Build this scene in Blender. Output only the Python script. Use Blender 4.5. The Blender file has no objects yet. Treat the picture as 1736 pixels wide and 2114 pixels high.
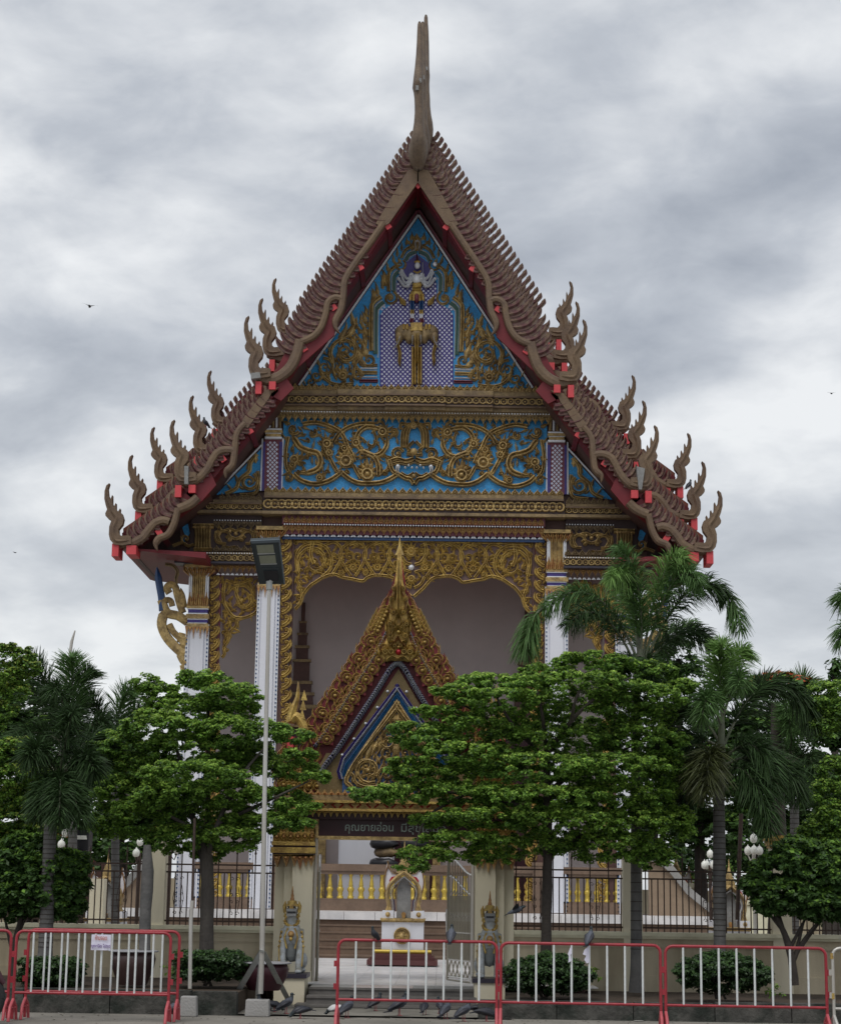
import bpy, bmesh, math, random
import numpy as np
from mathutils import Vector, Matrix
random.seed(7); rng = np.random.default_rng(7)
SC = bpy.context.scene
COL = SC.collection

# ---------------------------------------------------------------- camera
YAW, PITCH, ROLL = math.radians(.81), math.atan(792/3863.), math.radians(.85)
cd = bpy.data.cameras.new('camera'); cam = bpy.data.objects.new('camera', cd); COL.objects.link(cam)
cam.location = (.8, 0, 1.6)
CR = Matrix.Rotation(YAW, 3, 'Z') @ Matrix.Rotation(math.pi/2+PITCH, 3, 'X') @ Matrix.Rotation(ROLL, 3, 'Z')
cam.rotation_euler = CR.to_euler()
cd.sensor_width = 36; cd.sensor_fit = 'HORIZONTAL'; cd.lens = 36*3863/1736.
cd.clip_start = .1; cd.clip_end = 3000
SC.camera = cam
# ---------------------------------------------------------------- world, sun, exposure
SC.view_settings.view_transform = 'Standard'; SC.view_settings.look = 'None'
SC.view_settings.exposure = 0.0; SC.view_settings.gamma = 1; SC.view_settings.use_curve_mapping = False
SUN_EL, SUN_AZ = math.radians(58), math.radians(200)
wd = bpy.data.worlds.new('World'); SC.world = wd; wd.use_nodes = True
nt = wd.node_tree; nt.nodes.clear()
def N(nt, t, **k):
    n = nt.nodes.new(t)
    for a, b in k.items(): setattr(n, a, b)
    return n
L = nt.links.new
wout = N(nt, 'ShaderNodeOutputWorld'); tc = N(nt, 'ShaderNodeTexCoord')
sep = N(nt, 'ShaderNodeSeparateXYZ'); L(tc.outputs['Generated'], sep.inputs[0])
zc = N(nt, 'ShaderNodeMath', operation='MAXIMUM'); L(sep.outputs['Z'], zc.inputs[0]); zc.inputs[1].default_value = 0
za = N(nt, 'ShaderNodeMath', operation='ADD'); L(zc.outputs[0], za.inputs[0]); za.inputs[1].default_value = .42
dx = N(nt, 'ShaderNodeMath', operation='DIVIDE'); L(sep.outputs['X'], dx.inputs[0]); L(za.outputs[0], dx.inputs[1])
dy = N(nt, 'ShaderNodeMath', operation='DIVIDE'); L(sep.outputs['Y'], dy.inputs[0]); L(za.outputs[0], dy.inputs[1])
cmb = N(nt, 'ShaderNodeCombineXYZ'); L(dx.outputs[0], cmb.inputs[0]); L(dy.outputs[0], cmb.inputs[1])
def wnoise(scale, detail, rough, dist, off):
    mp = N(nt, 'ShaderNodeMapping'); mp.inputs['Location'].default_value = off
    mp.inputs['Rotation'].default_value = (0, 0, .35); mp.inputs['Scale'].default_value = (1, 1.25, 1)
    L(cmb.outputs[0], mp.inputs[0])
    n = N(nt, 'ShaderNodeTexNoise'); n.inputs['Scale'].default_value = scale; n.inputs['Detail'].default_value = detail
    n.inputs['Roughness'].default_value = rough; n.inputs['Distortion'].default_value = dist
    L(mp.outputs[0], n.inputs['Vector']); return n
n1 = wnoise(3.3, 7, .50, .25, (3.1, 1.7, 0)); n2 = wnoise(11, 6, .55, .35, (7.3, 4.1, 0))
mx = N(nt, 'ShaderNodeMix', data_type='FLOAT'); mx.inputs[0].default_value = .25
L(n1.outputs[0], mx.inputs[2]); L(n2.outputs[0], mx.inputs[3])
rp = N(nt, 'ShaderNodeValToRGB'); L(mx.outputs[0], rp.inputs[0])
e = rp.color_ramp.elements
e[0].position = .365; e[0].color = (.37, .405, .465, 1)
e[1].position = .62; e[1].color = (.88, .90, .92, 1)
m_ = e.new(.47); m_.color = (.53, .565, .62, 1)
# paler towards the horizon
hz = N(nt, 'ShaderNodeMapRange'); L(sep.outputs['Z'], hz.inputs[0]); hz.inputs[1].default_value = .0; hz.inputs[2].default_value = .30
hz.inputs[3].default_value = .55; hz.inputs[4].default_value = 0
hm = N(nt, 'ShaderNodeMix', data_type='RGBA'); L(hz.outputs[0], hm.inputs[0]); L(rp.outputs[0], hm.inputs[6]); hm.inputs[7].default_value = (.84, .86, .86, 1)
bgc = N(nt, 'ShaderNodeBackground'); L(hm.outputs[2], bgc.inputs[0]); bgc.inputs[1].default_value = 1.06
sky = N(nt, 'ShaderNodeTexSky', sky_type='NISHITA'); sky.sun_disc = False
sky.sun_elevation = SUN_EL; sky.sun_rotation = SUN_AZ
bgs = N(nt, 'ShaderNodeBackground'); L(sky.outputs[0], bgs.inputs[0]); bgs.inputs[1].default_value = .05
mixs = N(nt, 'ShaderNodeMixShader'); mixs.inputs[0].default_value = .9
L(bgs.outputs[0], mixs.inputs[1]); L(bgc.outputs[0], mixs.inputs[2]); L(mixs.outputs[0], wout.inputs[0])
sl = bpy.data.lights.new('sun', 'SUN'); sl.energy = 1.5; sl.angle = math.radians(28); sl.color = (1, .97, .92)
so = bpy.data.objects.new('sun', sl); COL.objects.link(so)
sd = Vector((math.sin(SUN_AZ)*math.cos(SUN_EL), math.cos(SUN_AZ)*math.cos(SUN_EL), math.sin(SUN_EL)))
so.rotation_euler = sd.to_track_quat('Z', 'Y').to_euler()

# ---------------------------------------------------------------- helpers
CC = Vector((.8, 0, 1.6))
def W(x, y, Y):
    """world point at depth Y that the photo shows at (x, y) of a 1736 x 2114 frame"""
    d = CR @ Vector((x-868, -(y-1057), -3863)); t = Y/d.y
    return CC + d*t
def px(Y): return Y/3863.          # metres per frame unit at depth Y
PI = math.pi

def mat(name, col, rough=.6, metal=0, var=.12, vscale=3, bump=0, bscale=30, spec=.4, col2=None, c2scale=1.2, c2amt=.5, island=0, trans=0, coat=0, streak=False):
    m = bpy.data.materials.new(name); m.use_nodes = True; t = m.node_tree; b = t.nodes['Principled BSDF']; l = t.links.new
    b.inputs['Roughness'].default_value = rough; b.inputs['Metallic'].default_value = metal
    b.inputs['Specular IOR Level'].default_value = spec
    if coat: b.inputs['Coat Weight'].default_value = coat
    g = N(t, 'ShaderNodeTexCoord')
    vec = g.outputs['Object']
    if streak:
        mp = N(t, 'ShaderNodeMapping'); l(vec, mp.inputs[0]); mp.inputs['Scale'].default_value = (1, 1, .22); svec = mp.outputs[0]
    else: svec = vec
    n = N(t, 'ShaderNodeTexNoise'); n.inputs['Scale'].default_value = vscale; n.inputs['Detail'].default_value = 6; n.inputs['Roughness'].default_value = .65
    l(svec, n.inputs['Vector'])
    r = N(t, 'ShaderNodeMapRange'); l(n.outputs[0], r.inputs[0]); r.inputs[1].default_value = .25; r.inputs[2].default_value = .75
    r.inputs[3].default_value = 1-var; r.inputs[4].default_value = 1+var
    base = None
    if col2 is not None:
        n2 = N(t, 'ShaderNodeTexNoise'); n2.inputs['Scale'].default_value = c2scale; n2.inputs['Detail'].default_value = 5; n2.inputs['Roughness'].default_value = .6
        l(svec, n2.inputs['Vector'])
        r2 = N(t, 'ShaderNodeMapRange'); l(n2.outputs[0], r2.inputs[0]); r2.inputs[1].default_value = .42; r2.inputs[2].default_value = .62; r2.inputs[4].default_value = c2amt
        mm = N(t, 'ShaderNodeMix', data_type='RGBA'); l(r2.outputs[0], mm.inputs[0]); mm.inputs[6].default_value = (*col, 1); mm.inputs[7].default_value = (*col2, 1)
        base = mm.outputs[2]
    if island:
        gi = N(t, 'ShaderNodeNewGeometry'); mr = N(t, 'ShaderNodeMapRange'); l(gi.outputs['Random Per Island'], mr.inputs[0])
        mr.inputs[3].default_value = 1-island; mr.inputs[4].default_value = 1+island
        mu = N(t, 'ShaderNodeMath', operation='MULTIPLY'); l(mr.outputs[0], mu.inputs[0]); l(r.outputs[0], mu.inputs[1]); fac = mu.outputs[0]
    else: fac = r.outputs[0]
    vm = N(t, 'ShaderNodeVectorMath', operation='SCALE')
    if base is not None: l(base, vm.inputs[0])
    else: vm.inputs[0].default_value = col
    l(fac, vm.inputs['Scale']); l(vm.outputs[0], b.inputs['Base Color'])
    if bump:
        n3 = N(t, 'ShaderNodeTexNoise'); n3.inputs['Scale'].default_value = bscale; n3.inputs['Detail'].default_value = 5; l(vec, n3.inputs['Vector'])
        bp = N(t, 'ShaderNodeBump'); bp.inputs['Strength'].default_value = bump; bp.inputs['Distance'].default_value = .02
        l(n3.outputs[0], bp.inputs['Height']); l(bp.outputs[0], b.inputs['Normal'])
    if trans:
        tr = N(t, 'ShaderNodeBsdfTranslucent'); l(vm.outputs[0], tr.inputs[0]); ms = N(t, 'ShaderNodeMixShader'); ms.inputs[0].default_value = trans
        l(b.outputs[0], ms.inputs[1]); l(tr.outputs[0], ms.inputs[2]); l(ms.outputs[0], t.nodes['Material Output'].inputs[0])
    return m

M = dict(
 gold=mat('old_gold', (.50,.355,.145), .42, .2, .45, 16, .7, 45, col2=(.20,.13,.06), c2scale=5, c2amt=.8),
 golddk=mat('weathered_gold', (.26,.185,.09), .6, .1, .4, 12, .4, 40, col2=(.10,.07,.05), c2scale=2.2, c2amt=.7),
 goldbr=mat('bright_gold', (.52,.36,.10), .4, .25, .4, 16, .6, 50, col2=(.24,.14,.05), c2scale=7, c2amt=.7),
 yellow=mat('yellow_gilding', (.55,.40,.07), .35, .25, .12, 5, .1, 50),
 goldrd=mat('orange_gold', (.42,.26,.095), .45, .2, .4, 14, .2, 50, col2=(.25,.07,.03), c2scale=9, c2amt=.7),
 khaki=mat('dull_khaki_gold', (.165,.11,.066), .65, .0, .2, 7, .6, 60, col2=(.11,.072,.055), c2scale=2.2, c2amt=.6),
 chofa=mat('weathered_finial', (.16,.115,.078), .7, 0, .35, 22, .6, 60, col2=(.085,.06,.048), c2scale=3, c2amt=.6),
 tile2=mat('lattice_mirror', (.56,.57,.68), .25, .1, .15, 20),
 tooth=mat('faded_purple_gold', (.09,.032,.034), .5, .0, .35, 12, .5, 40, col2=(.165,.115,.075), c2scale=7, c2amt=.85),
 reddk=mat('deep_red_soffit', (.14,.010,.016), .5, 0, .2, 3, .1, 30),
 red=mat('red_paint', (.36,.018,.03), .45, 0, .15, 3, .1, 30),
 redbr=mat('bright_red_paint', (.55,.06,.07), .5, 0, .12, 8, .1, 30),
 dkbr=mat('dark_brown_ground', (.045,.026,.026), .6, 0, .3, 5),
 brown=mat('brown_wood_red', (.085,.042,.035), .6, 0, .3, 3, .2, 30),
 maroon=mat('dark_maroon', (.045,.012,.018), .4, 0, .25, 5),
 blue=mat('blue_mosaic', (.012,.26,.58), .4, 0, .4, 22, .5, 70, spec=.6, col2=(.01,.18,.44), c2scale=5, c2amt=.6),
 dkblue=mat('dark_blue_mosaic', (.012,.055,.17), .35, 0, .3, 10, .4, 60, spec=.6),
 teal=mat('green_mosaic', (.02,.07,.05), .35, 0, .3, 10, .3, 60),
 purple=mat('purple_mosaic', (.05,.035,.20), .35, 0, .3, 12, .3, 60),
 plum=mat('plum_mosaic', (.16,.04,.06), .4, 0, .3, 12, .3, 60),
 white=mat('white_paint', (.70,.71,.77), .55, 0, .04, 1.2, 0, col2=(.58,.59,.63), c2scale=.8, c2amt=.35, streak=True),
 mirror=mat('white_mirror_tile', (.74,.76,.80), .25, .1, .15, 20),
 silver=mat('mirror_braid', (.16,.15,.24), .22, .45, .55, 16, .3, 60),
 mauve=mat('mauve_plaster', (.47,.41,.405), .85, 0, .08, 1.2, .1, 40, col2=(.40,.35,.35), c2scale=.5, c2amt=.5),
 cream=mat('cream_plaster', (.76,.70,.54), .8, 0, .07, 1.5, .15, 40, col2=(.60,.54,.40), c2scale=1.1, c2amt=.7, streak=True),
 creamlt=mat('pale_coping', (.74,.71,.53), .7, 0, .08, 3, .1, 40, col2=(.5,.46,.33), c2scale=2.5, c2amt=.5),
 wallmud=mat('weathered_wall', (.54,.47,.34), .85, 0, .12, 1.6, .2, 40, col2=(.31,.26,.175), c2scale=1.0, c2amt=.8, streak=True),
 stone=mat('brown_granite', (.185,.125,.088), .5, 0, .18, 14, .1, 60, col2=(.12,.08,.058), c2scale=1.3, c2amt=.6),
 marble=mat('white_marble', (.82,.80,.80), .3, 0, .10, 2, 0, col2=(.46,.47,.49), c2scale=1.5, c2amt=.5),
 marbpk=mat('pinkish_marble', (.60,.52,.50), .25, 0, .10, 2, 0, col2=(.5,.46,.44), c2scale=2, c2amt=.5),
 tile=mat('roof_tile', (.16,.05,.03), .5, 0, .25, 6, .3, 30),
 concrete=mat('concrete', (.36,.35,.34), .9, 0, .15, 5, .5, 40, col2=(.24,.235,.22), c2scale=2.5, c2amt=.7),
 kerb=mat('dark_kerb_stone', (.075,.072,.065), .95, 0, .5, 5, 1.0, 22, col2=(.022,.027,.022), c2scale=3.2, c2amt=.95),
 step=mat('dark_step_stone', (.14,.13,.12), .7, 0, .2, 8, .3, 60),
 soil=mat('soil', (.07,.05,.035), .95, 0, .35, 8, .8, 20),
 iron=mat('rusty_iron', (.055,.035,.028), .7, .1, .4, 12, .3, 60),
 steel=mat('dull_steel', (.30,.28,.23), .42, .4, .2, 4, .1, 30),
 chrome=mat('bright_steel', (.75,.74,.72), .25, .5, .1, 4),
 polem=mat('galvanised_pole', (.52,.51,.48), .42, .4, .22, 1.5, .1, 30, col2=(.38,.33,.27), c2scale=2, c2amt=.6, streak=True),
 angle=mat('grey_angle_iron', (.36,.37,.36), .6, .2, .2, 6, .1, 40),
 rail=mat('barrier_red', (.33,.03,.042), .35, 0, .25, 9, .1, 40, col2=(.26,.025,.035), c2scale=6, c2amt=.6),
 railpk=mat('barrier_leg_pink', (.46,.085,.10), .4, 0, .2, 9),
 railwh=mat('barrier_white', (.72,.76,.76), .4, 0, .06, 9, .0, col2=(.44,.42,.40), c2scale=9, c2amt=.5),
 lampdk=mat('dark_lamp_housing', (.045,.055,.06), .4, .2, .15, 3),
 lampedge=mat('grey_lamp_edge', (.13,.16,.19), .4, .3, .1, 3),
 legm=mat('leg_grey_paint', (.42,.44,.43), .6, 0, .15, 6),
 led=mat('led_panel', (.22,.23,.17), .3, 0, .12, 20, 0, spec=.6),
 globe=mat('white_globe', (.80,.80,.74), .3, 0, .03, 5),
 black=mat('black_plastic', (.018,.018,.022), .4, 0, .2, 5),
 potm=mat('dark_glazed_pot', (.055,.032,.03), .35, 0, .35, 5, .2, 20),
 potrim=mat('pale_pot_rim', (.34,.34,.36), .4, 0, .2, 6),
 bark=mat('grey_bark', (.10,.088,.078), .9, 0, .35, 6, .8, 25, col2=(.05,.045,.042), c2scale=4, c2amt=.8, streak=True),
 barkdk=mat('dark_bark', (.05,.042,.036), .9, 0, .3, 8, .8, 30),
 palmtr=mat('palm_trunk', (.135,.13,.125), .85, 0, .25, 5, .5, 30, col2=(.075,.075,.075), c2scale=3, c2amt=.7),
 shaft=mat('palm_crownshaft', (.16,.16,.12), .6, 0, .25, 5, col2=(.07,.11,.04), c2scale=3, c2amt=.6),
 leafA=mat('pale_green_leaf', (.37,.54,.10), .5, 0, .25, 1.2, island=.45, trans=.42, spec=.22, col2=(.18,.31,.05), c2scale=1.6, c2amt=.8),
 leafB=mat('mid_green_leaf', (.20,.35,.06), .5, 0, .3, 1.5, island=.6, trans=.45, spec=.22, col2=(.12,.24,.045), c2scale=1.4, c2amt=.8),
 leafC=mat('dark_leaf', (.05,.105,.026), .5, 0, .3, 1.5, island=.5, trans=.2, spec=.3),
 leafD=mat('clipped_leaf', (.03,.062,.02), .45, 0, .3, 2, island=.5, trans=.1, spec=.4),
 leafY=mat('yellow_green_leaf', (.27,.34,.06), .45, 0, .25, 1.2, island=.5, trans=.3),
 leafF=mat('orange_blossom', (.50,.10,.03), .6, 0, .25, 3, island=.4, trans=.2),
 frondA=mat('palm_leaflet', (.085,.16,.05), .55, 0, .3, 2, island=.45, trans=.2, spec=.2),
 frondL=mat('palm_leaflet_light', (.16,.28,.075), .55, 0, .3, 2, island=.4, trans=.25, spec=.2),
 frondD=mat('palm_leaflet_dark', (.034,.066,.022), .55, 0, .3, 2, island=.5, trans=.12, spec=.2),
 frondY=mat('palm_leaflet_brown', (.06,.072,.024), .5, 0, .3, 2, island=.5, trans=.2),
 paper=mat('paper', (.70,.68,.80), .8, 0, .05, 6, .1, 30),
 inkr=mat('red_ink', (.55,.22,.18), .8, 0, .2, 30),
 inkb=mat('purple_ink', (.22,.16,.34), .8, 0, .2, 30),
 letter=mat('silver_green_letter', (.26,.30,.27), .35, .3, .3, 12),
 bird=mat('pigeon_grey', (.085,.095,.12), .6, 0, .35, 14, col2=(.03,.032,.042), c2scale=10, c2amt=.8),
 birddk=mat('pigeon_dark', (.026,.027,.036), .45, 0, .4, 14),
 birdneck=mat('pigeon_neck', (.035,.045,.05), .3, .4, .4, 20),
 birdlt=mat('pigeon_white', (.6,.6,.6), .6, 0, .2, 14),
 birdleg=mat('pigeon_leg', (.38,.10,.11), .6),
 statuew=mat('lion_white', (.46,.50,.53), .4, 0, .2, 14, .5, 60, spec=.6, col2=(.28,.26,.20), c2scale=9, c2amt=.8),
 statueg=mat('lion_grey_belly', (.17,.18,.18), .5, 0, .2, 8, .3, 40),
 orange=mat('orange_roof', (.45,.17,.03), .5, 0, .25, 4),
 slate=mat('dark_stone_cap', (.035,.03,.045), .4, 0, .2, 8),
 greystone=mat('grey_carved_stone', (.24,.24,.235), .8, 0, .3, 6, .6, 30),
 water=mat('rubber', (.015,.015,.016), .6),
)

class MB:
    def __init__(s): s.v = []; s.f = []; s.m = []; s.s = []
    def add(s, vs, fs, mi=0, sm=False):
        o = len(s.v); s.v += [tuple(v) for v in vs]
        for f in fs: s.f.append(tuple(o+i for i in f)); s.m.append(mi); s.s.append(sm)
        return s
    def box(s, x0, x1, y0, y1, z0, z1, mi=0):
        v = [(x0,y0,z0),(x1,y0,z0),(x1,y1,z0),(x0,y1,z0),(x0,y0,z1),(x1,y0,z1),(x1,y1,z1),(x0,y1,z1)]
        return s.add(v, [(0,3,2,1),(4,5,6,7),(0,1,5,4),(1,2,6,5),(2,3,7,6),(3,0,4,7)], mi)
    def prism(s, poly, y0, y1, mi=0):
        """polygon in XZ (any winding) extruded from y0 (front) to y1"""
        n = len(poly)
        a = sum(poly[i][0]*poly[(i+1)%n][1]-poly[(i+1)%n][0]*poly[i][1] for i in range(n))
        if a < 0: poly = poly[::-1]
        v = [(x,y0,z) for x,z in poly]+[(x,y1,z) for x,z in poly]
        f = [tuple(range(n)), tuple(range(2*n-1, n-1, -1))]+[((i+1)%n, i, n+i, n+(i+1)%n) for i in range(n)]
        return s.add(v, f, mi)
    def tube(s, pts, r, n=8, mi=0, sm=True, caps=True):
        pts = [Vector(p) for p in pts]; k = len(pts)
        rs = r if isinstance(r, (list, tuple)) else [r]*k
        v = []; up = None
        for i, p in enumerate(pts):
            d = (pts[min(i+1,k-1)]-pts[max(i-1,0)])
            if d.length < 1e-9: d = Vector((0,0,1))
            d.normalize()
            if up is None: up = Vector((0,1,0)) if abs(d.y) < .9 else Vector((1,0,0))
            a = d.cross(up)
            if a.length < 1e-4: a = d.cross(Vector((1,0,0)))
            a.normalize(); b = d.cross(a); up = a.cross(d) if False else up
            for j in range(n):
                t = 2*PI*j/n; v.append(p+(a*math.cos(t)+b*math.sin(t))*rs[i])
        f = [(i*n+j, i*n+(j+1)%n, (i+1)*n+(j+1)%n, (i+1)*n+j) for i in range(k-1) for j in range(n)]
        s.add(v, f, mi, sm)
        if caps: s.add(v[:n], [tuple(range(n))[::-1]], mi); s.add(v[-n:], [tuple(range(n))], mi)
        return s
    def lathe(s, prof, c=(0,0,0), n=12, mi=0, sm=True, sx=1, sy=1):
        """profile [(r,z)...] about a vertical axis through c"""
        v = [(c[0]+r*sx*math.cos(2*PI*j/n), c[1]+r*sy*math.sin(2*PI*j/n), c[2]+z) for r, z in prof for j in range(n)]
        k = len(prof)
        f = [(i*n+j, i*n+(j+1)%n, (i+1)*n+(j+1)%n, (i+1)*n+j) for i in range(k-1) for j in range(n)]
        s.add(v, f, mi, sm)
        s.add(v[:n], [tuple(range(n))[::-1]], mi); s.add(v[-n:], [tuple(range(n))], mi)
        return s
    def ball(s, c, r, mi=0, n=8, sx=1, sy=1, sz=1):
        k = max(4, n//2+1)
        prof = [(max(r*math.sin(PI*i/k), r*.02), -r*sz*math.cos(PI*i/k)) for i in range(k+1)]
        return s.lathe(prof, c, n, mi, True, sx, sy)
    def ridge(s, pts, w, h, y, mi=0, taper=(0,0), prof=None):
        """moulded strip on a wall: XZ path, width w, standing h proud of plane y (towards -Y)"""
        k = len(pts)
        if k < 2: return s
        pf = prof or [(-.5,0),(-.36,.85),(-.2,.95),(0,.12),(.2,.95),(.36,.85),(.5,0)]
        m = len(pf); v = []
        for i, (x, z) in enumerate(pts):
            x0, z0 = pts[max(i-1,0)]; x1, z1 = pts[min(i+1,k-1)]
            dx_, dz_ = x1-x0, z1-z0; l_ = math.hypot(dx_, dz_) or 1; nx, nz = -dz_/l_, dx_/l_
            t = i/(k-1); ww = w
            if taper[0]: ww *= min(1, .12+t/taper[0])
            if taper[1]: ww *= min(1, .08+(1-t)/taper[1])
            hh = h*(.4+.6*ww/w)
            for a, b in pf: v.append((x+nx*a*ww, y-b*hh, z+nz*a*ww))
        f = [(i*m+j, i*m+j+1, (i+1)*m+j+1, (i+1)*m+j) for i in range(k-1) for j in range(m-1)]
        f.append(tuple(range(m))); f.append(tuple(range((k-1)*m+m-1, (k-1)*m-1, -1)))
        return s.add(v, f, mi, False)
    def boss(s, x, z, r, h, y, mi=0, n=9):
        v = [(x,y-h,z)]+[(x+r*.6*math.cos(2*PI*j/n), y-h*.8, z+r*.6*math.sin(2*PI*j/n)) for j in range(n)]+[(x+r*math.cos(2*PI*j/n), y, z+r*math.sin(2*PI*j/n)) for j in range(n)]
        f = [(0,1+(j+1)%n,1+j) for j in range(n)]+[(1+j,1+(j+1)%n,1+n+(j+1)%n,1+n+j) for j in range(n)]
        return s.add(v, f, mi, True)
    def mirror(s, i0=0, f0=0):
        s.half = (len(s.v), len(s.f)) if min(abs(v[0]) for v in s.v) > .04 else None
        n = len(s.v); sub = s.v[i0:]; s.v += [(-x,y+.003,z) for x,y,z in sub]; o = n-i0
        for f, m, q in list(zip(s.f[f0:], s.m[f0:], s.s[f0:])): s.f.append(tuple(i+o for i in reversed(f))); s.m.append(m); s.s.append(q)
        return s
    def build(s, name, mats, parent=None, loc=None, local=True, split=True):
        hf = getattr(s, 'half', None)
        if hf and split and parent is not None and len(s.v) == 2*hf[0]:
            for a in (0, 1):
                q = MB(); q.v = s.v[a*hf[0]:(a+1)*hf[0]]; q.f = [tuple(i-a*hf[0] for i in f) for f in s.f[a*hf[1]:(a+1)*hf[1]]]; q.m = s.m[a*hf[1]:(a+1)*hf[1]]; q.s = s.s[a*hf[1]:(a+1)*hf[1]]
                o = q.build(name, mats, parent, loc, local)
            return o
        if not isinstance(mats, (list, tuple)): mats = [mats]
        me = bpy.data.meshes.new(name)
        if parent is not None and loc is None and local: 
            ox, oy, oz = parent_loc(parent); vv = [(x-ox, y-oy, z-oz) for x, y, z in s.v]
        elif loc is not None and local: vv = [(x-loc[0], y-loc[1], z-loc[2]) for x, y, z in s.v]
        else: vv = s.v
        me.from_pydata(vv, [], s.f); me.update()
        for m in mats: me.materials.append(M[m] if isinstance(m, str) else m)
        me.polygons.foreach_set('material_index', s.m); me.polygons.foreach_set('use_smooth', s.s)
        o = bpy.data.objects.new(name, me); COL.objects.link(o)
        if parent is not None: o.parent = parent
        if loc is not None: o.location = loc
        return o
def parent_loc(p):
    x = Vector(p.location)
    while p.parent: p = p.parent; x = x+Vector(p.location)
    return x
def tag(o, label=None, cat=None, group=None, kind=None):
    if label: o['label'] = label
    if cat: o['category'] = cat
    if group: o['group'] = group
    if kind: o['kind'] = kind
    return o
def thing(name, loc, label, cat, group=None):
    o = bpy.data.objects.new(name, None); COL.objects.link(o); o.location = loc; o.empty_display_size = .2
    return tag(o, label, cat, group)
def copyo(o, parent=None, loc=None):
    c = o.copy(); COL.objects.link(c)
    if parent is not None: c.parent = parent
    if loc is not None: c.location = loc
    return c
def copytree(o, loc=None, rotz=None, label=None):
    c = copyo(o)
    if loc is not None: c.location = loc
    if rotz is not None: c.rotation_euler = (0, 0, rotz)
    if label: c['label'] = label
    for ch in list(o.children):
        d = copyo(ch, c)
        for g in list(ch.children): copyo(g, d)
    return c
def smooth(pts, n=6):
    """Catmull-Rom through the points"""
    P = [pts[0]]+list(pts)+[pts[-1]]; out = []
    for i in range(1, len(P)-2):
        p0, p1, p2, p3 = P[i-1], P[i], P[i+1], P[i+2]
        for k in range(n):
            t = k/n
            out.append(tuple(.5*((2*b)+(-a+c)*t+(2*a-5*b+4*c-d)*t*t+(-a+3*b-3*c+d)*t**3) for a, b, c, d in zip(p0, p1, p2, p3)))
    out.append(tuple(pts[-1])); return out

class Orn:
    """relief author: draws in photo-crop units, lands on plane Y in metres"""
    def __init__(s, mb, ox, oy, k, Y, h=.06, wk=1.0):
        s.wk = wk; s.mb, s.ox, s.oy, s.k, s.Y, s.h = mb, ox, oy, k, Y, h
    def c(s, p):
        w = W(s.ox+p[0]*s.k, s.oy+p[1]*s.k, s.Y); return (w.x, w.z)
    def sz(s, w): return w*s.k*px(s.Y)*s.wk
    def path(s, pts, w, mi=0, h=1, tp=(0,0), n=5, prof=None, dy=0):
        q = [s.c(p) for p in smooth(pts, n)]; s.mb.ridge(q, s.sz(w), s.h*h, s.Y-dy, mi, tp, prof)
    def curl(s, x, y, r, a0, turns, w, mi=0, h=1, dy=0):
        """spiral that starts on the rim at angle a0 (degrees, clockwise on screen if turns>0) and winds in"""
        n = int(10*abs(turns))+4; P = []
        for i in range(n):
            t = i/(n-1); a = math.radians(a0)+2*PI*turns*t; rr = r*(1-.78*t); P.append((x+rr*math.cos(a), y+rr*math.sin(a)))
        s.path(P, w, mi, h, (0,.5), 1, dy=dy); s.boss(x, y, w*.5, mi, dy)
    def flame(s, x, y, ang, ln, w, bend=.5, mi=0, dy=0):
        """pointed kanok leaf from (x,y); ang in degrees, 90 = up"""
        a = math.radians(ang); P = []; cx, cy = x, y; n = 6
        for i in range(n+1):
            P.append((cx, cy)); a += bend*(1.6 if i > n*.5 else -.5)/n; cx += ln/n*math.cos(a); cy -= ln/n*math.sin(a)
        s.path(P, w, mi, 1, (.35,.75), 1, prof=[(-.5,0),(-.2,.7),(0,1),(.2,.7),(.5,0)], dy=dy)
    def boss(s, x, y, r, mi=0, dy=0):
        q = s.c((x,y)); s.mb.boss(q[0], q[1], s.sz(r), s.h*1.2, s.Y-dy, mi)
    def bud(s, x, y, r, ang, mi=0, dy=0):
        """rosette with a pointed hood of petals"""
        a = math.radians(ang)
        s.poly([(x+r*.9*math.cos(t), y+r*.9*math.sin(t)) for t in [2*PI*k/12 for k in range(12)]], mi, s.h*.5, dy)
        for q, l_ in ((-100,.9),(-62,1.15),(-28,1.4),(28,1.4),(62,1.15),(100,.9),(0,1.9)):
            b = a+math.radians(q); s.flame(x+r*.45*math.cos(b), y-r*.45*math.sin(b), ang+q*.75, r*l_, r*.62, -.5 if q > 0 else .5 if q < 0 else 0, mi, dy+s.h*.15)
        s.path([(x+r*.62*math.cos(t), y+r*.62*math.sin(t)) for t in [2*PI*k/10 for k in range(11)]], r*.34, mi, .8, n=1, prof=[(-.5,0),(-.15,1),(.15,1),(.5,0)], dy=dy+s.h*.5)
        s.boss(x, y, r*.28, mi, dy+s.h*.5)
    def field(s, x0, x1, y0, y1, st, ln, w, test, ang=90, mi=0):
        j = 0; y = y0
        while y < y1:
            x = x0+(st/2 if j % 2 else 0)
            while x < x1:
                if test(x, y):
                    a = (ang(x, y) if callable(ang) else ang)+random.uniform(-22, 22); b_ = random.choice((-1, 1))*random.uniform(.5, 1)
                    s.flame(x, y, a, ln*random.uniform(.8, 1.2), w, b_, mi)
                    if random.random() < .5: s.curl(x, y, ln*.28, random.uniform(0, 360), b_, w*.6, mi)
                x += st
            y += st*.8; j += 1
    def poly(s, pts, mi=0, h=.02, dy=0):
        s.mb.prism([s.c(p) for p in pts], s.Y-dy-h, s.Y-dy, mi)

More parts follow.
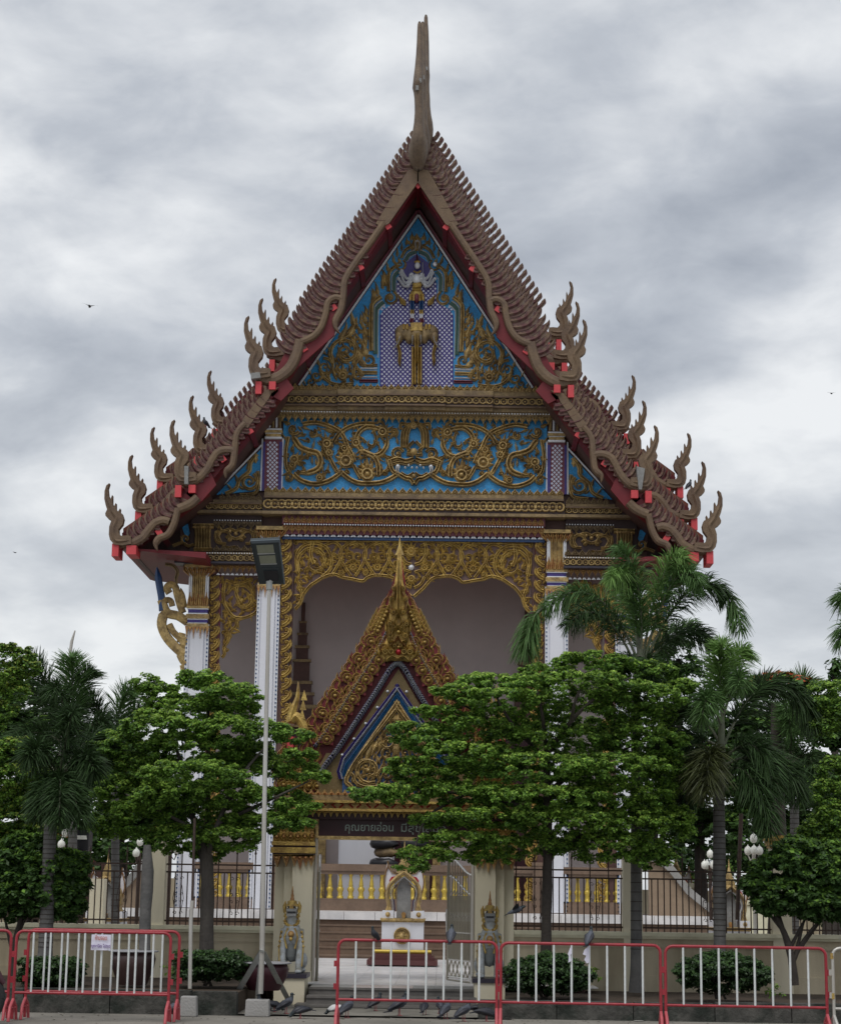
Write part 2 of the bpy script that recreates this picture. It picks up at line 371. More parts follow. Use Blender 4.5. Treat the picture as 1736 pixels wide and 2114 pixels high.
# ---------------------------------------------------------------- ground
g = MB(); g.box(-160, 160, -40, 25.62, -.5, 0)
g.build('car_park_ground', mat('worn_car_park', (.245,.225,.195), .9, 0, .14, 2.2, .35, 50, col2=(.155,.145,.125), c2scale=.7, c2amt=.8)); tag(bpy.data.objects['car_park_ground'], kind='structure')
g = MB(); g.box(-160, 160, 30.35, 400, -.5, .22)
tag(g.build('courtyard_ground', mat('courtyard', (.30,.27,.23), .85, 0, .15, 1, .2, 30)), kind='structure')
g = MB(); g.box(-160, -1.95, 25.8, 30.35, -.5, .27); g.box(1.75, 160, 26.05, 30.35, -.5, .17)
tag(g.build('planting_bed', 'soil'), kind='structure')
g = MB(); g.box(-1.95, 1.75, 25.62, 30.35, -.5, -.004); g.box(-1.95,160,25.62,26.05,-.5,-.004)
tag(g.build('gate_forecourt', mat('forecourt', (.235,.22,.19), .9, 0, .14, 2.2, .35, 50, col2=(.15,.14,.12), c2scale=.9, c2amt=.8)), kind='structure')
g = MB()
for a, b, wd_ in (((352, 2098), (412, 2084), .05), ((1270, 2094), (1322, 2110), .06), ((0,2110),(8,2100),.05)):
    P = []
    for q in (a, b):
        d = CR @ Vector((q[0]-868, -(q[1]-1057), -3863)); t = -1.6/d.z; P.append(CC+d*t)
    dr = (P[1]-P[0]).normalized(); n = Vector((-dr.y, dr.x, 0))*wd_
    g.add([(P[0]-n).to_tuple()[:2]+(.004,), (P[1]-n).to_tuple()[:2]+(.004,), (P[1]+n).to_tuple()[:2]+(.004,), (P[0]+n).to_tuple()[:2]+(.004,)], [(0,1,2,3)])
tag(g.build('painted_marking', mat('worn_marking', (.34,.33,.30), .9, 0, .25, 8, col2=(.22,.2,.18), c2scale=6, c2amt=.9)), kind='structure')
# kerb stones
kl = thing('planter_kerb', (-2.75, 25.75, 0), 'dark mossy stone kerb of the planting bed left of the gate steps', 'kerb')
kr = thing('planter_kerb', (3.3, 25.95, 0), 'dark stone kerb of the planting bed right of the gate steps', 'kerb')
def kerbs(par, x0, x1, y, h, ln):
    x = x0; me = None
    while x < x1:
        w_ = min(ln*random.uniform(.85,1.15), x1-x); m = MB(); dy_ = random.uniform(-.02,.02); e_ = .02
        hh = h+random.uniform(-.012,.012)
        m.box(x+.006, x+w_-.006, y+dy_, y+.22+dy_, -.05, hh-e_); m.box(x+.02, x+w_-.02, y+dy_+.015, y+.21+dy_, hh-e_, hh)
        m.build('kerb_stone', 'kerb', par); x += w_
kerbs(kl, -13.5, -1.9, 25.62, .31, 1.05); kerbs(kr, 1.3, 14.2, 25.88, .24, 1.0)

# ---------------------------------------------------------------- temple hall
T0 = thing('temple_hall', (0, 45, 0), 'tall ornate temple hall with steep tiered gable roof, gold relief on blue and white columns', 'temple')
UP = [(838,304),(566,700)]; MID = [(540,797),(380,964)]; LOW = [(372,1003),(262,1090)]
TIERS = [(0, 43.5, 1.0, 11.07, 1.0), (1, 48.0, 1.036, 12.83, 1.038), (2, 54.0, 1.095, 15.10, 1.115)]
def F0(x, y):
    w = W(x, y, 43.5); return (w.x, w.z)
FIN = [(135,1100),(112,1118),(99,1160),(97,1220),(108,1270),(118,1300),(104,1330),(106,1348),(122,1366),(150,1385),(134,1430),(131,1490),(140,1530),(170,1565),(235,1572),(300,1560),(297,1500),(262,1497),(225,1500),(207,1480),(205,1450),(235,1412),(244,1370),(232,1332),(214,1322),(216,1292),(200,1318),(184,1292),(184,1250),(168,1282),(157,1250),(157,1190),(142,1226),(128,1190),(123,1140)]
FINT = {0: [(228,1000),(362,869),(515,655)]}
for ti, TY, sx, zb, sz in TIERS:
    def K(x, y):
        X, Z = F0(x, y); return (X*sx, zb+(Z-11.07)*sz)
    u = px(43.5)*sx
    tier = thing('roof_tier', (0, TY, 0), None, None); tier.parent = T0; tier.location = (0, TY-45, 0)
    for k_ in list(tier.keys()):
        pass
    yend = [48.4, 54.6, 84][ti]
    # slabs of roof: upper, middle, lower  (top line, bottom line)
    m = MB()
    segs = [[(863,352),(592,742),(592,792),(575,797),(863,378)], [(592,742),(575,768),(560,776),(400,990),(400,1018),(412,1020),(592,800)], [(400,990),(405,985),(262,1090),(246,1126),(262,1131),(412,1026)]]
    segs = [[(863,352),(560,775),(575,800),(863,378)], [(575,775),(398,992),(412,1020),(588,800)], [(415,985),(250,1098),(250,1128),(268,1133),(428,1012)]]
    for q in segs:
        m = MB(); m.prism([K(*p) for p in q], TY+.14, TY+.62); m.mirror(); m.build('verge_beam', 'reddk', tier)
        m = MB(); m.prism([K(*p) for p in q], TY+.621, yend); m.mirror(); m.build('roof_slab', 'brown', tier)
    for q in ([(863,340),(560,764),(560,776),(863,353)], [(575,763),(398,981),(398,993),(575,776)], [(415,973),(250,1086),(250,1099),(415,986)]):
        m = MB(); m.prism([K(*p) for p in q], TY+.3, yend+.05); m.mirror(); m.build('tile_covering', 'tile', tier)
    # red backing of the serrated edge
    for q in ([(863,(322,322,352)[ti]),(632+(0,0,22)[ti],640+(0,0,12)[ti]),(566,770),(600,770),(690,690),(705,610),(863,372)], [(560,800),(430,930),(385,985),(392,1002),(428,975),(500,890),(575,805)], [(372,982),(432,968),(446,1000),(410,1040),(384,1018)], [(545,770),(585,770),(606,800),(580,826),(552,812)], [(395,1008),(300,1080),(246,1122),(290,1118),(360,1060),(408,1024)]):
        m = MB(); m.prism([K(*p) for p in q], TY+.04, TY+.12); m.mirror(); m.build('edge_backing', 'reddk', tier)
    # naga-body bargeboards, one per side
    for sgn in (-1, 1):
        m = MB()
        def strip(pts, w, a=0, b=0, y=TY):
            q = [K(*p) for p in smooth(pts, 4)]
            if sgn > 0: q = [(-x, z) for x, z in q]
            m.ridge(q, w*u, .10, y, 0, (a, b), [(-.5,-.9),(-.5,.1),(-.36,.8),(.0,1),(.36,.8),(.5,.1),(.5,-.9)])
        pol = [K(*p) for p in ((864,348),(864,375),(803,462),(788,470),(776,462),(842,352))]
        if sgn > 0: pol = [(-x, z) for x, z in pol]
        m.prism(pol, TY-.06, TY+.02)
        strip([(792,460),(764,500),(733,543),(712,578),(708,612),(703,640),(693,660),(693,676),(702,689)], 15, 0, .25)
        strip([(707,618),(692,614),(677,624),(672,648),(662,676),(645,695),(620,706)], 15)
        strip([(620,702),(612,730),(600,756),(578,776),(552,784),(528,772)], 23)
        pol = [K(*p) for p in ((576,800),(560,812),(556,822),(512,884),(498,880),(500,868),(548,806))]
        if sgn > 0: pol = [(-x, z) for x, z in pol]
        m.prism(pol, TY-.05, TY+.02)
        strip([(506,874),(489,895),(484,932),(479,960),(466,973),(466,987)], 14, 0, .3)
        strip([(485,931),(468,928),(449,934),(437,951),(428,968),(409,988),(386,998),(368,985)], 17)
        strip([(408,1026),(392,1040),(368,1050)], 19)
        strip([(367,1050),(359,1080),(346,1103),(328,1111),(321,1124),(325,1137)], 14, 0, .3)
        strip([(350,1077),(337,1074),(320,1080),(305,1096),(294,1110),(272,1121),(250,1122),(234,1108)], 18)
        m.build('bargeboard', 'khaki', tier)
    # serrated teeth
    for (a, b), n, dep in ((UP, 30, 56), (MID, 15, 47), (LOW, 9, 42)):
        A, B = K(*a), K(*b)
        dd = np.array([B[0]-A[0], B[1]-A[1]]); nd = dd/np.hypot(*dd); nr = np.array([-nd[1], nd[0]])   # inward (down-right on the left side)
        if nr[0] < 0: nr = -nr
        w_ = np.hypot(*dd)/n*.50
        for full in ((1,0,2) if dep == 56 else (1,)):
            D_ = (34, dep, dep+8)[full]*u
            R0 = nr*D_ ; c1 = nr*D_*.55+nd*w_*1.5; c2 = nr*D_*.16+nd*w_*.95
            path = [R0, R0*.8+c1*.2+nd*w_*.3, c1, c2, np.array([0.,0.])]
            path = [np.array(q) for q in smooth([tuple(q) for q in path], 4)]
            Lh, Rh = [], []
            for i, q in enumerate(path):
                t = i/(len(path)-1); tg = path[min(i+1,len(path)-1)]-path[max(i-1,0)]; tg /= np.hypot(*tg); nn = np.array([-tg[1], tg[0]])
                wd_ = (w_*(.84+.12*math.sin(PI*min(1,t*1.25)))*(1 if t < .66 else max(.03, (1-t)/.34))) if ti != 2 else w_*float(np.interp(t, [0,.4,.52,.72,.80,.9,1], [.96,.96,.58,.56,.72,.34,.02]))
                Lh.append(q+nn*wd_); Rh.append(q-nn*wd_)
            poly = Lh+Rh[::-1]
            for sgn in (-1, 1):
                mm = MB(); pp = [((p[0] if sgn < 0 else -p[0]), p[1]) for p in poly]
                mm.prism(pp, 0, .09)
                # raised rib
                rb = [((q[0] if sgn < 0 else -q[0]), q[1]) for q in path]
                mm.ridge(rb, w_*1.0, .045, 0, 0, (.1,.5), [(-.5,0),(0,1),(.5,0)])
                proto = None
                for i in range(n):
                    if dep == 56 and (0 if i < 5 else 1 if i < 14 else 2) != full: continue
                    t = (i+.5)/n; X = A[0]+dd[0]*t; Z = A[1]+dd[1]*t
                    if sgn > 0: X = -X
                    loc = (X, -.01-.012*(i%2), Z)
                    if proto is None:
                        proto = mm.build('roof_tooth', 'tooth', tier, loc=loc, local=False)
                    else: copyo(proto, tier, loc)
    # hang hong finials
    for tipx, tipy in [(228,1000),(362,869),(515,655)]:
        P = [K(tipx+(q[0]-135)*.2716, tipy+(q[1]-1100)*.2716) for q in FIN]
        for sgn in (-1, 1):
            m = MB(); pp = [(-x, z) for x, z in P] if sgn > 0 else P
            m.prism(pp, TY-.16, TY+.04)
            ctr = [(118,1140),(112,1200),(140,1270),(160,1320),(190,1370),(170,1430),(165,1490),(190,1540),(280,1535)]
            q = [K(tipx+(c[0]-135)*.2716, tipy+(c[1]-1100)*.2716) for c in smooth(ctr, 3)]
            if sgn > 0: q = [(-x, z) for x, z in q]
            m.ridge(q, 9*u, .04, TY-.16, 0, (.3,.1), [(-.5,0),(0,1),(.5,0)])
            m.build('hooked_finial', 'khaki', tier)
    # red beam ends under the hooked finials
    for x0, y0, x1, y1 in ((528,790,541,815),(556,790,570,806),(362,1004,376,1028),(390,1003,405,1019),(232,1124,247,1150),(262,1128,283,1146)):
        for sgn in (-1, 1):
            a = K(x0, y1); b = K(x1, y0); m = MB()
            xa, xb = (a[0], b[0]) if sgn < 0 else (-b[0], -a[0])
            m.box(xa, xb, TY-.12, TY+.5, a[1], b[1]); m.build('beam_end', 'redbr', tier)
    # purlin ends along the slope
    if ti == 0:
        for x, y in ((863,381),(801,466),(744,551),(689,634),(628,719),(516,889),(460,947),(328,1098)):
            for sgn in ((-1,) if x == 863 else (-1, 1)):
                cx_, cz_ = K(x, y); r_ = 6.5*u; cx_ = cx_ if sgn < 0 else -cx_
                an = .6 if x != 863 else PI/4
                an = an if sgn < 0 else -an
                v = [(cx_+r_*1.35*math.cos(an+PI/4+i*PI/2), cz_+r_*1.35*math.sin(an+PI/4+i*PI/2)) for i in range(4)]
                m = MB(); m.prism(v, TY+.0, TY+.05, 0); m.prism([(cx_+(a-cx_)*.9, cz_+(b-cz_)*.9) for a, b in v], TY+.05, TY+1.6, 1); o_ = m.build('purlin', ['redbr','reddk'], tier)
    # chofa
    prof = [(356,864,3,.10),(350,863.5,13,.24),(340,863,19,.34),(328,863,23,.42),(315,863.5,23.5,.46),(300,864.5,20.5,.44),(285,865,16,.38),(265,865.5,12.6,.31),(245,866,11.4,.27),(232,865.5,10.8,.26),(215,865,11,.26),(200,864.5,12.6,.30),(193,863.5,14,.36),(188,863.5,13.4,.34),(170,864,12,.26),(140,865,10.4,.22),(110,866,8.8,.19),(80,866.3,7.2,.15),(60,866,6,.11),(45,866,5,.08),(40,866,3.2,.05)]
    m = MB(); vv = []; n = 12
    for y, x, hw, hd in prof:
        X, Z = K(x, y); k_ = (356-y)/316.
        yo = TY-.12-.5*math.sin(PI*min(1,k_*1.3))*.5+(.25 if y < 150 else 0)*k_
        for j in range(n):
            t = 2*PI*j/n; vv.append((X+hw*.9*u*math.cos(t), yo+hd*math.sin(t)*1.2, Z))
    m.add(vv, [(i*n+j, i*n+(j+1)%n, (i+1)*n+(j+1)%n, (i+1)*n+j) for i in range(len(prof)-1) for j in range(n)]+[tuple(range(n)), tuple(range(len(prof)*n-1, (len(prof)-1)*n-1, -1))], 0, True)
    for x, y, w_ in ((862,205,3.2),(868,190,2.5)):                      # chipped bands and bolts
        X, Z = K(x, y); m.box(X-w_*u, X+w_*u, TY-.72, TY-.5, Z-.06, Z+.06, 1)
    m.build('horn_finial', ['chofa','greystone'], tier)

# junction patches (bare cement where finials are joined)
for p in ([(519,775),(538,773),(540,784),(520,787)], [(383,966),(391,966),(391,1003),(383,1003)]):
    m = MB(); m.prism([F0(*q) for q in p], 43.28, 43.5); m.build('cement_patch', 'greystone', T0)
m = MB(); m.prism([(-F0(*q)[0], F0(*q)[1]) for q in [(379,960),(396,956),(394,976),(390,1003),(384,1003)]], 43.28, 43.5); m.build('cement_patch', 'greystone', T0)

YG = 45.0
def G(x, y, Y=YG):
    w = W(x, y, Y); return (w.x, w.z)
def part(mb, name, mats): return mb.build(name, mats, T0)
# gable wall core
m = MB(); gw = [G(590,812), G(560,860), G(395,1040), G(372,1075), G(372,1168), G(583,1168), G(583,1112)]; m.prism([G(863,425)]+gw+[(-a, b) for a, b in gw[::-1]], YG+.02, YG+.11)
part(m, 'gable_wall', 'brown')
# pediment: blue field with white mosaic edge
m = MB()
tri = [G(863,452), G(622,796)]
m.prism([tri[0], tri[1], (-tri[1][0], tri[1][1])], YG-.06, YG+.02); part(m, 'pediment_panel', 'blue')
m = MB(); m.ridge([G(863,446), G(618,797)], px(YG)*4, .05, YG-.06, 0, (0,0), [(-.5,0),(-.5,1),(.5,1),(.5,0)]); m.mirror(); part(m, 'white_edge', 'mirror')
m = MB(); m.ridge([G(863,436), G(608,799)], px(YG)*5, .09, YG, 0, (0,0), [(-.5,0),(-.5,1),(.5,1),(.5,0)]); m.mirror(); part(m, 'plum_edge', 'plum')

# --- pediment relief: arch, lattice, figure on elephants (crop at 752.6, 478.3; 0.1539 per unit)
m = MB(); A = Orn(m, 752.6, 478.3, .1539, YG-.06, .07, 1.12)
i0 = 0
# lower side arches
A.path([(180,1690),(182,1120),(210,1030),(275,975)], 16, 1, .6); A.path([(150,1640),(150,1100),(180,1010),(255,940)], 60, 2, .5, prof=[(-.5,0),(-.5,1),(.5,1),(.5,0)])
A.path([(130,1600),(130,1090),(160,985),(235,925)], 14, 1, .9); A.path([(88,1600),(88,1075),(120,950),(220,870)], 62, 0, 1.3)
# upper side arches
A.path([(425,830),(425,650),(450,610),(480,570)], 12, 1, .6); A.path([(392,800),(392,640),(412,580),(455,530)], 42, 2, .5, prof=[(-.5,0),(-.5,1),(.5,1),(.5,0)])
A.path([(366,790),(366,630),(390,560),(440,515)], 14, 1, .9); A.path([(322,800),(322,610),(350,520),(420,462)], 48, 0, 1.2)
# top arch (left half)
A.path([(575,400),(615,335),(690,300)], 11, 1, .6); A.path([(555,385),(600,305),(700,268)], 40, 2, .5, prof=[(-.5,0),(-.5,1),(.5,1),(.5,0)])
A.path([(530,372),(580,290),(680,245)], 12, 1, .9); A.path([(492,352),(548,250),(645,192)], 42, 0, 1.2)
# rosette curls
A.curl(345,890,100,-60,1.3,34,0); A.curl(480,450,80,-60,1.3,26,0); A.bud(345,890,40,90)
for x, y, a, l_, w_, b_ in ((120,1000,105,230,60,.9),(190,870,112,220,60,.9),(255,760,108,200,55,.9),(330,560,112,190,50,.9),(300,640,120,150,45,.9),(400,430,110,150,45,.9),(440,340,100,140,45,.8),(500,260,100,130,40,.8),(560,190,95,130,40,.7),(620,130,90,140,40,.6),
                            (60,1150,140,110,40,1.),(60,1250,140,110,40,1.),(60,1350,140,110,40,1.),(60,1450,140,110,40,1.),(50,1080,130,120,40,1.),
                            (40,1700,120,280,110,1.),(-40,1770,115,300,110,1.),(30,1830,140,220,90,1.2),(30,1250,118,200,80,1.),(30,1400,118,200,80,1.),(30,1540,118,200,80,1.),(150,960,110,220,80,.9),(280,700,110,200,70,.9)):
    A.flame(x, y, a, l_, w_, b_)
A.curl(60,1720,85,120,-1.2,34,0); A.path([(-40,1790),(60,1800),(170,1790)], 40, 0)
A.path([(-60,1835),(170,1835)], 22, 1, .6); A.path([(-60,1890),(170,1890)], 55, 0, .9); A.path([(-60,1950),(170,1950)], 18, 1, .6); A.path([(-70,2000),(180,2000)], 50, 3, .8)
n0 = len(m.v)
m.mirror()
# hooded crown on the axis
for x, w_ in ((700,60),(640,40),(760,40)): A.path([(x,260),(x+(700-x)*.3,140),(700,20)], w_, 0, .8, (0,.4))
A.path([(690,230),(682,150),(705,125)], 22, 1, 1.3); A.path([(735,230),(740,150),(705,122)], 22, 1, 1.3)
part(m, 'pediment_arch', ['gold','mirror','teal','plum'])
# lattice
m = MB(); A = Orn(m, 752.6, 478.3, .1539, YG-.06, .03)
A.poly([(205,2075),(205,1120),(260,1040),(350,990),(430,930),(430,700),(470,600),(540,420),(700,300),(860,420),(930,600),(970,700),(970,930),(1050,990),(1140,1040),(1190,1120),(1190,2075)], 0, .012)
part(m, 'niche_back', 'purple')
m = MB(); A = Orn(m, 752.6, 478.3, .1539, YG-.074, .03); r_ = 16.5
for j in range(46):
    y = 700+j*31.0
    for i in range(-16, 17):
        x = 700+i*62+(31 if j % 2 else 0)
        lim = 485 if y > 1040 else (485-(1040-y)*1.3 if y > 940 else 265)
        if abs(x-700) > lim-12: continue
        A.poly([(x-r_,y),(x,y-r_),(x+r_,y),(x,y+r_)], 0, .008)
tag(part(m, 'lattice_tile', 'tile2'), kind='stuff')
# deity
m = MB(); A = Orn(m, 752.6, 478.3, .1539, YG-.09, .10)
def blob(x, y, rx, ry, mi=0, d=1.0, dy=0):
    X, Z = A.c((x, y)); m.ball((X, YG-.14-dy, Z), A.sz(ry), mi, 10, rx/ry, .55*d, 1)
for sx_ in (-1, 1):
    for (x0,y0),(x1,y1),(x2,y2) in (((50,600),(150,700),(215,560)),((60,610),(120,760),(95,700)),((40,640),(150,745),(240,640)),((55,590),(130,640),(200,530))):
        A.path([(700+sx_*x0,y0),(700+sx_*x1,y1),(700+sx_*x2,y2)], 36, 0, .7, n=4, dy=.06)
        blob(700+sx_*x2, y2, 26, 26, 0)
    blob(700+sx_*70, 590, 38, 40, 0); A.flame(700+sx_*150, 1000, 90 if 0 else (120 if sx_ < 0 else 60), 180, 90, .4*(-sx_)*-1, 1, .05)
    A.path([(700+sx_*60,850),(700+sx_*65,940)], 90, 1, .8, dy=.05); A.path([(700+sx_*62,930),(700+sx_*60,1060)], 66, 2, .8, dy=.05)
    A.path([(700+sx_*60,1060),(700+sx_*60,1120)], 58, 1, .8, dy=.05); A.path([(700+sx_*60,1110),(700+sx_*60,1175)], 56, 0, .8, dy=.05); A.path([(700+sx_*62,1170),(700+sx_*75,1230)], 60, 3, .8, dy=.05)
blob(245+700, 440, 34, 34, 0); A.path([(780,430),(785,700)], 12, 0, .5, dy=.1)
blob(700, 640, 62, 85, 0, 1.2); blob(705, 720, 70, 50, 1, 1.4); A.path([(640,780),(760,780)], 60, 1, 1, dy=.08); blob(700, 830, 90, 60, 1, 1.2); blob(700,900,40,70,3,1.4,.02)
blob(708, 465, 42, 52, 0, 1.6, .02); blob(708, 415, 46, 26, 1, 1.6, .03); A.path([(706,400),(706,310)], 34, 3, 1.2, (0,.6), dy=.08)
blob(692,460,6,4,3,1,.06); blob(724,460,6,4,3,1,.06); blob(708,490,12,4,3,1,.06); blob(708,475,6,10,0,1,.07)
A.path([(660,545),(708,570),(756,545)], 24, 1, .6, dy=.12)
part(m, 'deity_figure', ['mirror','goldbr','dkblue','plum'])
# elephants
m = MB(); A = Orn(m, 752.6, 478.3, .1539, YG-.09, .14)
for sx_ in (-1, 1):
    blob(700+sx_*170, 1350, 130, 110, 1, 1.4); blob(700+sx_*235, 1420, 60, 95, 1, 1.5); blob(700+sx_*100, 1400, 70, 120, 1, 1.2)
    A.path([(700+sx_*240,1420),(700+sx_*250,1530),(700+sx_*225,1640),(700+sx_*232,1760),(700+sx_*215,1820)], 46, 0, 1, (0,.3), dy=.05)
    A.path([(700+sx_*225,1430),(700+sx_*260,1530),(700+sx_*330,1590)], 18, 2, .8, (0,.4), dy=.1)
    A.path([(700+sx_*55,1430),(700+sx_*60,1540)], 16, 2, .8, (0,.5), dy=.22)
    A.path([(700+sx_*38,1560),(700+sx_*38,2060)], 70, 0, 1, dy=.05)
    A.path([(700+sx_*150,1270),(700+sx_*150,1340)], 90, 0, .8, dy=.14)
blob(700, 1400, 105, 150, 1, 1.5); A.path([(700,1400),(700,1560),(700,1700),(695,1790)], 62, 0, 1.2, (0,.3), dy=.14)
A.path([(700,1255),(700,1360)], 170, 0, 1, dy=.12, prof=[(-.5,0),(-.45,.8),(0,1),(.45,.8),(.5,0)])
part(m, 'elephant_figure', ['goldbr','golddk','mirror'])
# side scrolls of pediment (crop at 574, 350.8; 0.2263)
m = MB(); A = Orn(m, 574, 350.8, .2263, YG-.06, .07, 1.35)
A.curl(620,1660,110,-120,1.5,30); A.curl(610,1700,60,60,1,20); A.curl(430,1800,85,-100,1.3,24); A.curl(350,1880,60,-60,1.2,20); A.bud(590,1880,50,90); A.curl(720,1870,60,200,1.3,22); A.curl(300,1930,40,-60,1.2,14)
for x, y, a, l_, w_, b_ in ((560,1600,80,230,60,.9),(640,1540,75,220,60,.9),(700,1450,95,180,50,-.7),(520,1760,140,120,34,.8),(480,1720,110,120,34,.8),(380,1790,120,110,30,.8),(700,1640,100,160,40,.7),(670,1780,60,120,34,.8),(300,1870,125,90,26,.8),(520,1900,100,90,30,.5),(660,1930,80,90,30,.5),(440,1690,130,80,24,.8),(250,1960,120,50,20,.8)):
    A.flame(x, y, a, l_, w_, b_)
A.path([(700,1400),(640,1500),(520,1580),(480,1660),(500,1760)], 30); A.path([(380,1850),(460,1930),(560,1960),(690,1950)], 26); A.path([(760,1700),(700,1780),(690,1900)], 26)
A.field(230, 800, 1330, 1960, 62, 80, 24, lambda x, y: x > 1275-(y-430)*.665+95 and x < 770, lambda x, y: 110)
m.mirror(); part(m, 'pediment_scroll', ['gold'])
m = MB(); A = Orn(m, 752.6, 478.3, .1539, YG-.06, .05, 1.7)
A.field(-40, 690, 60, 1500, 74, 100, 34, lambda x, y: x > 720-(y+160)*.66+90 and ((y < 200) or (y < 500 and x < 500) or (y < 820 and x < 310) or (y >= 820 and x < 60)), lambda x, y: 108)
m.mirror(); part(m, 'pediment_flames', ['gold'])
for o in T0.children:
    if o.name.startswith('pediment_flames'): o['kind'] = 'stuff'

# --- horizontal mouldings. mo(x at left end, y top, y bottom, front depth, material)
def mo(name, x, yt, yb, Yf, mt, back=.3):
    a = W(x, yt, Yf); b = W(x, yb, Yf); m = MB(); X = abs(a.x)
    m.box(-X, X, Yf, YG+back, b.z, a.z); return part(m, name, mt)
def mo2(name, x0, x1, yt, yb, Yf, mt):
    a = W(x0, yt, Yf); b = W(x0, yb, Yf); c = W(x1, yt, Yf); m = MB()
    m.box(a.x, c.x, Yf, YG+.02, b.z, a.z); m.mirror(); return part(m, name, mt)
def row(name, x0, y, x1, n, Yf, w, h, mt, up=False, both=True, lab=None):
    """row of leaf shapes across the front (x0 measured left, mirrored run)"""
    a = W(x0, y, Yf); X0 = a.x; X1 = -a.x if x1 is None else W(x1, y, Yf).x
    W_ = (X1-X0)/n; s_ = 1 if up else -1; hh = h*px(Yf)
    pr = [(-.42,0),(-.48,.25),(-.40,.5),(-.22,.62),(-.10,.80),(0,1),(.10,.80),(.22,.62),(.40,.5),(.48,.25),(.42,0)]
    mm = MB(); mm.prism([(q[0]*W_*w, s_*q[1]*hh) for q in pr], -.045, .02)
    mm.ridge([(q[0]*W_*w*.62, s_*(q[1]*.8+.04)*hh) for q in pr], W_*.16, .035, -.045)
    mm.boss(0, s_*.3*hh, W_*.16, .05, -.045)
    pr0 = None
    sides = [(X0, W_, n)]
    if x1 is not None and both: sides.append((-X1, W_, n))
    for xs, ww, nn in sides:
        for i in range(nn):
            loc = (xs+(i+.5)*ww, Yf-45, a.z+random.uniform(-.006,.006))
            if pr0 is None: pr0 = mm.build(name, mt, T0, loc=loc, local=False)
            else: copyo(pr0, T0, loc)
def strip_stuff(name, x0, y, x1, pitch, Yf, r, mt, shape='dot', mirror=True):
    a = W(x0, y, Yf); X0 = a.x; X1 = -a.x if x1 is None else W(x1, y, Yf).x; m = MB(); p_ = pitch*px(Yf); n = int((X1-X0)/p_); R_ = r*px(Yf)
    for i in range(n):
        x = X0+(i+.5)*(X1-X0)/n
        if shape == 'dot': m.prism([(x-R_,a.z),(x,a.z-R_),(x+R_,a.z),(x,a.z+R_)], Yf-.02, Yf)
        elif shape == 'tri':
            m.prism([(x-R_,a.z-R_*.55),(x-R_*.05,a.z-R_*.55),(x-R_*.15,a.z+R_*.6)], Yf-.02, Yf); m.prism([(x+R_,a.z-R_*.55),(x+R_*.05,a.z-R_*.55),(x+R_*.15,a.z+R_*.6)], Yf-.02, Yf)
        elif shape == 'arc':
            m.ridge([(x+R_*1.05*math.cos(t), a.z+R_*1.05*math.sin(t)) for t in [2*PI*k/10 for k in range(11)]], R_*.62, .05, Yf, 0, prof=[(-.5,0),(-.2,1),(.2,1),(.5,0)]); m.boss(x, a.z, R_*.42, .06, Yf)
            x_ = x+(X1-X0)/n/2; m.boss(x_, a.z+R_*.7, R_*.32, .05, Yf); m.boss(x_, a.z-R_*.7, R_*.32, .05, Yf)
    if x1 is not None and mirror: m.mirror()
    tag(part(m, name, mt), kind='stuff')
# cornice under the pediment
mo('cornice', 583, 803, 812, YG-.42, 'golddk'); mo('cornice', 578, 815, 833, YG-.36, 'dkbr'); mo('light_fillet', 576, 812, 815, YG-.46, 'khaki')
mo('cornice', 574, 836, 845, YG-.30, 'golddk'); mo('light_fillet', 576, 833, 836, YG-.40, 'khaki'); mo('cornice', 571, 845, 853, YG-.22, 'golddk')
for x0, d_ in ((697,.10),(795,.18)):                                  # stepped projections
    mo('cornice', x0, 803, 812, YG-.42-d_, 'golddk'); mo('cornice', x0, 815, 833, YG-.36-d_, 'dkbr'); mo('light_fillet', x0, 812, 815, YG-.46-d_, 'khaki'); mo('cornice', x0, 836, 845, YG-.30-d_, 'golddk'); mo('light_fillet', x0, 833, 836, YG-.40-d_, 'khaki')
strip_stuff('cornice_pattern', 580, 824, 697, 14, YG-.36, 6.0, 'gold', 'arc'); strip_stuff('cornice_pattern', 697, 824, 795, 14, YG-.46, 6.0, 'gold', 'arc'); strip_stuff('cornice_pattern', 795, 824, None, 14, YG-.54, 6.0, 'gold', 'arc')
strip_stuff('mirror_bead', 573, 849, None, 6, YG-.22, 1.9, 'mirror')
row('crest_leaf', 588, 804, None, 38, YG-.40, 1.0, 15, 'gold', True)
row('pendant_leaf', 576, 853, None, 42, YG-.16, 1.0, 19, 'gold')
# frieze
mo2('frieze_panel', 586, 863, 853, 1013, YG-.04, 'blue')
for x0, x1 in ((540.5,543.5),(583,586)): mo2('white_edge', x0, x1, 905, 1013, YG-.08, 'mirror')
mo2('lattice_post', 547, 583, 905, 1013, YG-.10, 'plum')
mo2('purple_edge', 577, 583.2, 912, 1013, YG-.12, 'purple'); mo2('purple_edge', 543.5, 548, 912, 1013, YG-.12, 'purple')
m = MB(); u_ = px(YG); r_ = 3.1*u_
for j in range(22):
    for i in range(-1, 3):
        w = W(562.5, 914+j*4.55, YG-.10); x = w.x+(i-.5)*9.1*u_+(4.55*u_ if j % 2 else 0)
        if abs(x-w.x) > 13*u_: continue
        m.prism([(x-r_,w.z),(x,w.z-r_),(x+r_,w.z),(x,w.z+r_)], YG-.118, YG-.10)
m.mirror(); tag(part(m, 'lattice_tile', 'tile2'), kind='stuff')
for yt, yb, xo, d_, mt in ((856,862,0,.20,'golddk'),(862,884,3,.16,'brown'),(884,887,1,.2,'mirror'),(887,892,0,.22,'gold'),(892,895,2,.18,'mirror'),(895,901,3,.2,'gold'),(901,905,1,.2,'mirror')):
    mo2('short_column_band', 546+xo, 583-xo, yt, yb, YG-d_, mt)
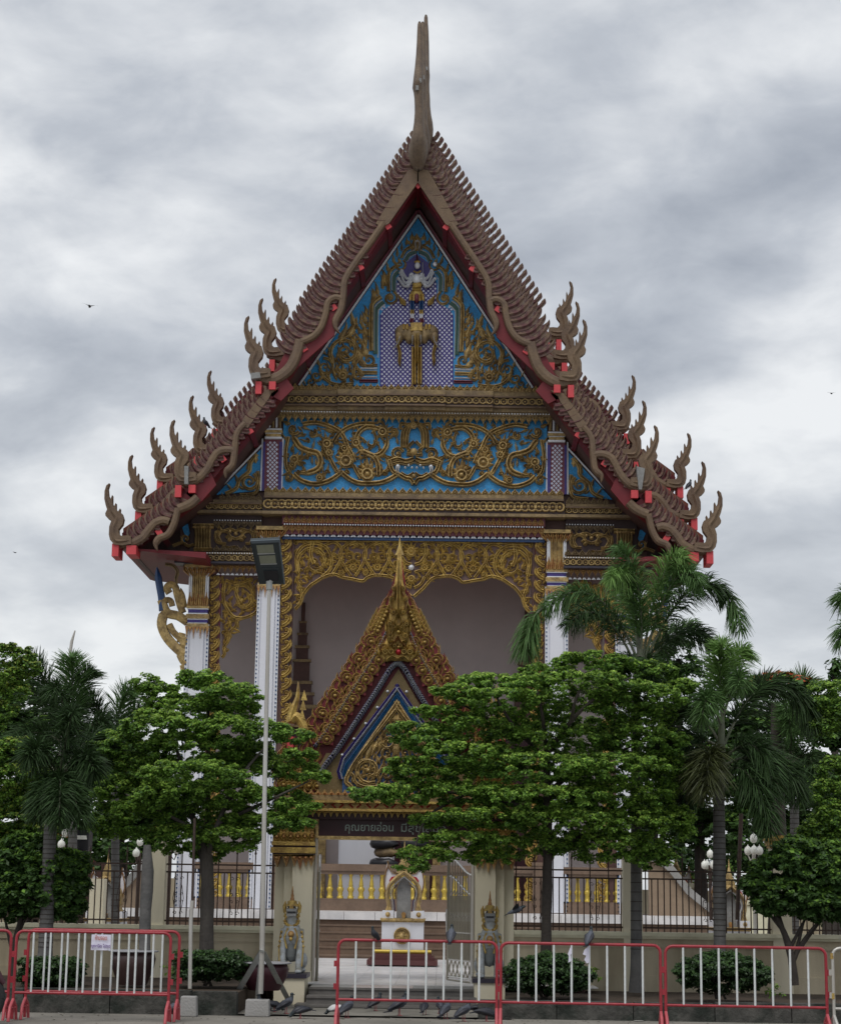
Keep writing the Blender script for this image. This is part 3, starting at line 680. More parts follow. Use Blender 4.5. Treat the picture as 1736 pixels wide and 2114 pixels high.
m = MB(); A = Orn(m, 0, 0, 1, YG-.16, .05)
for i in range(5): A.path([(550+i*7,862),(549+i*7.3,883)], 4.5, i % 2, 1, n=2)
m.mirror(); part(m, 'short_column_flutes', ['gold','mirror'])
# frieze relief (crop at 574, 854.6; 0.191)
m = MB(); A = Orn(m, 574, 854.6, .191, YG-.04, .11, 1.22)
P = A.path
P([(170,650),(250,720),(400,760),(560,720),(690,630)], 52); P([(680,630),(780,710),(900,752),(1100,745),(1220,700),(1310,640)], 52)
P([(150,240),(190,290),(240,360),(330,400),(430,430),(462,520),(420,600),(300,640),(170,630)], 62, 0, 1.1, (.1,.2)); P([(270,112),(400,95),(540,130),(660,190),(720,270),(760,380)], 46)
P([(1050,112),(900,112),(760,150),(660,220),(600,310)], 46, 0, 1.15); P([(115,250),(85,400),(88,560),(120,640)], 38)
P([(1180,230),(1172,350),(1100,440),(1000,448),(900,390),(850,300),(870,210),(960,145),(1100,165),(1170,210)], 50, 0, 1, (.1,.1)); P([(1030,190),(1060,270),(1030,350),(975,330),(985,285)], 30, 0, 1, (0,.3))
P([(890,410),(1000,440),(1060,500),(1085,580),(1085,670)], 52); P([(640,630),(570,500),(520,390),(470,270)], 44, 0, 1.1, (0,.3)); P([(560,480),(600,560),(640,620)], 40)
P([(760,360),(800,440),(830,520)], 40); P([(820,560),(860,640),(900,700)], 40)
for x, y, r, a in ((530,330,62,100),(555,430,48,120),(735,515,88,100),(965,655,88,92),(180,500,62,10),(160,560,44,200),(845,320,55,110),(450,700,45,60),(1130,200,60,30)): A.bud(x, y, r, a)
A.bud(720,380,48,95)
for x, y, r, a0, t, w_ in ((375,215,48,-70,1.1,26),(115,690,48,-70,1.2,26),(170,170,60,20,1.1,34),(1250,200,50,80,-1.1,26),(330,430,30,0,1,20),(920,380,34,0,1,20),(640,610,34,0,1,22),(1110,130,52,200,1.2,26)): A.curl(x, y, r, a0, t, w_)
for x, y, a, l_, w_, b_ in ((460,720,60,150,40,.5),(530,640,85,110,34,.4),(1110,660,50,150,40,.6),(1170,640,85,110,34,.4),(1200,280,60,170,44,.7),(620,200,170,170,44,.6),(590,170,160,140,40,.8),(650,120,100,60,34,.3),(870,330,140,110,34,.8),(880,430,-70,90,34,.5),(1080,480,30,60,24,.4),(840,120,-110,90,30,.5),(420,560,110,90,30,.7),(300,620,120,80,26,.5),(250,140,-10,130,34,.8),(1200,560,120,110,34,.5),(130,120,140,70,40,.4),(940,560,100,70,30,.2),(740,600,-80,80,24,.2),(860,560,0,80,24,.8),(480,260,140,70,30,.6),(1100,300,-150,70,24,.6),(1240,480,160,70,30,.6)): A.flame(x, y, a, l_, w_, b_)
A.field(110, 1180, 130, 640, 105, 105, 30, lambda x, y: True, lambda x, y: (x*1.7+y*2.3) % 360)
# guardian face, left half
for q, w_ in ((1336,30),(1366,30),(1396,30)): P([(q,370),(q+4,240),(q+26,165),(1470-(1468-q)*.25,125)], w_, 0, 1.2)
P([(1325,170),(1330,110),(1400,120),(1468,105)], 34, 0, 1.1); A.curl(1290,435,68,-20,-1.4,32); P([(1200,520),(1290,490),(1380,512),(1468,486)], 44, 0, 1.2); P([(1210,560),(1300,535),(1400,545),(1468,520)], 30, 0, 1.2)
P([(1200,500),(1240,620),(1320,665),(1380,700),(1430,710),(1468,765)], 46, 0, 1.2); P([(1330,640),(1400,675),(1468,640)], 28, 0, 1.1); A.flame(1215,500,150,90,34,.6); A.flame(1220,600,200,90,34,-.5); A.flame(1300,330,110,90,34,.4)
P([(1400,420),(1430,400),(1400,370),(1468,300)], 30, 0, 1.3); P([(1390,440),(1468,452)], 30, 0, 1.3)
A.path([(1296,570),(1290,610),(1305,660)], 34, 1, 1.6, (0,.4)); A.boss(1296,575,22,1,.06)
for x in (1375,1412,1448): A.boss(x, 590 if x != 1412 else 565, 10, 1, .08)
m.mirror()
A.boss(1468,420,36,0,.12); A.boss(1468,685,22,0,.12); A.bud(1468,140,36,90,0,.08)
part(m, 'frieze_relief', ['gold','mirror'])
# small side triangles
m = MB(); m.prism([G(539,928), G(539,1013), G(447,1022)], YG-.04, YG+.02); m.mirror(); part(m, 'side_panel', 'blue')
m = MB(); m.ridge([G(541,920), G(440,1024)], px(YG)*3, .05, YG-.04, 0, (0,0), [(-.5,0),(-.5,1),(.5,1),(.5,0)]); m.mirror(); part(m, 'white_edge', 'mirror')
m = MB(); A = Orn(m, 191.3, 701.5, .2716, YG-.04, .08, 1.3)      # crop of the left wing
A.curl(1190,1080,70,-60,1.6,22); A.path([(1250,870),(1200,940),(1190,1000),(1120,1060),(1090,1130),(1010,1170)], 26); A.path([(1255,1000),(1262,1100),(1230,1170),(1120,1180)], 24)
for x, y, a, l_, w_, b_ in ((1240,940,95,90,34,.4),(1190,1010,100,110,34,.6),(1110,1090,120,80,26,.7),(1060,1140,140,70,20,.7),(1230,1080,80,70,24,.6),(1150,1140,150,60,20,.8)): A.flame(x, y, a, l_, w_, b_)
m.mirror(); part(m, 'side_scroll', ['gold'])
# main cornice
mo('light_fillet', 545, 1023, 1026.5, YG-.44, 'khaki'); mo('cornice', 546, 1016, 1023, YG-.36, 'golddk'); mo('cornice', 543, 1026.5, 1054, YG-.34, 'dkbr'); mo('cornice', 541, 1054, 1060, YG-.46, 'golddk')
strip_stuff('scroll_band', 546, 1040, None, 14.5, YG-.34, 8.5, 'gold', 'arc'); row('crest_leaf', 546, 1017, None, 40, YG-.30, 1.0, 14, 'gold', True)
mo2('cornice', 440, 541, 1031, 1036, YG-.30, 'golddk'); mo2('light_fillet', 420, 541, 1036, 1039, YG-.38, 'khaki'); mo2('cornice', 404, 541, 1039, 1052, YG-.28, 'dkbr'); mo2('cornice', 398, 541, 1052, 1058, YG-.36, 'golddk')
strip_stuff('scroll_band', 425, 1045, 541, 12, YG-.28, 5, 'gold', 'arc'); row('crest_leaf', 452, 1032, 541, 7, YG-.26, 1.0, 15, 'golddk', True)
# architrave rows, centre
mo2('architrave', 583, 863, 1060, 1081, YG-.26, 'plum'); mo2('architrave', 583, 863, 1081, 1102, YG-.12, 'plum')
row('architrave_leaf', 585, 1079, None, 44, YG-.26, 1.0, 16, 'goldrd', True); strip_stuff('mirror_bead', 585, 1082, None, 5.5, YG-.28, 1.8, 'mirror'); row('pendant_leaf', 583, 1085, None, 40, YG-.14, 1.05, 18, 'goldrd')
mo2('dark_blue_fillet', 583, 863, 1105, 1113, YG-.02, 'dkblue'); strip_stuff('white_triangle', 585, 1104, None, 13.8, YG-.06, 6, 'mirror', 'tri')
# side bays above the columns (crop at 357, 1045.9; 0.1568)
mo2('side_frieze', 395, 541, 1058, 1140, YG-.10, 'dkbr'); mo2('side_cornice', 372, 541, 1139, 1143, YG-.34, 'golddk'); mo2('side_cornice', 364, 541, 1143, 1158, YG-.28, 'dkbr'); mo2('side_cornice', 360, 541, 1158, 1162, YG-.38, 'slate')
strip_stuff('mirror_bead', 440, 1074, 541, 5.5, YG-.13, 1.5, 'mirror'); strip_stuff('mirror_bead', 370, 1141, 541, 5.5, YG-.36, 1.5, 'mirror'); strip_stuff('scroll_band', 366, 1151, 541, 12, YG-.28, 5.2, 'gold', 'arc')
row('pendant_leaf', 440, 1077, 541, 7, YG-.12, 1.0, 15, 'golddk'); row('crest_leaf', 440, 1138, 541, 7, YG-.14, 1.0, 13, 'golddk', True)
row('pendant_leaf', 446, 1164, 533, 7, YG-.08, 1.0, 18, 'goldrd'); strip_stuff('white_triangle', 446, 1185, 533, 9, YG-.06, 4.2, 'mirror', 'tri')
m = MB(); m.prism([G(375,1086), G(388,1082), G(392,1100), G(380,1125), G(376,1124), G(382,1105)], YG-.02, YG+.02, 0); m.mirror(); m.box(0,0,0,0,0,0); part(m, 'blue_hook', 'blue')
m = MB(); A = Orn(m, 357, 1045.9, .1568, YG-.10, .10, 1.25)
A.path([(640,480),(600,400),(640,330),(720,340),(760,400),(830,430)], 34); A.curl(740,430,42,200,1.1,26); A.path([(570,330),(560,420),(600,480),(700,490)], 30); A.path([(680,320),(760,300),(830,330)], 32); A.boss(755,330,20); A.curl(600,340,36,40,1.1,20)
A.flame(650,330,120,90,30,.5); A.flame(590,300,60,80,24,-.4); A.path([(650,520),(740,540),(830,530)], 24)
n_ = len(m.v)
A.path([(1020,480),(1060,400),(1020,330),(940,340),(900,400),(830,430)], 34); A.curl(915,430,42,-20,-1.1,26); A.path([(1090,330),(1100,420),(1060,480),(960,490)], 30); A.path([(980,320),(900,300),(830,330)], 32); A.boss(895,330,20); A.curl(1060,340,36,140,-1.1,20); A.flame(1010,330,60,90,30,-.5); A.boss(828,360,24)
for i in range(6): A.path([(300+i*38,250),(308+i*35,400),(300+i*38,560)], 24, 0, 1.4, n=3)
A.path([(270,260),(540,260)], 60, 0, 1.3, n=2); A.path([(280,570),(520,570)], 44, 0, 1.3, n=2); A.curl(170,430,60,90,1.2,24); A.flame(130,500,110,120,30,.5); A.path([(0,520),(120,480),(200,520),(280,500)], 34)
m.mirror(); part(m, 'guardian_relief', ['gold'])

# --- columns
def column(xl, xr, ycap, yshaft, z0, inner):
    """xl..xr shaft, ycap top of capital, yshaft top of white shaft"""
    Yc = YG-.05; a = W(xl, yshaft, Yc); b = W(xr, yshaft, Yc); cx = (a.x+b.x)/2; hw = (b.x-a.x)/2; ztop = a.z
    out = []
    for sg in (1, -1):
        root = None
        m = MB(); c = cx*sg; d_ = hw*2
        m.box(c-hw*.93, c+hw*.93, Yc+.02, Yc+d_, z0, ztop); m.box(c-hw*.70, c+hw*.70, Yc-.03, Yc+.02, z0, ztop)
        m.box(c-hw*1.0, c-hw*.86, Yc-.012, Yc+.03, z0, ztop); m.box(c+hw*.86, c+hw*1.0, Yc-.012, Yc+.03, z0, ztop)
        sh = m.build('column', 'white', T0)
        m = MB()
        n = int((ztop-z0)/.10)
        for i in range(n):
            z = z0+(i+.5)*.10
            for s2 in (-1, 1): m.box(c+s2*hw*1.09-.014, c+s2*hw*1.09+.014, Yc+.0, Yc+.04, z-.018, z+.018)
        tag(m.build('mirror_bead', 'dkblue', sh), kind='stuff')
        m = MB()
        for s2 in (-1, 1): m.box(c+s2*hw*1.09-.032, c+s2*hw*1.09+.032, Yc+.02, Yc+.06, z0, ztop+.1)
        m.build('beaded_strip', 'mirror', sh)
        # capital from bottom: pointed drops, gold ring, purple ring, gold ring, purple ring, fluted bell, flared leaves
        u = px(Yc); H = (W(xl, ycap, Yc).z-ztop)
        m = MB(); k = hw/3.
        lv = [(0,.04,1.12,0),(.04,.055,1.10,2),(.095,.13-.0,1.12,1),(.13+.0,.165,1.30,0)]
        def rg(t0, t1, s_, mi): m.box(c-hw*s_, c+hw*s_, Yc-.04-hw*(s_-1), Yc+hw*2+hw*(s_-1), ztop+H*t0, ztop+H*t1, mi)
        rg(.02,.07,1.16,0); rg(.07,.085,1.02,2); rg(.085,.13,1.05,1); rg(.13,.145,1.08,2); rg(.145,.215,1.22,0); rg(.215,.235,1.05,2); rg(.235,.29,1.03,1); rg(.29,.305,1.12,2); rg(.305,.345,1.18,0); rg(.345,.86,.98,0); rg(.94,1.0,1.5,0)
        for i in range(7):                                            # drops
            x = c+(i-3)*hw*.36; q = .12 if i % 2 else .26
            m.prism([(x-hw*.2, ztop+H*.03), (x+hw*.2, ztop+H*.03), (x+hw*.05, ztop-q*.55), (x, ztop-q), (x-hw*.05, ztop-q*.55)], Yc-.075, Yc-.03, 3)
        for i in range(5):
            x = c+(i-2)*hw*.44; m.ridge([(x, ztop+H*.36), (x, ztop+H*.86)], hw*.40, .05, Yc-.03, 2 if i in (0,4) else 0)
            m.ridge([(x-hw*.05, ztop+H*.345), (x, ztop+H*.44), (x, ztop+H*.56)], hw*.5, .06, Yc-.05, 3, (0,.6))
        for i in range(7):
            x = c+(i-3)*hw*.32; x2 = c+(i-3)*hw*.50; m.ridge([(x, ztop+H*.80), (x2, ztop+H*.90), (x2*1.0+(x2-x)*.3, ztop+H*.985)], hw*.5, .08, Yc-.06, 3, (.2,.4))
        m.build('capital', ['gold','purple','mirror','goldrd'], sh)
column(388, 427, 1165, 1297, 1.24, False); column(536, 574, 1088, 1212, 1.24, True)
# --- gold carved strips beside columns
for x0, y0, y1, wd_ in ((443,1187,1905,18),(590,1112,1905,21)):
    m = MB(); A = Orn(m, 0, 0, 1, YG+.03, .06, 1.15)
    n = int((y1-y0)/26)
    for i in range(n):
        y = y0+i*26; sd_ = 1
        A.path([(x0-wd_*.45,y+24),(x0-wd_*.1,y+22),(x0+wd_*.4,y+12),(x0+wd_*.45,y)], 8, 0, 1, (.1,.3), n=3); A.curl(x0+wd_*.05, y+8, 6.5, 120, -1.2, 4.2, 0); A.curl(x0-wd_*.22, y+17, 5, 20, 1.1, 3.6, 0)
        A.flame(x0-wd_*.3, y+10, 120, 14, 5, .6)
    m.mirror(); part(m, 'carved_strip_relief', ['goldbr'])
for x0, x1, yt in ((433,453,1185),(579,601.5,1110)):
    mo2('carved_strip', x0, x1, yt, 1880, YG+.02, 'brown') if 0 else None
    a = W(x0, yt, YG+.04); b = W(x1, yt, YG+.04); m = MB(); m.box(a.x, b.x, YG+.03, YG+.12, 1.24, a.z); m.mirror(); part(m, 'carved_strip', 'brown')
a = W(603, 1110, YG+.1); b = W(609, 1110, YG+.1); m = MB(); m.box(a.x, b.x, YG+.08, YG+.2, 1.24, a.z); m.mirror(); part(m, 'inner_post', 'brown')
a = W(454, 1187, YG+.1); b = W(458, 1187, YG+.1); m = MB(); m.box(a.x, b.x, YG+.08, YG+.2, 1.24, a.z); m.mirror(); part(m, 'inner_post', 'plum')
# --- hanging fretwork, centre bay. backing follows the scalloped edge
YF = YG+.12
def BK(pts, Y=YF): return [G(x, y, Y) for x, y in pts]
edge = [(609,1258),(620,1246),(626,1228),(640,1210),(650,1203),(668,1192),(690,1186),(706,1192),(728,1196),(749,1200),(758,1193),(775,1188),(800,1190),(815,1196),(830,1214),(849,1232)]
m = MB(); m.prism(BK([(609,1112)]+edge)+[(0, G(849,1232,YF)[1]), (0, G(849,1112,YF)[1])], YF, YF+.05); m.mirror(); part(m, 'fretwork_back', mat('fretwork_back', (.15,.10,.095), .8, 0, .2, 3, .2, 30))
m = MB(); A = Orn(m, 0, 0, 1, YF, .07); P = A.path
P(edge, 7.5, 0, 1.1, n=3)
A.curl(650,1160,38,150,1.0,8); A.curl(650,1163,24,-90,1.3,6); P([(646,1118),(642,1145),(648,1165)], 9); P([(615,1185),(612,1150),(625,1128),(650,1122),(672,1130),(684,1150),(682,1175),(664,1192)], 8)
P([(613,1250),(622,1240),(622,1222),(614,1200)], 7); A.curl(620,1213,9,0,1.2,4.5); A.curl(618,1234,8,0,1.2,4.5); A.flame(614,1200,80,22,8,.5)
for i in range(3):
    cx_ = 705+i*50
    P([(cx_-22,1190),(cx_-10,1172),(cx_,1150),(cx_-2,1130),(cx_-16,1120),(cx_-34,1126)], 7); P([(cx_+20,1190),(cx_+8,1172),(cx_-4,1150),(cx_+2,1132),(cx_+18,1122),(cx_+34,1128)], 7)
    A.curl(cx_-16,1150,11,60,1.3,5); A.curl(cx_+16,1150,11,120,-1.3,5); A.bud(cx_,1183,7,90); A.bud(cx_+24,1172,9,90); A.flame(cx_,1148,95,22,8,.4); A.flame(cx_-18,1176,130,18,7,.6); A.flame(cx_+16,1176,50,18,7,-.6)
P([(612,1118),(700,1117),(800,1117),(860,1117)], 6)
for x, y, a, l_, b_ in ((628,1140,60,22,.6),(668,1140,120,22,-.6),(640,1190,200,22,.6),(672,1170,60,20,.6),(630,1170,120,20,.6),(660,1150,-60,24,.6),(655,1180,-20,24,.8)): A.flame(x, y, a, l_, 7, b_)
P([(830,1120),(826,1140),(836,1160),(849,1166)], 8); P([(833,1176),(849,1182)], 7); P([(828,1190),(836,1206),(849,1214)], 7); A.curl(836,1138,9,0,1.2,5); A.flame(836,1165,140,20,8,.5)
import bisect
def under(edge_):
    xs = [q[0] for q in edge_]; ys = [q[1] for q in edge_]
    return lambda x, y: xs[0] <= x <= xs[-1] and 1112 < y < np.interp(x, xs, ys)-7
A.field(612, 846, 1120, 1250, 15, 19, 6.5, under([(609,1258),(626,1228),(640,1208),(668,1190),(690,1184),(728,1194),(749,1198),(775,1186),(815,1194),(849,1230)]), lambda x, y: (x*5+y*7) % 360)
m.mirror(); A.bud(849,1140,12,90,0,.03); A.bud(849,1196,9,-90,0,.03); A.boss(849,1172,6,1,.04)
part(m, 'hanging_fretwork', ['goldbr','mirror'])
# side bays
edge = [(458,1358),(464,1350),(463,1336),(472,1322),(476,1304),(487,1294),(490,1282),(500,1277),(516,1272),(530,1262),(534,1240),(534,1200)]
m = MB(); m.prism(BK([(458,1188)]+edge+[(534,1188)]), YF, YF+.05); m.mirror(); part(m, 'fretwork_back', M['fretwork_back'] if 'fretwork_back' in M else bpy.data.materials['fretwork_back'])
m = MB(); A = Orn(m, 0, 0, 1, YF, .07); P = A.path
P(edge[:-1], 7, 0, 1.1, n=3); A.curl(500,1238,34,200,1.1,7); A.curl(500,1240,20,-90,1.2,6); P([(494,1200),(488,1225),(498,1246)], 8); P([(464,1200),(462,1240),(480,1272),(500,1276)], 8); P([(466,1198),(490,1206),(520,1196)], 7)
for x, y, a, l_, b_ in ((470,1220,70,24,.5),(520,1215,110,24,-.5),(470,1300,70,30,.5),(468,1330,70,26,.5),(478,1290,120,20,.5),(515,1250,60,20,.6),(480,1256,140,24,.6),(505,1262,20,24,.8),(465,1280,95,24,.3),(462,1350,80,20,.3)): A.flame(x, y, a, l_, 8, b_)
A.field(461, 532, 1196, 1350, 14, 18, 6.5, lambda x, y: y < np.interp(x, [458,472,487,500,530], [1350,1318,1290,1274,1258]), lambda x, y: (x*5+y*7) % 360)
A.curl(470,1312,8,0,1.2,5); A.curl(466,1340,6,0,1.2,4); A.curl(484,1276,8,0,1.2,5)
m.mirror(); part(m, 'hanging_fretwork', ['goldbr'])
# --- eave brackets shaped as nagas, at both outer corners
for sg in (-1, 1):
    m = MB(); A = Orn(m, 0, 0, 1, YG+.1, .12)
    q = lambda pts: [((G(x, y, YG+.1)[0]) * (1 if sg < 0 else -1), G(x, y, YG+.1)[1]) for x, y in pts]
    rd = [(-.5,-.6),(-.45,.6),(0,1),(.45,.6),(.5,-.6)]
    def rr(pts, w, a=0, b=0, mi=0): m.ridge(q(smooth(pts, 5)), w*px(YG)*1.35, .10, YG+.05, mi, (a, b), rd)
    rr([(325,1172),(328,1200),(334,1235),(336,1262)], 11, .3, 0, 1); rr([(334,1240),(345,1265),(368,1272),(388,1285)], 14); rr([(340,1262),(334,1290),(346,1318),(372,1345),(386,1352)], 15, .1, .1)
    rr([(350,1225),(345,1215),(352,1208),(362,1212),(366,1228),(372,1250),(378,1266)], 11); rr([(340,1240),(352,1240),(356,1252)], 9); rr([(374,1215),(378,1235),(382,1255)], 8, .4, 0)
    rr([(366,1315),(384,1322),(376,1340)], 16, .1, .2); rr([(372,1352),(378,1364),(386,1372)], 12); rr([(378,1374),(382,1390),(388,1402)], 10, 0, .3); rr([(350,1290),(358,1305),(372,1318)], 10)
    m.build('naga_bracket', ['gold','dkblue'], T0)
# red eave soffit seen at the corners
m = MB(); m.prism([F0(246,1128), F0(262,1131), (-4.9, F0(428,1150)[1]), (-4.9, F0(428,1137)[1])], 43.7, 48.3); m.mirror(); part(m, 'eave_soffit', 'reddk')
m = MB(); A = Orn(m, 357, 1045.9, .1568, YG-.3, .06); A.path([(-100,760),(0,780),(60,860),(40,960),(70,1080)], 50, 0, 1, (0,.3)); m.mirror(); part(m, 'corner_scroll', ['golddk'])

# --- hall body behind the porch
m = MB(); m.box(-5.75, 5.75, 49, 49.3, .2, 13.5); part(m, 'rear_wall', 'mauve')
m = MB(); m.box(-5.7, -5.4, 49.3, 84, .2, 12.5); m.mirror(); part(m, 'side_wall', 'white')
m = MB(); m.box(-5.6, 5.6, YG+.41, 48.99, 10.45, 10.6); part(m, 'porch_ceiling', 'red')
# pyramid crowns of the doorways on the rear wall
for cx in (-2.95, 2.95):
    m = MB(); z = 6.05; tiers = [(.62,.16),(.50,.12),(.56,.10),(.40,.25),(.44,.08),(.33,.22),(.37,.08),(.26,.5),(.30,.07),(.20,.30),(.24,.07),(.15,.28),(.18,.06),(.11,.26),(.13,.05),(.06,.5)]
    for hw, h in tiers:
        hw *= .8
        m.box(cx-hw, cx+hw, 48.95-hw*.45, 48.99, z, z+h, 0 if h > .1 else 1); z += h
    m.build('doorway_crown', ['brown','golddk'], T0)
m = MB()
for cx in (-2.95, 0, 2.95):
    m.box(cx-.75, cx-.55, 48.8, 48.99, 1.3, 6.05); m.box(cx+.55, cx+.75, 48.8, 48.99, 1.3, 6.05); m.box(cx-.8, cx+.8, 48.78, 48.99, 5.85, 6.05)
part(m, 'doorway_frame', 'gold')
m = MB()
for cx in (-2.95, 0, 2.95): m.box(cx-.55, cx+.55, 48.9, 48.98, 1.3, 5.85)
part(m, 'dark_door', 'maroon')
# --- platform, steps, marble, balustrade
m = MB(); m.box(-6.9, 6.9, 43.0, 84, .2, 1.04); part(m, 'platform_base', 'stone')
m = MB()
for i in range(20):
    x = -6.95+i*.695; m.box(x+.004, x+.691, 42.93, 45.0, 1.04, 1.22)
part(m, 'marble_ledge', 'marble')
m = MB(); m.box(-6.9, 6.9, 45.0, 49, 1.04, 1.21); part(m, 'porch_floor', 'stone')
for i in range(5):
    m = MB(); m.box(-3.2, 3.2, 43.0-(i+1)*.42, 43.0-i*.42, .2, .90-i*.15); m.box(-3.2, 3.2, 42.985-(i+1)*.42, 43.0-i*.42, .90-i*.15, .93-i*.15); part(m, 'stone_step', 'stone')
def balustrade(x0, x1, Y, z0, n):
    m = MB(); m.box(x0, x1, Y-.1, Y+.1, z0+.02, z0+.26); m.box(x0, x1, Y-.08, Y+.08, z0+.26, z0+.3); m.box(x0, x1, Y-.12, Y+.12, z0+.94, z0+1.1); m.box(x0, x1, Y-.08, Y+.08, z0+.86, z0+.94)
    bl = m.build('balustrade', 'stone', T0)
    prof = [(.075,0),(.075,.05),(.05,.07),(.062,.10),(.05,.13),(.068,.17),(.085,.21),(.07,.25),(.045,.28),(.058,.30),(.045,.33),(.048,.36),(.034,.44),(.03,.5),(.045,.52),(.05,.56)]
    mb = MB(); mb.lathe(prof, (0,0,0), 10); pr = None
    for i in range(n):
        x = x0+(i+.5)*(x1-x0)/n; loc = (x, Y-45, z0+.3)
        if pr is None: pr = mb.build('baluster', 'yellow', bl, loc=loc, local=False)
        else: copyo(pr, bl, loc)
balustrade(-2.95, 2.95, 45.05, 1.2, 24)
for sg in (-1, 1):
    a, b = sorted((sg*3.66, sg*5.25)); balustrade(a, b, 45.05, 1.2, 7)
    a, b = sorted((sg*2.93, sg*3.16)); m = MB(); m.box(a, b, 44.9, 45.2, 1.2, 2.32); m.box(a-.02, b+.02, 44.88, 45.22, 2.32, 2.4); part(m, 'rail_post', 'stone')
# curved side ramps of the platform
for sg in (-1, 1):
    q = [(5.6,.2),(5.6,2.5),(5.8,2.48),(6.1,2.25),(6.5,1.75),(7.0,1.35),(7.5,1.15),(8.4,1.12),(8.4,.2)]
    m = MB(); m.prism([(sg*x, z) for x, z in q], 44.2, 44.5); part(m, 'ramp_wall', mat('ramp_stone', (.26,.19,.13), .6, 0, .12, 5, .2, 40) if sg < 0 else bpy.data.materials['ramp_stone'])
    m = MB(); m.ridge([(sg*x, z+.03) for x, z in q[1:-1]], .16, .12, 44.2, 0, (0,0), [(-.5,-2.6),(-.5,1),(.5,1),(.5,-2.6)]); part(m, 'ramp_coping', 'concrete')
# black and gold coiled naga carving on the porch floor
m = MB()
for z, r_, mi in ((2.35,.40,0),(2.62,.33,1),(2.82,.40,0),(3.02,.30,1)):
    P = [(-.25+r_*1.1*math.cos(t)*1.4, 46.5+r_*math.sin(t), z+.02*math.sin(3*t)) for t in [2*PI*k/16 for k in range(17)]]
    m.tube(P, .12, 8, mi)
m.box(-.7, .5, 46.0, 47.0, 1.21, 2.25, 1); m.box(-.45, .75, 46.2, 46.9, 3.1, 3.35, 2); m.box(-.3, .6, 46.25, 46.85, 3.35, 3.6, 2)
tag(m.build('naga_throne', ['black','golddk','gold'], None, loc=(-.1,46.5,1.21)), 'black and gold coiled serpent pedestal on the porch behind the balustrade', 'statue')
# orphan white screen behind gate opening
m = MB(); m.box(-1.75, -.45, 47.5, 47.6, 2.2, 3.25); m.box(-1.8, -.4, 47.61, 47.7, 1.21, 3.3)
m.v and tag(m.build('projection_screen', 'white', None, loc=(-1.1,47.6,1.21)), 'plain white board on the porch seen through the gate opening', 'board')

# ---------------------------------------------------------------- gateway
GX = .045
T1 = thing('temple_gateway', (0, 30, .22), 'cream pillared temple gateway with tall gold and red tiered gable and a maroon name board', 'gateway')
def g1(x, y, Y=30.0):
    w = W(x, y, Y); return (w.x-GX, w.z)
class GO(Orn):
    def c(s, p):
        w = W(s.ox+p[0]*s.k, s.oy+p[1]*s.k, s.Y); return (w.x-GX, w.z)
def gp(mb, name, mats): return mb.build(name, mats, T1)
for sg in (-1, 1):
    m = MB()
    for x0, x1, Y in ((604,646,30.0),(587,604,30.1),(568,587,30.2)):
        a = g1(x0, 1800, Y)[0]; b = g1(x1, 1800, Y)[0]; zt = g1(600, 1768)[1]
        xa, xb = (a, b) if sg < 0 else (-b, -a); m.box(xa, xb, Y, 30.7, .2, zt)
        m.box(xa-.012, xb+.012, Y-.015, 30.69, .2, .42)
    pl = gp(m, 'gate_pillar', 'cream')
    m = MB()
    X0, X1 = g1(564, 1750)[0], g1(648, 1750)[0]; xa, xb = (X0, X1) if sg < 0 else (-X1, -X0)
    def bx(mi, yt, yb, d, ex=0): m.box(xa-ex, xb+ex, 30-d, 30.75, g1(600, yb)[1], g1(600, yt)[1], mi)
    bx(0,1765,1768,.05); bx(1,1762,1765,.03); bx(0,1750,1762,.10,.03); bx(1,1746,1750,.03); bx(0,1738,1746,.07,.02); bx(0,1690,1738,.02)
    A = GO(m, 0, 0, 1, 30.0, .06)
    i0, f0 = len(m.v), len(m.f)
    for x in (572,591,608,620,632,643):
        q = 1.7 if x in (620,) else 1
        P_ = [(x-8,1766),(x+8,1766),(x+5,1776),(x,1780+10*q),(x-5,1776)]
        pts = [A.c(p) for p in P_]; pts = pts if sg < 0 else [(-a, b) for a, b in pts]
        m.prism(pts, 29.95, 30.0+(.2 if x < 600 else .02), 2)
        c_ = A.c((x, 1772)); m.boss(c_[0] if sg < 0 else -c_[0], c_[1], .03, .06, 29.95, 2)
    for i in range(6):
        x = 572+i*14.5
        for yy, r_ in ((1728,6),(1708,5.5)):
            c_ = A.c((x, yy)); cx_ = c_[0] if sg < 0 else -c_[0]
            m.boss(cx_, c_[1], r_*.0078*.6, .06, 29.98, 2)
            m.ridge([(cx_+r_*.0078*math.cos(t), c_[1]+r_*.0078*1.3*math.sin(t)) for t in [2*PI*k/8 for k in range(9)]], .02, .04, 29.98, 0)
            m.prism([(cx_-.04, c_[1]+.03), (cx_+.04, c_[1]+.03), (cx_, c_[1]+.11)], 29.95, 29.98, 2)
    m.build('pillar_capital', ['goldbr','maroon','goldrd'], pl)
    m = MB(); xo = g1(651, 1800)[0]*(1 if sg < 0 else -1)
    m.tube([(xo, 30.05, .24), (xo, 30.05, g1(651, 1705)[1])], .028, 8); gp(m, 'hinge_post', 'polem')
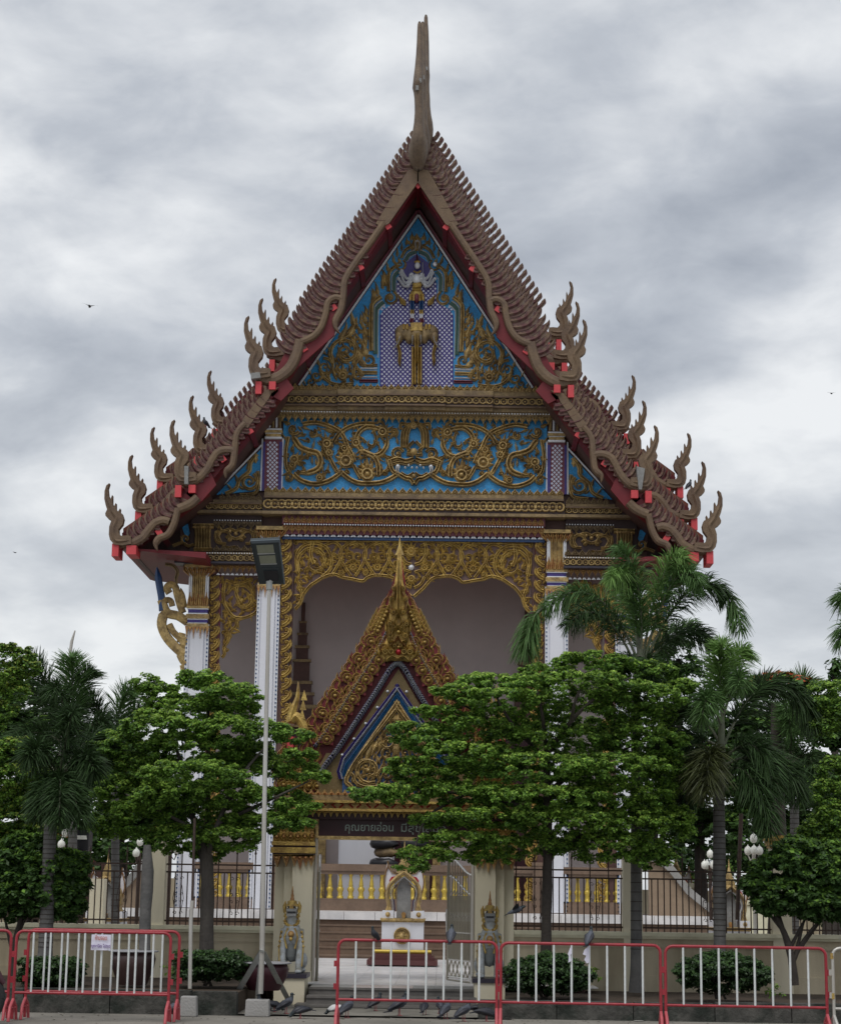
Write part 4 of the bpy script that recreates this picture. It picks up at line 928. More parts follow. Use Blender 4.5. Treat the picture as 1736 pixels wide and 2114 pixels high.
# name board and lintel
m = MB(); a = g1(658, 1690); b = g1(658, 1726); m.box(a[0], -a[0], 30.05, 30.25, b[1], a[1]); nb = gp(m, 'name_board', 'maroon')
m = MB(); m.box(g1(652,1700)[0], a[0], 30.0, 30.3, g1(658,1730)[1], a[1]); m.box(-a[0], -g1(652,1700)[0], 30.0, 30.3, g1(658,1730)[1], a[1]); m.box(a[0], -a[0], 30.0, 30.3, g1(658,1733)[1], b[1]); gp(m, 'gold_lintel', 'gold')
def text_mesh(txt, size, mt, loc, par, name, width=None, rotx=PI/2, ext=.006):
    cu = bpy.data.curves.new(name, 'FONT'); cu.body = txt; cu.size = size; cu.align_x = 'CENTER'; cu.extrude = ext; cu.offset = .0015; cu.resolution_u = 3
    o = bpy.data.objects.new(name, cu); COL.objects.link(o); dg = bpy.context.evaluated_depsgraph_get(); dg.update()
    me = bpy.data.meshes.new_from_object(o.evaluated_get(dg)); bpy.data.objects.remove(o)
    me.materials.clear(); me.materials.append(M[mt]); o = bpy.data.objects.new(name, me); COL.objects.link(o)
    if me.vertices and width:
        xs = [v.co.x for v in me.vertices]; w_ = max(xs)-min(xs); c_ = (max(xs)+min(xs))/2
        for v in me.vertices: v.co.x = (v.co.x-c_)*width/w_
    o.rotation_euler = (rotx, 0, 0); o.parent = par; o.location = Vector(loc)-parent_loc(par); return o
w1 = g1(712, 1716)[0]; w2 = g1(812, 1716)[0]
text_mesh('คุณยายอ่อน', .17, 'letter', ((w1+w2)/2, 30.04, g1(760,1716)[1]), nb, 'raised_lettering', w2-w1)
w1 = g1(828, 1716)[0]; w2 = g1(920, 1716)[0]
text_mesh('มีสุขเสมอ', .17, 'letter', ((w1+w2)/2, 30.04, g1(870,1718)[1]), nb, 'raised_lettering', w2-w1)
# entablature
def ge(name, x, yt, yb, Yf, mt):
    a = W(x, yt, Yf); b = W(x, yb, Yf); X = abs(a.x-GX); m = MB(); m.box(-X, X, Yf, 30.7, b.z, a.z); return gp(m, name, mt)
ge('entablature', 566, 1672, 1690, 29.96, 'maroon'); ge('entablature', 575, 1668, 1673, 29.80, 'goldbr'); ge('entablature', 577, 1656, 1668, 29.86, 'gold'); ge('entablature', 574, 1651, 1656, 29.78, 'goldbr'); ge('entablature', 578, 1640, 1651, 29.92, 'golddk')
m = MB()
for i in range(26):                                                   # chevrons
    w0 = g1(580+i*18.0, 1662, 29.86); x = w0[0]; z = w0[1]
    if x > -g1(580, 1662)[0]: break
    s_ = 1 if i % 2 else -1
    m.ridge([(x-s_*.04, z+.045), (x+s_*.02, z), (x-s_*.04, z-.045)], .03, .02, 29.86)
gp(m, 'chevron_band', 'red')
def grow(name, x0, y, n, Yf, h, mt, up, W1=None):
    a = W(x0, y, Yf); X0 = a.x-GX; X1 = -X0; w_ = (X1-X0)/n; s_ = 1 if up else -1; hh = h*px(Yf)
    mm = MB(); pr = [(-.5,0),(-.46,.35),(-.25,.45),(-.12,.75),(0,1),(.12,.75),(.25,.45),(.46,.35),(.5,0)]
    mm.prism([(p*w_, s_*q*hh) for p, q in pr], -.03, .02); mm.boss(0, s_*.32*hh, w_*.2, .04, -.03); p0 = None
    for i in range(n):
        loc = (X0+(i+.5)*w_, Yf-30, a.z-.22)
        if p0 is None: p0 = mm.build(name, mt, T1, loc=loc, local=False)
        else: copyo(p0, T1, loc)
grow('fringe_leaf', 577, 1672, 38, 29.9, 14, 'goldbr', False); grow('crest_leaf', 580, 1641, 34, 29.95, 13, 'goldrd', True)
# gable (crop at 574, 1084.2; 0.3016)
Yg = 29.95
def gz(x, y, Y=Yg): return g1(574+.3016*x, 1084.2+.3016*y, Y)
AX = 825
m = MB(); m.prism([gz(AX,250), gz(730,560), gz(180,1440), gz(270,1700), gz(300,1880)]+[(-a, b) for a, b in [gz(300,1880), gz(270,1700), gz(180,1440), gz(730,560)]], 30.05, 30.75)
m.prism([gz(60,1600,30.1), gz(0,1700,30.1), gz(60,1880,30.1), gz(300,1880,30.1), gz(300,1600,30.1)], 30.1, 30.8); m.prism([(-a, b) for a, b in [gz(60,1600,30.1), gz(0,1700,30.1), gz(60,1880,30.1), gz(300,1880,30.1), gz(300,1600,30.1)]], 30.1, 30.8)
gp(m, 'gable_core', 'reddk')
m = MB(); m.prism([gz(AX,985), gz(440,1560), gz(330,1560), gz(250,1700), gz(290,1860)]+[(-a, b) for a, b in [gz(290,1860), gz(250,1700), gz(330,1560), gz(440,1560)]], 29.98, 30.05)
gp(m, 'gable_field', mat('olive_panel', (.16,.11,.045), .6, .1, .25, 3, .3, 40))
m = MB(); m.prism([gz(AX,1130), gz(450,1620), gz(410,1700), gz(440,1745), gz(440,1870)]+[(-a, b) for a, b in [gz(440,1870), gz(440,1745), gz(410,1700), gz(450,1620)]], 29.94, 29.98)
gp(m, 'gable_panel', 'dkblue')
m = MB(); A = GO(m, 574, 1084.2, .3016, 29.94, .06, 1.2); P = A.path
P([(AX,1092),(440,1592),(410,1690),(425,1740)], 15, 1, .8, n=1); P([(AX,1112),(450,1606),(426,1690),(440,1740)], 8, 2, 1, n=1)
P([(AX,1150),(470,1640),(450,1720)], 18, 3, .5, n=1)
P([(AX,1205),(490,1690),(500,1790),(560,1850)], 30, 0, .7); P([(AX,1245),(520,1635),(515,1720),(545,1775),(620,1795),(760,1780),(AX,1790)], 22, 0, 1.1)
A.curl(620,1680,95,60,1.5,26); A.curl(600,1650,50,200,1.2,18); A.curl(740,1710,60,140,1.2,20); A.curl(755,1480,60,200,-1.2,20); A.curl(745,1560,44,60,1.2,16)
for x, y, a, l_, w_, b_ in ((600,1620,75,180,50,.5),(640,1580,70,200,50,.5),(690,1560,85,160,44,.4),(720,1620,60,90,30,.6),(800,1580,90,150,60,.1),(780,1430,100,110,30,.4),(700,1640,120,90,30,.5),(560,1740,120,110,34,.6),(AX,1360,90,90,40,0)): A.flame(x, y, a, l_, w_, b_)
A.field(520, 800, 1330, 1790, 44, 62, 18, lambda x, y: x > 825-(y-1245)*.82+26 and y > 1300, 80)
for x, y in ((750,1140),(680,1250),(600,1360),(520,1465),(440,1575)): A.boss(x, y, 9, 2)
m.mirror(); gp(m, 'gable_relief', ['gold','purple','mirror',mat('deep_blue_strip', (.01,.08,.20), .4, 0, .4, 14, .4, 60)])
# silver braids
m = MB(); A = GO(m, 574, 1084.2, .3016, 29.98, .09)
def braid(pts, w, st):
    q = smooth(pts, 6)
    A.path(pts, w*.9, 0, .7)
    for i in range(0, len(q)-1, st):
        (x0, y0), (x1, y1) = q[i], q[min(i+1, len(q)-1)]; a = math.degrees(math.atan2(-(y1-y0), x1-x0)); d_ = math.hypot(x1-x0, y1-y0); n = max(1, int(d_/14))
        for k in range(n):
            x = x0+(x1-x0)*k/n; y = y0+(y1-y0)*k/n
            for s_ in (-1, 1): A.path([(x, y), (x+w*.55*math.cos(math.radians(a+s_*52)), y-w*.55*math.sin(math.radians(a+s_*52)))], 9, 1, 1.1, (0,.5), n=1, dy=.03)
braid([(820,945),(770,985),(680,1130),(560,1310),(420,1520),(330,1640),(290,1700)], 46, 1)
braid([(745,730),(660,900),(500,1150),(360,1370),(250,1520)], 26, 1)
m.mirror(); gp(m, 'mirror_braid', ['silver','mirror'])
# flame rosettes: two rising rows each side
def rosette():
    m = MB(); A = GO(m, 0, 0, 1, 0, .07)
    def R_(pts, w, mi, a=0, b=0, dy=0): m.ridge([(x*.0023, z*.0023) for x, z in smooth(pts, 4)], w*.0023, .05, -dy, mi, (a, b))
    m.boss(0, 0, .035, .07, -.03, 0); R_([(-28,0),(-20,-22),(0,-28),(20,-22),(28,0),(18,20),(0,26),(-18,20),(-28,0)], 14, 0)
    R_([(-40,-10),(-44,20),(-20,44),(10,40),(40,60)], 14, 0, .2, .4); R_([(30,-20),(44,10),(36,40),(20,80)], 14, 0, .2, .5); R_([(-10,40),(-20,75),(6,110),(16,150)], 20, 1, .2, .6); R_([(15,50),(30,90),(36,125)], 14, 0, .2, .6)
    R_([(-50,-30),(-70,0),(-66,40)], 16, 0, .2, .6)
    m.prism([(-.12,-.05),(.10,-.09),(.10,.12),(.03,.36),(-.03,.14),(-.12,.08)], -.02, .05, 2)
    return m
rm = rosette(); rm.s = [False]*len(rm.s); r0 = None
def placer(pts, n, Y, sc):
    global r0
    q = [gz(x, y, Y) for x, y in pts]; q = [(np.interp(t, np.linspace(0,1,len(q)), [a for a, b in q]), np.interp(t, np.linspace(0,1,len(q)), [b for a, b in q])) for t in np.linspace(0, 1, n)]
    for x, z in q:
        for sg in (-1, 1):
            loc = (x if sg < 0 else -x, Y-30, z-.22)
            if r0 is None: o = r0 = rm.build('flame_rosette', ['goldbr','goldrd','reddk'], T1, loc=loc, local=False)
            else: o = copyo(r0, T1, loc)
            o.scale = (sc if sg < 0 else -sc, sc, sc)
placer([(745,600),(680,740),(225,1420)], 12, 30.02, 1.05); placer([(735,860),(335,1470)], 10, 29.93, 1.0); placer([(712,800),(280,1480)], 9, 29.99, .85); placer([(700,640),(640,760),(190,1440)], 10, 30.04, .8)
placer([(250,1600),(60,1600),(20,1640)], 6, 30.03, 1.0); placer([(240,1700),(130,1700),(30,1700)], 6, 30.03, 1.0); placer([(270,1790),(130,1790),(40,1780)], 6, 30.03, .95)
# spire with stacked crowns
m = MB(); A = GO(m, 574, 1084.2, .3016, 29.9, .09); P = A.path
sp = [gz(x, y, 29.9) for x, y in ((826,150),(819,200),(815,205),(815,230),(806,330),(797,400),(786,440),(775,500),(765,600),(750,700),(748,760),(720,830),(700,900),(745,935),(775,925),(825,930))]
m.prism(sp+[(-a, b) for a, b in sp[::-1]][1:], 29.9, 30.15, 0)
P([(AX,400),(795,480),(775,560),(800,600)], 16, 1); P([(AX,370),(808,430),(800,470)], 12, 0)
for x, y, r in ((795,440,16),(780,510,18),(790,600,18),(765,680,20),(790,700,18),(735,870,26),(775,870,24),(770,760,22),(800,830,16)): A.bud(x, y, r, 95)
P([(AX,600),(800,660),(815,700)], 14, 0); P([(AX,690),(790,735),(765,790),(790,800)], 18, 0, 1.2); P([(AX,760),(800,800),(770,830)], 14, 1); P([(745,930),(780,905),(AX,925)], 16, 0, 1.3); A.flame(700,900,110,90,26,.4); A.flame(760,860,100,90,26,.3); A.flame(745,740,100,80,24,.3); A.flame(770,560,100,70,22,.3)
m.mirror(); P([(AX,240),(AX,640)], 30, 0, 1.3, (.5,.2)); A.boss(AX,735,16); A.boss(AX,870,22,2); A.boss(AX,840,14)
m.lathe([(.075,0),(.05,.06),(.02,.16),(.008,.26),(.002,.3)], (0, 29.98, gz(826,205)[1]), 8)
gp(m, 'spire', ['goldbr','goldrd','red'])
m = MB(); q = [gz(x, y, 30.2) for x, y in ((843,190),(855,300),(875,420),(905,520),(895,590),(880,560),(850,420),(838,300))]
m.prism(q, 30.2, 30.3); gp(m, 'red_rear_ridge', 'redbr')
# corner finials of the gate roof (naga heads)
for sg in (-1, 1):
    m = MB(); q = [g1(x, y, 30.05) for x, y in smooth([(622,1535),(628,1505),(612,1480),(600,1490),(606,1465),(614,1440),(616,1408)], 5)]
    q = q if sg < 0 else [(-a, b) for a, b in q]
    m.ridge(q, .17, .12, 30.05, 0, (0,.45), [(-.5,-.8),(-.4,.6),(0,1),(.4,.6),(.5,-.8)])
    for x, y in ((626,1460),(628,1440),(624,1480),(600,1470)):
        a = g1(x, y, 30.0); cx_ = a[0] if sg < 0 else -a[0]; m.prism([(cx_-.05, a[1]-.05), (cx_+.05, a[1]-.05), (cx_, a[1]+.12)], 29.96, 30.05)
    gp(m, 'naga_finial', 'goldbr')
    m = MB(); a = g1(606, 1548, 29.9); b = g1(594, 1522, 29.9); xa, xb = sorted((a[0]*-sg*1.0, b[0]*-sg*1.0)) if sg > 0 else (b[0], a[0])
    if sg > 0: xa, xb = -a[0], -b[0]
    m.box(xa, xb, 29.8, 30.1, a[1], b[1]); gp(m, 'beam_end', 'redbr')
# gate leaves (swung open inwards)
def leaf(hx, ang, lab):
    m = MB(); wd_ = 1.15; zb, zh, zf = .27, 1.92, 2.22
    top = [(wd_*t, zh+(zf-zh)*(3*t*t-2*t**3)) for t in [k/8 for k in range(9)]]
    m.tube([(0,0,zb-.02),(0,0,zh+.02)], .022, 8, 0); m.tube([(0,0,zb-.02),(0,0,zb+.0),(wd_*.5,0,zb),(wd_,0,zb),(wd_,0,zf+.02)], .022, 8, 0)
    m = MB(); m.tube([(0,0,zh+.02),(0,0,zb),(wd_,0,zb),(wd_,0,zf+.02)], .022, 8, 0)
    fr = MB()
    lf = m.build('gate_leaf', ['steel'], T1, loc=(hx, .15, -.22), local=False); lf.rotation_euler = (0,0,ang)
    b = MB(); b.tube([(x,-.012,z) for x, z in top], .02, 8); b.tube([(x,-.012,z-.30) for x, z in top], .018, 8)
    for z in (zb+.05, zb+.32, 1.02): b.tube([(0,-.012,z),(wd_,-.012,z)], .017, 8)
    b.build('bright_rail', 'chrome', lf, loc=(0,0,0), local=False)
    b = MB(); b.box(-.008,.008,-.008,.008,0,1); p0 = None
    for i in range(17):
        x = wd_*(i+1)/18.; zt = np.interp(x, [q[0] for q in top], [q[1] for q in top])
        for z0, z1 in ((zb+.32, 1.6 if i % 2 else zt), ):
            if p0 is None: o = p0 = b.build('leaf_bar', 'steel', lf, loc=(x,0,z0), local=False)
            else: o = copyo(p0, lf, (x,0,z0))
            o.scale = (1,1,z1-z0)
    b = MB()
    for z in (1.25, 1.62):
        for i in range(8): b.tube([(wd_*(i+.5)/8.,0,z),(wd_*(i+1)/8.,0,z+.06),(wd_*(i+1.5)/8. if i < 7 else wd_,0,z)], .008, 5)
    for i in range(6): b.tube([(wd_*(i+.1)/6,0,zb+.30),(wd_*(i+.5)/6,0,zb+.18),(wd_*(i+.1)/6,0,zb+.07)], .012, 5); b.tube([(wd_*(i+.9)/6,0,zb+.30),(wd_*(i+.5)/6,0,zb+.18),(wd_*(i+.9)/6,0,zb+.07)], .012, 5)
    tag(b.build('leaf_scrollwork', 'steel', lf, loc=(0,0,0), local=False), kind='stuff')
    b = MB(); b.tube([(wd_,0,1.35),(wd_+.07,0,1.38),(wd_+.1,0,1.3),(wd_+.06,0,1.05),(wd_+.02,0,.95)], .014, 6); b.build('leaf_handle', 'chrome', lf, loc=(0,0,0), local=False)
leaf(1.235, PI-math.radians(71), ''); leaf(-1.19, math.radians(93.5), '')
for o in T1.children: pass
T1.location.x = GX
# landing, steps
st = thing('gate_steps', (GX, 28.6, 0), 'dark stone steps with a pinkish marble landing leading through the gateway', 'steps')
m = MB()
for i, (y, z) in enumerate(((27.75,.035),(28.0,.145),(28.5,.245))):
    z0 = (0,.035,.145)[i]
    m = MB(); m.box(-1.15 if i else -1.3, 1.32 if i else 1.45, y, 30.3, z0, z); m.box(-1.15 if i else -1.3, 1.32 if i else 1.45, y-.02, y+.03, z-.03, z+.002); m.build('step', 'step', st)
for i in range(8):
    m = MB(); x = -1.14+i*.306; m.box(x+.002, x+.304, 28.55, 29.35, .246, .252); m.build('landing_tile', 'marbpk' if i in (2,3,4) else 'concrete', st)
m = MB()
for j in range(12):
    for i in range(10):
        x = -3+i*.62; y = 29.37+j*.62; m.box(x+.002, x+.618, y+.002, y+.618, .246, .256)
tag(m.build('marble_paving', 'marble', st), kind='stuff')
m = MB(); m.box(-3.05, 3.25, 37.0, 40.9, .22, .262); tag(m.build('upper_marble_floor', 'marble', None), kind='structure')

# ---------------------------------------------------------------- boundary walls with iron fence
YW = 30.3
def zw(x, y): return W(x, y, YW).z
zc1, zc0 = zw(450,1912), zw(450,1923)
def boundary(sg, x0, x1, piers, lab):
    t = thing('boundary_wall', ((x0+x1)/2, YW, .2), lab, 'wall')
    m = MB(); m.box(x0, x1, YW, YW+.22, .1, zc0-.02); m.box(x0, x1, YW-.03, YW, .1, .42); m.box(x0, x1, YW-.02, YW, zc0-.16, zc0-.10)
    n = int((x1-x0)/2.4)
    m.build('wall_panel', 'wallmud', t)
    m = MB(); m.box(x0, x1, YW-.05, YW+.26, zc0-.02, zc0+.02); m.box(x0, x1, YW-.08, YW+.28, zc0+.02, zc1); m.build('coping', 'creamlt', t)
    prs = []
    for pxx in piers:
        m = MB(); m.box(pxx-.15, pxx+.15, YW-.04, YW+.26, .1, 2.42); p = m.build('wall_pier', 'cream', t)
        m = MB(); m.box(pxx-.17, pxx+.17, YW-.06, YW+.28, 2.42, 2.46); m.box(pxx-.2, pxx+.2, YW-.09, YW+.31, 2.46, 2.53); m.box(pxx-.23, pxx+.23, YW-.12, YW+.34, 2.53, 2.57); m.box(pxx-.12, pxx+.12, YW, YW+.22, 2.57, 2.62); m.build('pier_cap', 'goldbr', p)
        prs.append(pxx)
    # fence rails
    z_t, z_t2, z_b = zw(450,1786), zw(450,1802), zw(450,1903)
    m = MB()
    for z in (z_t, z_t2, z_b): m.box(x0, x1, YW+.09, YW+.12, z-.012, z+.012)
    m.build('fence_rail', 'iron', t)
    b = MB(); b.box(-.009,.009,-.009,.009,0,1); p0 = None; b2 = MB(); b2.lathe([(.016,0),(.02,.02),(.008,.05),(.012,.06),(.002,.12)], (0,0,0), 6)
    x = x0+.05; i = 0; s0 = None
    while x < x1:
        if min([abs(x-q) for q in prs] or [9]) > .17:
            lb = YW+.105-YW; zt = z_t2 if i % 3 else z_t+.17
            z0 = zc1
            loc = (x-(x0+x1)/2, .105, z0-.2)
            if p0 is None: o = p0 = b.build('fence_bar', 'iron', t, loc=loc, local=False)
            else: o = copyo(p0, t, loc)
            o.scale = (1,1,zt-z0)
            if i % 3 == 0:
                loc = (x-(x0+x1)/2, .105, zt-.2)
                if s0 is None: s0 = b2.build('spear_tip', 'iron', t, loc=loc, local=False)
                else: copyo(s0, t, loc)
        x += .098; i += 1
    # scroll ornaments
    m = MB(); x = x0+.4
    while x < x1-.3:
        if min([abs(x-q) for q in prs] or [9]) > .35:
            for s_ in (-1, 1):
                for zc_, r_ in ((z_t2-.10,.04),(z_t2-.35,.035),(z_b+.30,.035),(z_b+.12,.04)):
                    m.tube([(x+s_*(.045+r_*(1-k/10.)*math.cos(k*.7)*.8), YW+.105, zc_+r_*(1-k/10.)*math.sin(k*.7)) for k in range(10)], .005, 4)
                m.tube([(x+s_*.05, YW+.105, z_b+.16), (x+s_*.085, YW+.105, z_b+.35), (x+s_*.05, YW+.105, z_t2-.2)], .005, 4)
        x += .9
    tag(m.build('fence_scrollwork', 'iron', t), kind='stuff')
    return t
PL = W(320,1850,YW).x; PR = W(1306,1850,YW).x; PR2 = W(1613,1850,YW).x
boundary(-1, -8.2, -1.82, [PL, PL-2.6, -1.95+0], 'weathered cream wall with rusty iron fence left of the gateway') if 0 else boundary(-1, -13.7, -1.83, [PL, PL-2.75, PL-5.5, PL-8.25], 'weathered cream wall with rusty iron fence left of the gateway')
boundary(1, 1.93, 14.5, [PR, PR2, PR2+2.75, PR2+5.5], 'weathered cream wall with rusty iron fence right of the gateway')

# ---------------------------------------------------------------- guardian lions on pedestals
def lion(x, Y, z0, lab, labp, w_):
    t = thing('lion_statue', (x, Y, z0), lab, 'statue', 'guardian lions by the gate')
    m = MB()
    for s_ in (-1, 1):
        m.tube([(x+s_*.115, Y-.10, z0+.02), (x+s_*.12, Y-.10, z0+.25), (x+s_*.125, Y-.06, z0+.48), (x+s_*.10, Y, z0+.62)], [.05,.048,.06,.08], 10)
        m.ball((x+s_*.118, Y-.14, z0+.03), .055, 0, 8, 1, 1.5, .6); m.ball((x+s_*.14, Y+.28, z0+.04), .06, 0, 8, 1, 1.6, .7); m.ball((x+s_*.15, Y+.26, z0+.18), .10, 0, 8, .8, 1.2, 1.2)
    m.tube([(x, Y+.32, z0+.28), (x, Y+.15, z0+.36), (x, Y, z0+.48), (x, Y-.06, z0+.62), (x, Y-.06, z0+.72), (x, Y-.10, z0+.86)], [.14,.16,.165,.145,.10,.085], 12)
    b = m.build('lion_body', 'statuew', t)
    m = MB(); m.ball((x, Y-.10, z0+.34), .075, 0, 10, 1, .8, 2.4); m.build('grey_chest', 'statueg', t)
    m = MB()
    for s_ in (-1, 1):
        m.tube([(x+s_*.05, Y-.17, z0+.66), (x+s_*.10, Y-.17, z0+.52), (x+s_*.06, Y-.17, z0+.36)], .014, 6); m.tube([(x+s_*.16, Y-.08, z0+.58), (x+s_*.178, Y-.1, z0+.35), (x+s_*.165, Y-.12, z0+.10)], .012, 6)
        for k in range(4): m.ball((x+s_*(.15+.01*k), Y-.1, z0+.60-.07*k), .022)
    m.ball((x, Y-.20, z0+.57), .05, 1, 8); m.ball((x, Y-.21, z0+.50), .03, 0, 8)
    for k in range(9): t_ = PI*k/8; m.ball((x+.10*math.cos(t_), Y-.14, z0+.76-.07*math.sin(t_)), .026)
    m.build('chest_ornament', ['goldbr','goldrd'], t)
    m = MB(); m.ball((x, Y-.14, z0+.90), .085, 0, 10, 1, 1, .95); m.box(x-.07, x+.07, Y-.27, Y-.17, z0+.83, z0+.87); m.box(x-.075, x+.075, Y-.27, Y-.15, z0+.90, z0+.94)
    h = m.build('lion_head', 'greystone', t)
    m = MB(); m.box(x-.055, x+.055, Y-.262, Y-.2, z0+.87, z0+.90); 
    for s_ in (-1, 1): m.ball((x+s_*.04, Y-.235, z0+.965), .018)
    m.build('mouth_and_eyes', 'black', h)
    m = MB()
    for k in range(7): t_ = PI*k/6; m.tube([(x+.09*math.cos(t_), Y-.12, z0+.86-.06*math.sin(t_)), (x+.12*math.cos(t_), Y-.14, z0+.82-.08*math.sin(t_))], [.03,.006], 6)
    for s_ in (-1, 1): m.tube([(x+s_*.10, Y-.12, z0+.88), (x+s_*.115, Y-.12, z0+.98), (x+s_*.10, Y-.12, z0+1.05)], [.03,.028,.006], 6)
    m.lathe([(.10,0),(.095,.03),(.07,.05),(.075,.07),(.05,.09)], (x, Y-.13, z0+.97), 12); m.box(x-.03, x+.03, Y-.25, Y-.21, z0+.94, z0+1.0)
    m.build('mane_and_crown', 'goldbr', h)
    m = MB(); m.lathe([(.035,0),(.03,.04),(.02,.06),(.024,.08),(.012,.12),(.014,.14),(.004,.22)], (x, Y-.13, z0+1.05), 8); m.build('crown_tip', 'goldrd', h)
    p = thing('statue_pedestal', (x, Y, .0), labp, 'pedestal', 'lion pedestals by the gate')
    m = MB(); m.box(x-w_, x+w_, Y-.3, Y+.45, 0, z0-.06); m.build('pedestal_block', 'cream', p)
    m = MB(); m.box(x-w_-.03, x+w_+.03, Y-.33, Y+.48, z0-.06, z0); m.build('pedestal_cap', 'slate', p)
xl = W(601,2000,28.6).x; zl = W(601,2010,28.6).z; xr = W(1010,2000,28.6).x; zr = W(1010,2020,28.6).z
lion(xl, 28.6, zl, 'white and gold guardian lion statue facing front, left of the gate steps', 'cream pedestal with dark cap under the left guardian lion', .225)
lion(xr, 28.6, zr, 'white and gold guardian lion statue behind the red barrier, right of the gate steps', 'cream pedestal with dark cap under the right guardian lion', .225)

# ---------------------------------------------------------------- boundary-stone shrines
def shrine(cx, Y, z0, sc, lab, plinth=True, name='boundary_stone_shrine'):
    t = thing(name, (cx, Y, z0), lab, 'shrine', 'boundary stone shrines around the hall')
    u = px(37.5)*.1506*sc; zt = 1792
    def c(x, y): return (cx+(x-668)*u, z0+(zt-y)*u)
    def both(fn):
        fn(lambda x, y: c(x, y)); fn(lambda x, y: (2*cx-c(x, y)[0], c(x, y)[1]))
    def bx(mb, x0, y0, x1, y1, d0, d1, mi=0): a = c(x0, y1); b = c(x1, y0); mb.box(a[0], b[0], Y-d0, Y+d1, a[1], b[1], mi)
    m = MB(); bx(m, 205,1730,1131,1792,.75,.5); bx(m, 250,1690,1090,1730,.65,.45); bx(m, 285,1650,1050,1690,.6,.4); m.build('maroon_base', 'stone' if not plinth else mat('maroon_stone', (.10,.035,.035), .5) if 'maroon_stone' not in bpy.data.materials else bpy.data.materials['maroon_stone'], t)
    m = MB(); m.tube([(c(290,1625)[0], Y-.45, c(0,1625)[1]), (c(1046,1625)[0], Y-.45, c(0,1625)[1])], 27*u, 10); m.build('yellow_ledge', 'yellow', t)
    m = MB(); bx(m, 385,1240,940,1650,.35,.35); bx(m, 550,1240,765,1650,.365,.36); m.build('white_plinth', 'white', t)
    m = MB(); bx(m, 365,1195,960,1225,.42,.4); bx(m, 380,1222,945,1245,.38,.38); m.build('gold_ledge', 'gold', t)
    m = MB(); w = c(655,1420); m.boss(w[0], w[1], 112*u, .04, Y-.365, 0, 20)
    m.ridge([(w[0]+92*u*math.cos(q), w[1]+92*u*math.sin(q)) for q in [2*PI*k/20 for k in range(21)]], 36*u, .04, Y-.39); m.boss(w[0], w[1], 38*u, .04, Y-.40, 0, 10)
    for k in range(8): q = PI*k/4; m.ridge([(w[0]+30*u*math.cos(q), w[1]+30*u*math.sin(q)), (w[0]+80*u*math.cos(q), w[1]+80*u*math.sin(q))], 14*u, .02, Y-.395)
    m.build('gold_wheel', 'gold', t)
    for x0, x1, x in ((390,540,462),(796,942,872)):
        m = MB(); bx(m, x0,1095,x1,1195,.33,.3); sb = m.build('side_block', 'white', t)
        m = MB(); w = c(x, 1145); m.boss(w[0], w[1], 34*u, .04, Y-.33, 0, 10); m.build('gold_boss', 'gold', sb)
    m = MB(); m.prism([c(*p) for p in ((575,1195),(578,800),(610,710),(668,650),(726,710),(760,800),(763,1195))], Y-.12, Y+.08); m.build('grey_stone_tablet', 'greystone', t)
    m = MB(); m.prism([c(*p) for p in ((640,1130),(668,1110),(700,1130),(690,1190),(650,1190))], Y-.2, Y-.14); m.build('incense_bowl', 'goldrd', t)
    m = MB()
    def f1(q):
        m.ridge([q(*p) for p in smooth([(440,1110),(470,1040),(452,940),(452,850),(480,760),(560,670),(668,585)], 4)], 48*u, .12, Y-.18, 0, (0,0), [(-.5,-2),(-.5,.5),(0,1),(.5,.5),(.5,-2)])
        m.prism([q(*p) for p in ((430,1100),(510,1100),(500,1060),(470,980),(450,1010))], Y-.28, Y-.1, 0)
        m.ridge([q(*p) for p in smooth([(530,1100),(520,980),(498,900),(505,810),(560,740),(668,650)], 4)], 16*u, .06, Y-.20, 1); m.ridge([q(*p) for p in smooth([(552,1100),(540,980),(520,900),(525,820),(580,760)], 4)], 14*u, .06, Y-.17, 2)
    both(f1)
    m.lathe([(110*u,0),(90*u,40*u),(100*u,50*u),(70*u,100*u),(80*u,110*u),(50*u,150*u),(58*u,160*u),(34*u,200*u),(14*u,300*u),(4*u,420*u)], (cx, Y-.1, c(0,600)[1]), 10, 0)
    m.build('gold_arch', ['gold','mirror','purple'], t)
    m = MB()
    def f2(q):
        P = [q(*p) for p in ((445,450),(425,540),(410,620),(402,740),(430,880),(452,850),(466,750),(560,650),(600,620),(520,600),(470,565),(455,500))]; m.prism(P, Y-.10, Y-.02, 0)
        m.ridge([q(*p) for p in smooth([(445,440),(450,500),(420,600),(402,740),(432,890)], 3)], 18*u, .05, Y-.10, 1); m.prism([q(*p) for p in ((470,700),(500,655),(570,640),(540,690),(480,750))], Y-.12, Y-.10, 2)
        m.ridge([q(*p) for p in ((452,520),(500,600),(600,615))], 12*u, .03, Y-.1, 1)
    both(f2)
    m.build('white_wing', ['white','goldrd','red'], t)
    return t
ax = W(833,1900,37.5); shrine(ax.x, 37.5, W(833,1991,37.5).z, 1.0, 'white and gold shrine with grey stone tablet and gold wheel, framed by the gateway')
a_ = W(220,1900,39.0); shrine(a_.x, 39.0, .25, .92, 'small white and gold boundary shrine behind the iron fence, left of the potted trunk', False)
a_ = W(1505,1900,39.0); shrine(a_.x, 39.0, .25, .92, 'small white and gold boundary shrine behind the right palm trunk', False)
a_ = W(1395,1850,52.0); shrine(a_.x, 52.0, .3, 1.1, 'distant gold and orange shrine seen above the curved ramp on the right', False)

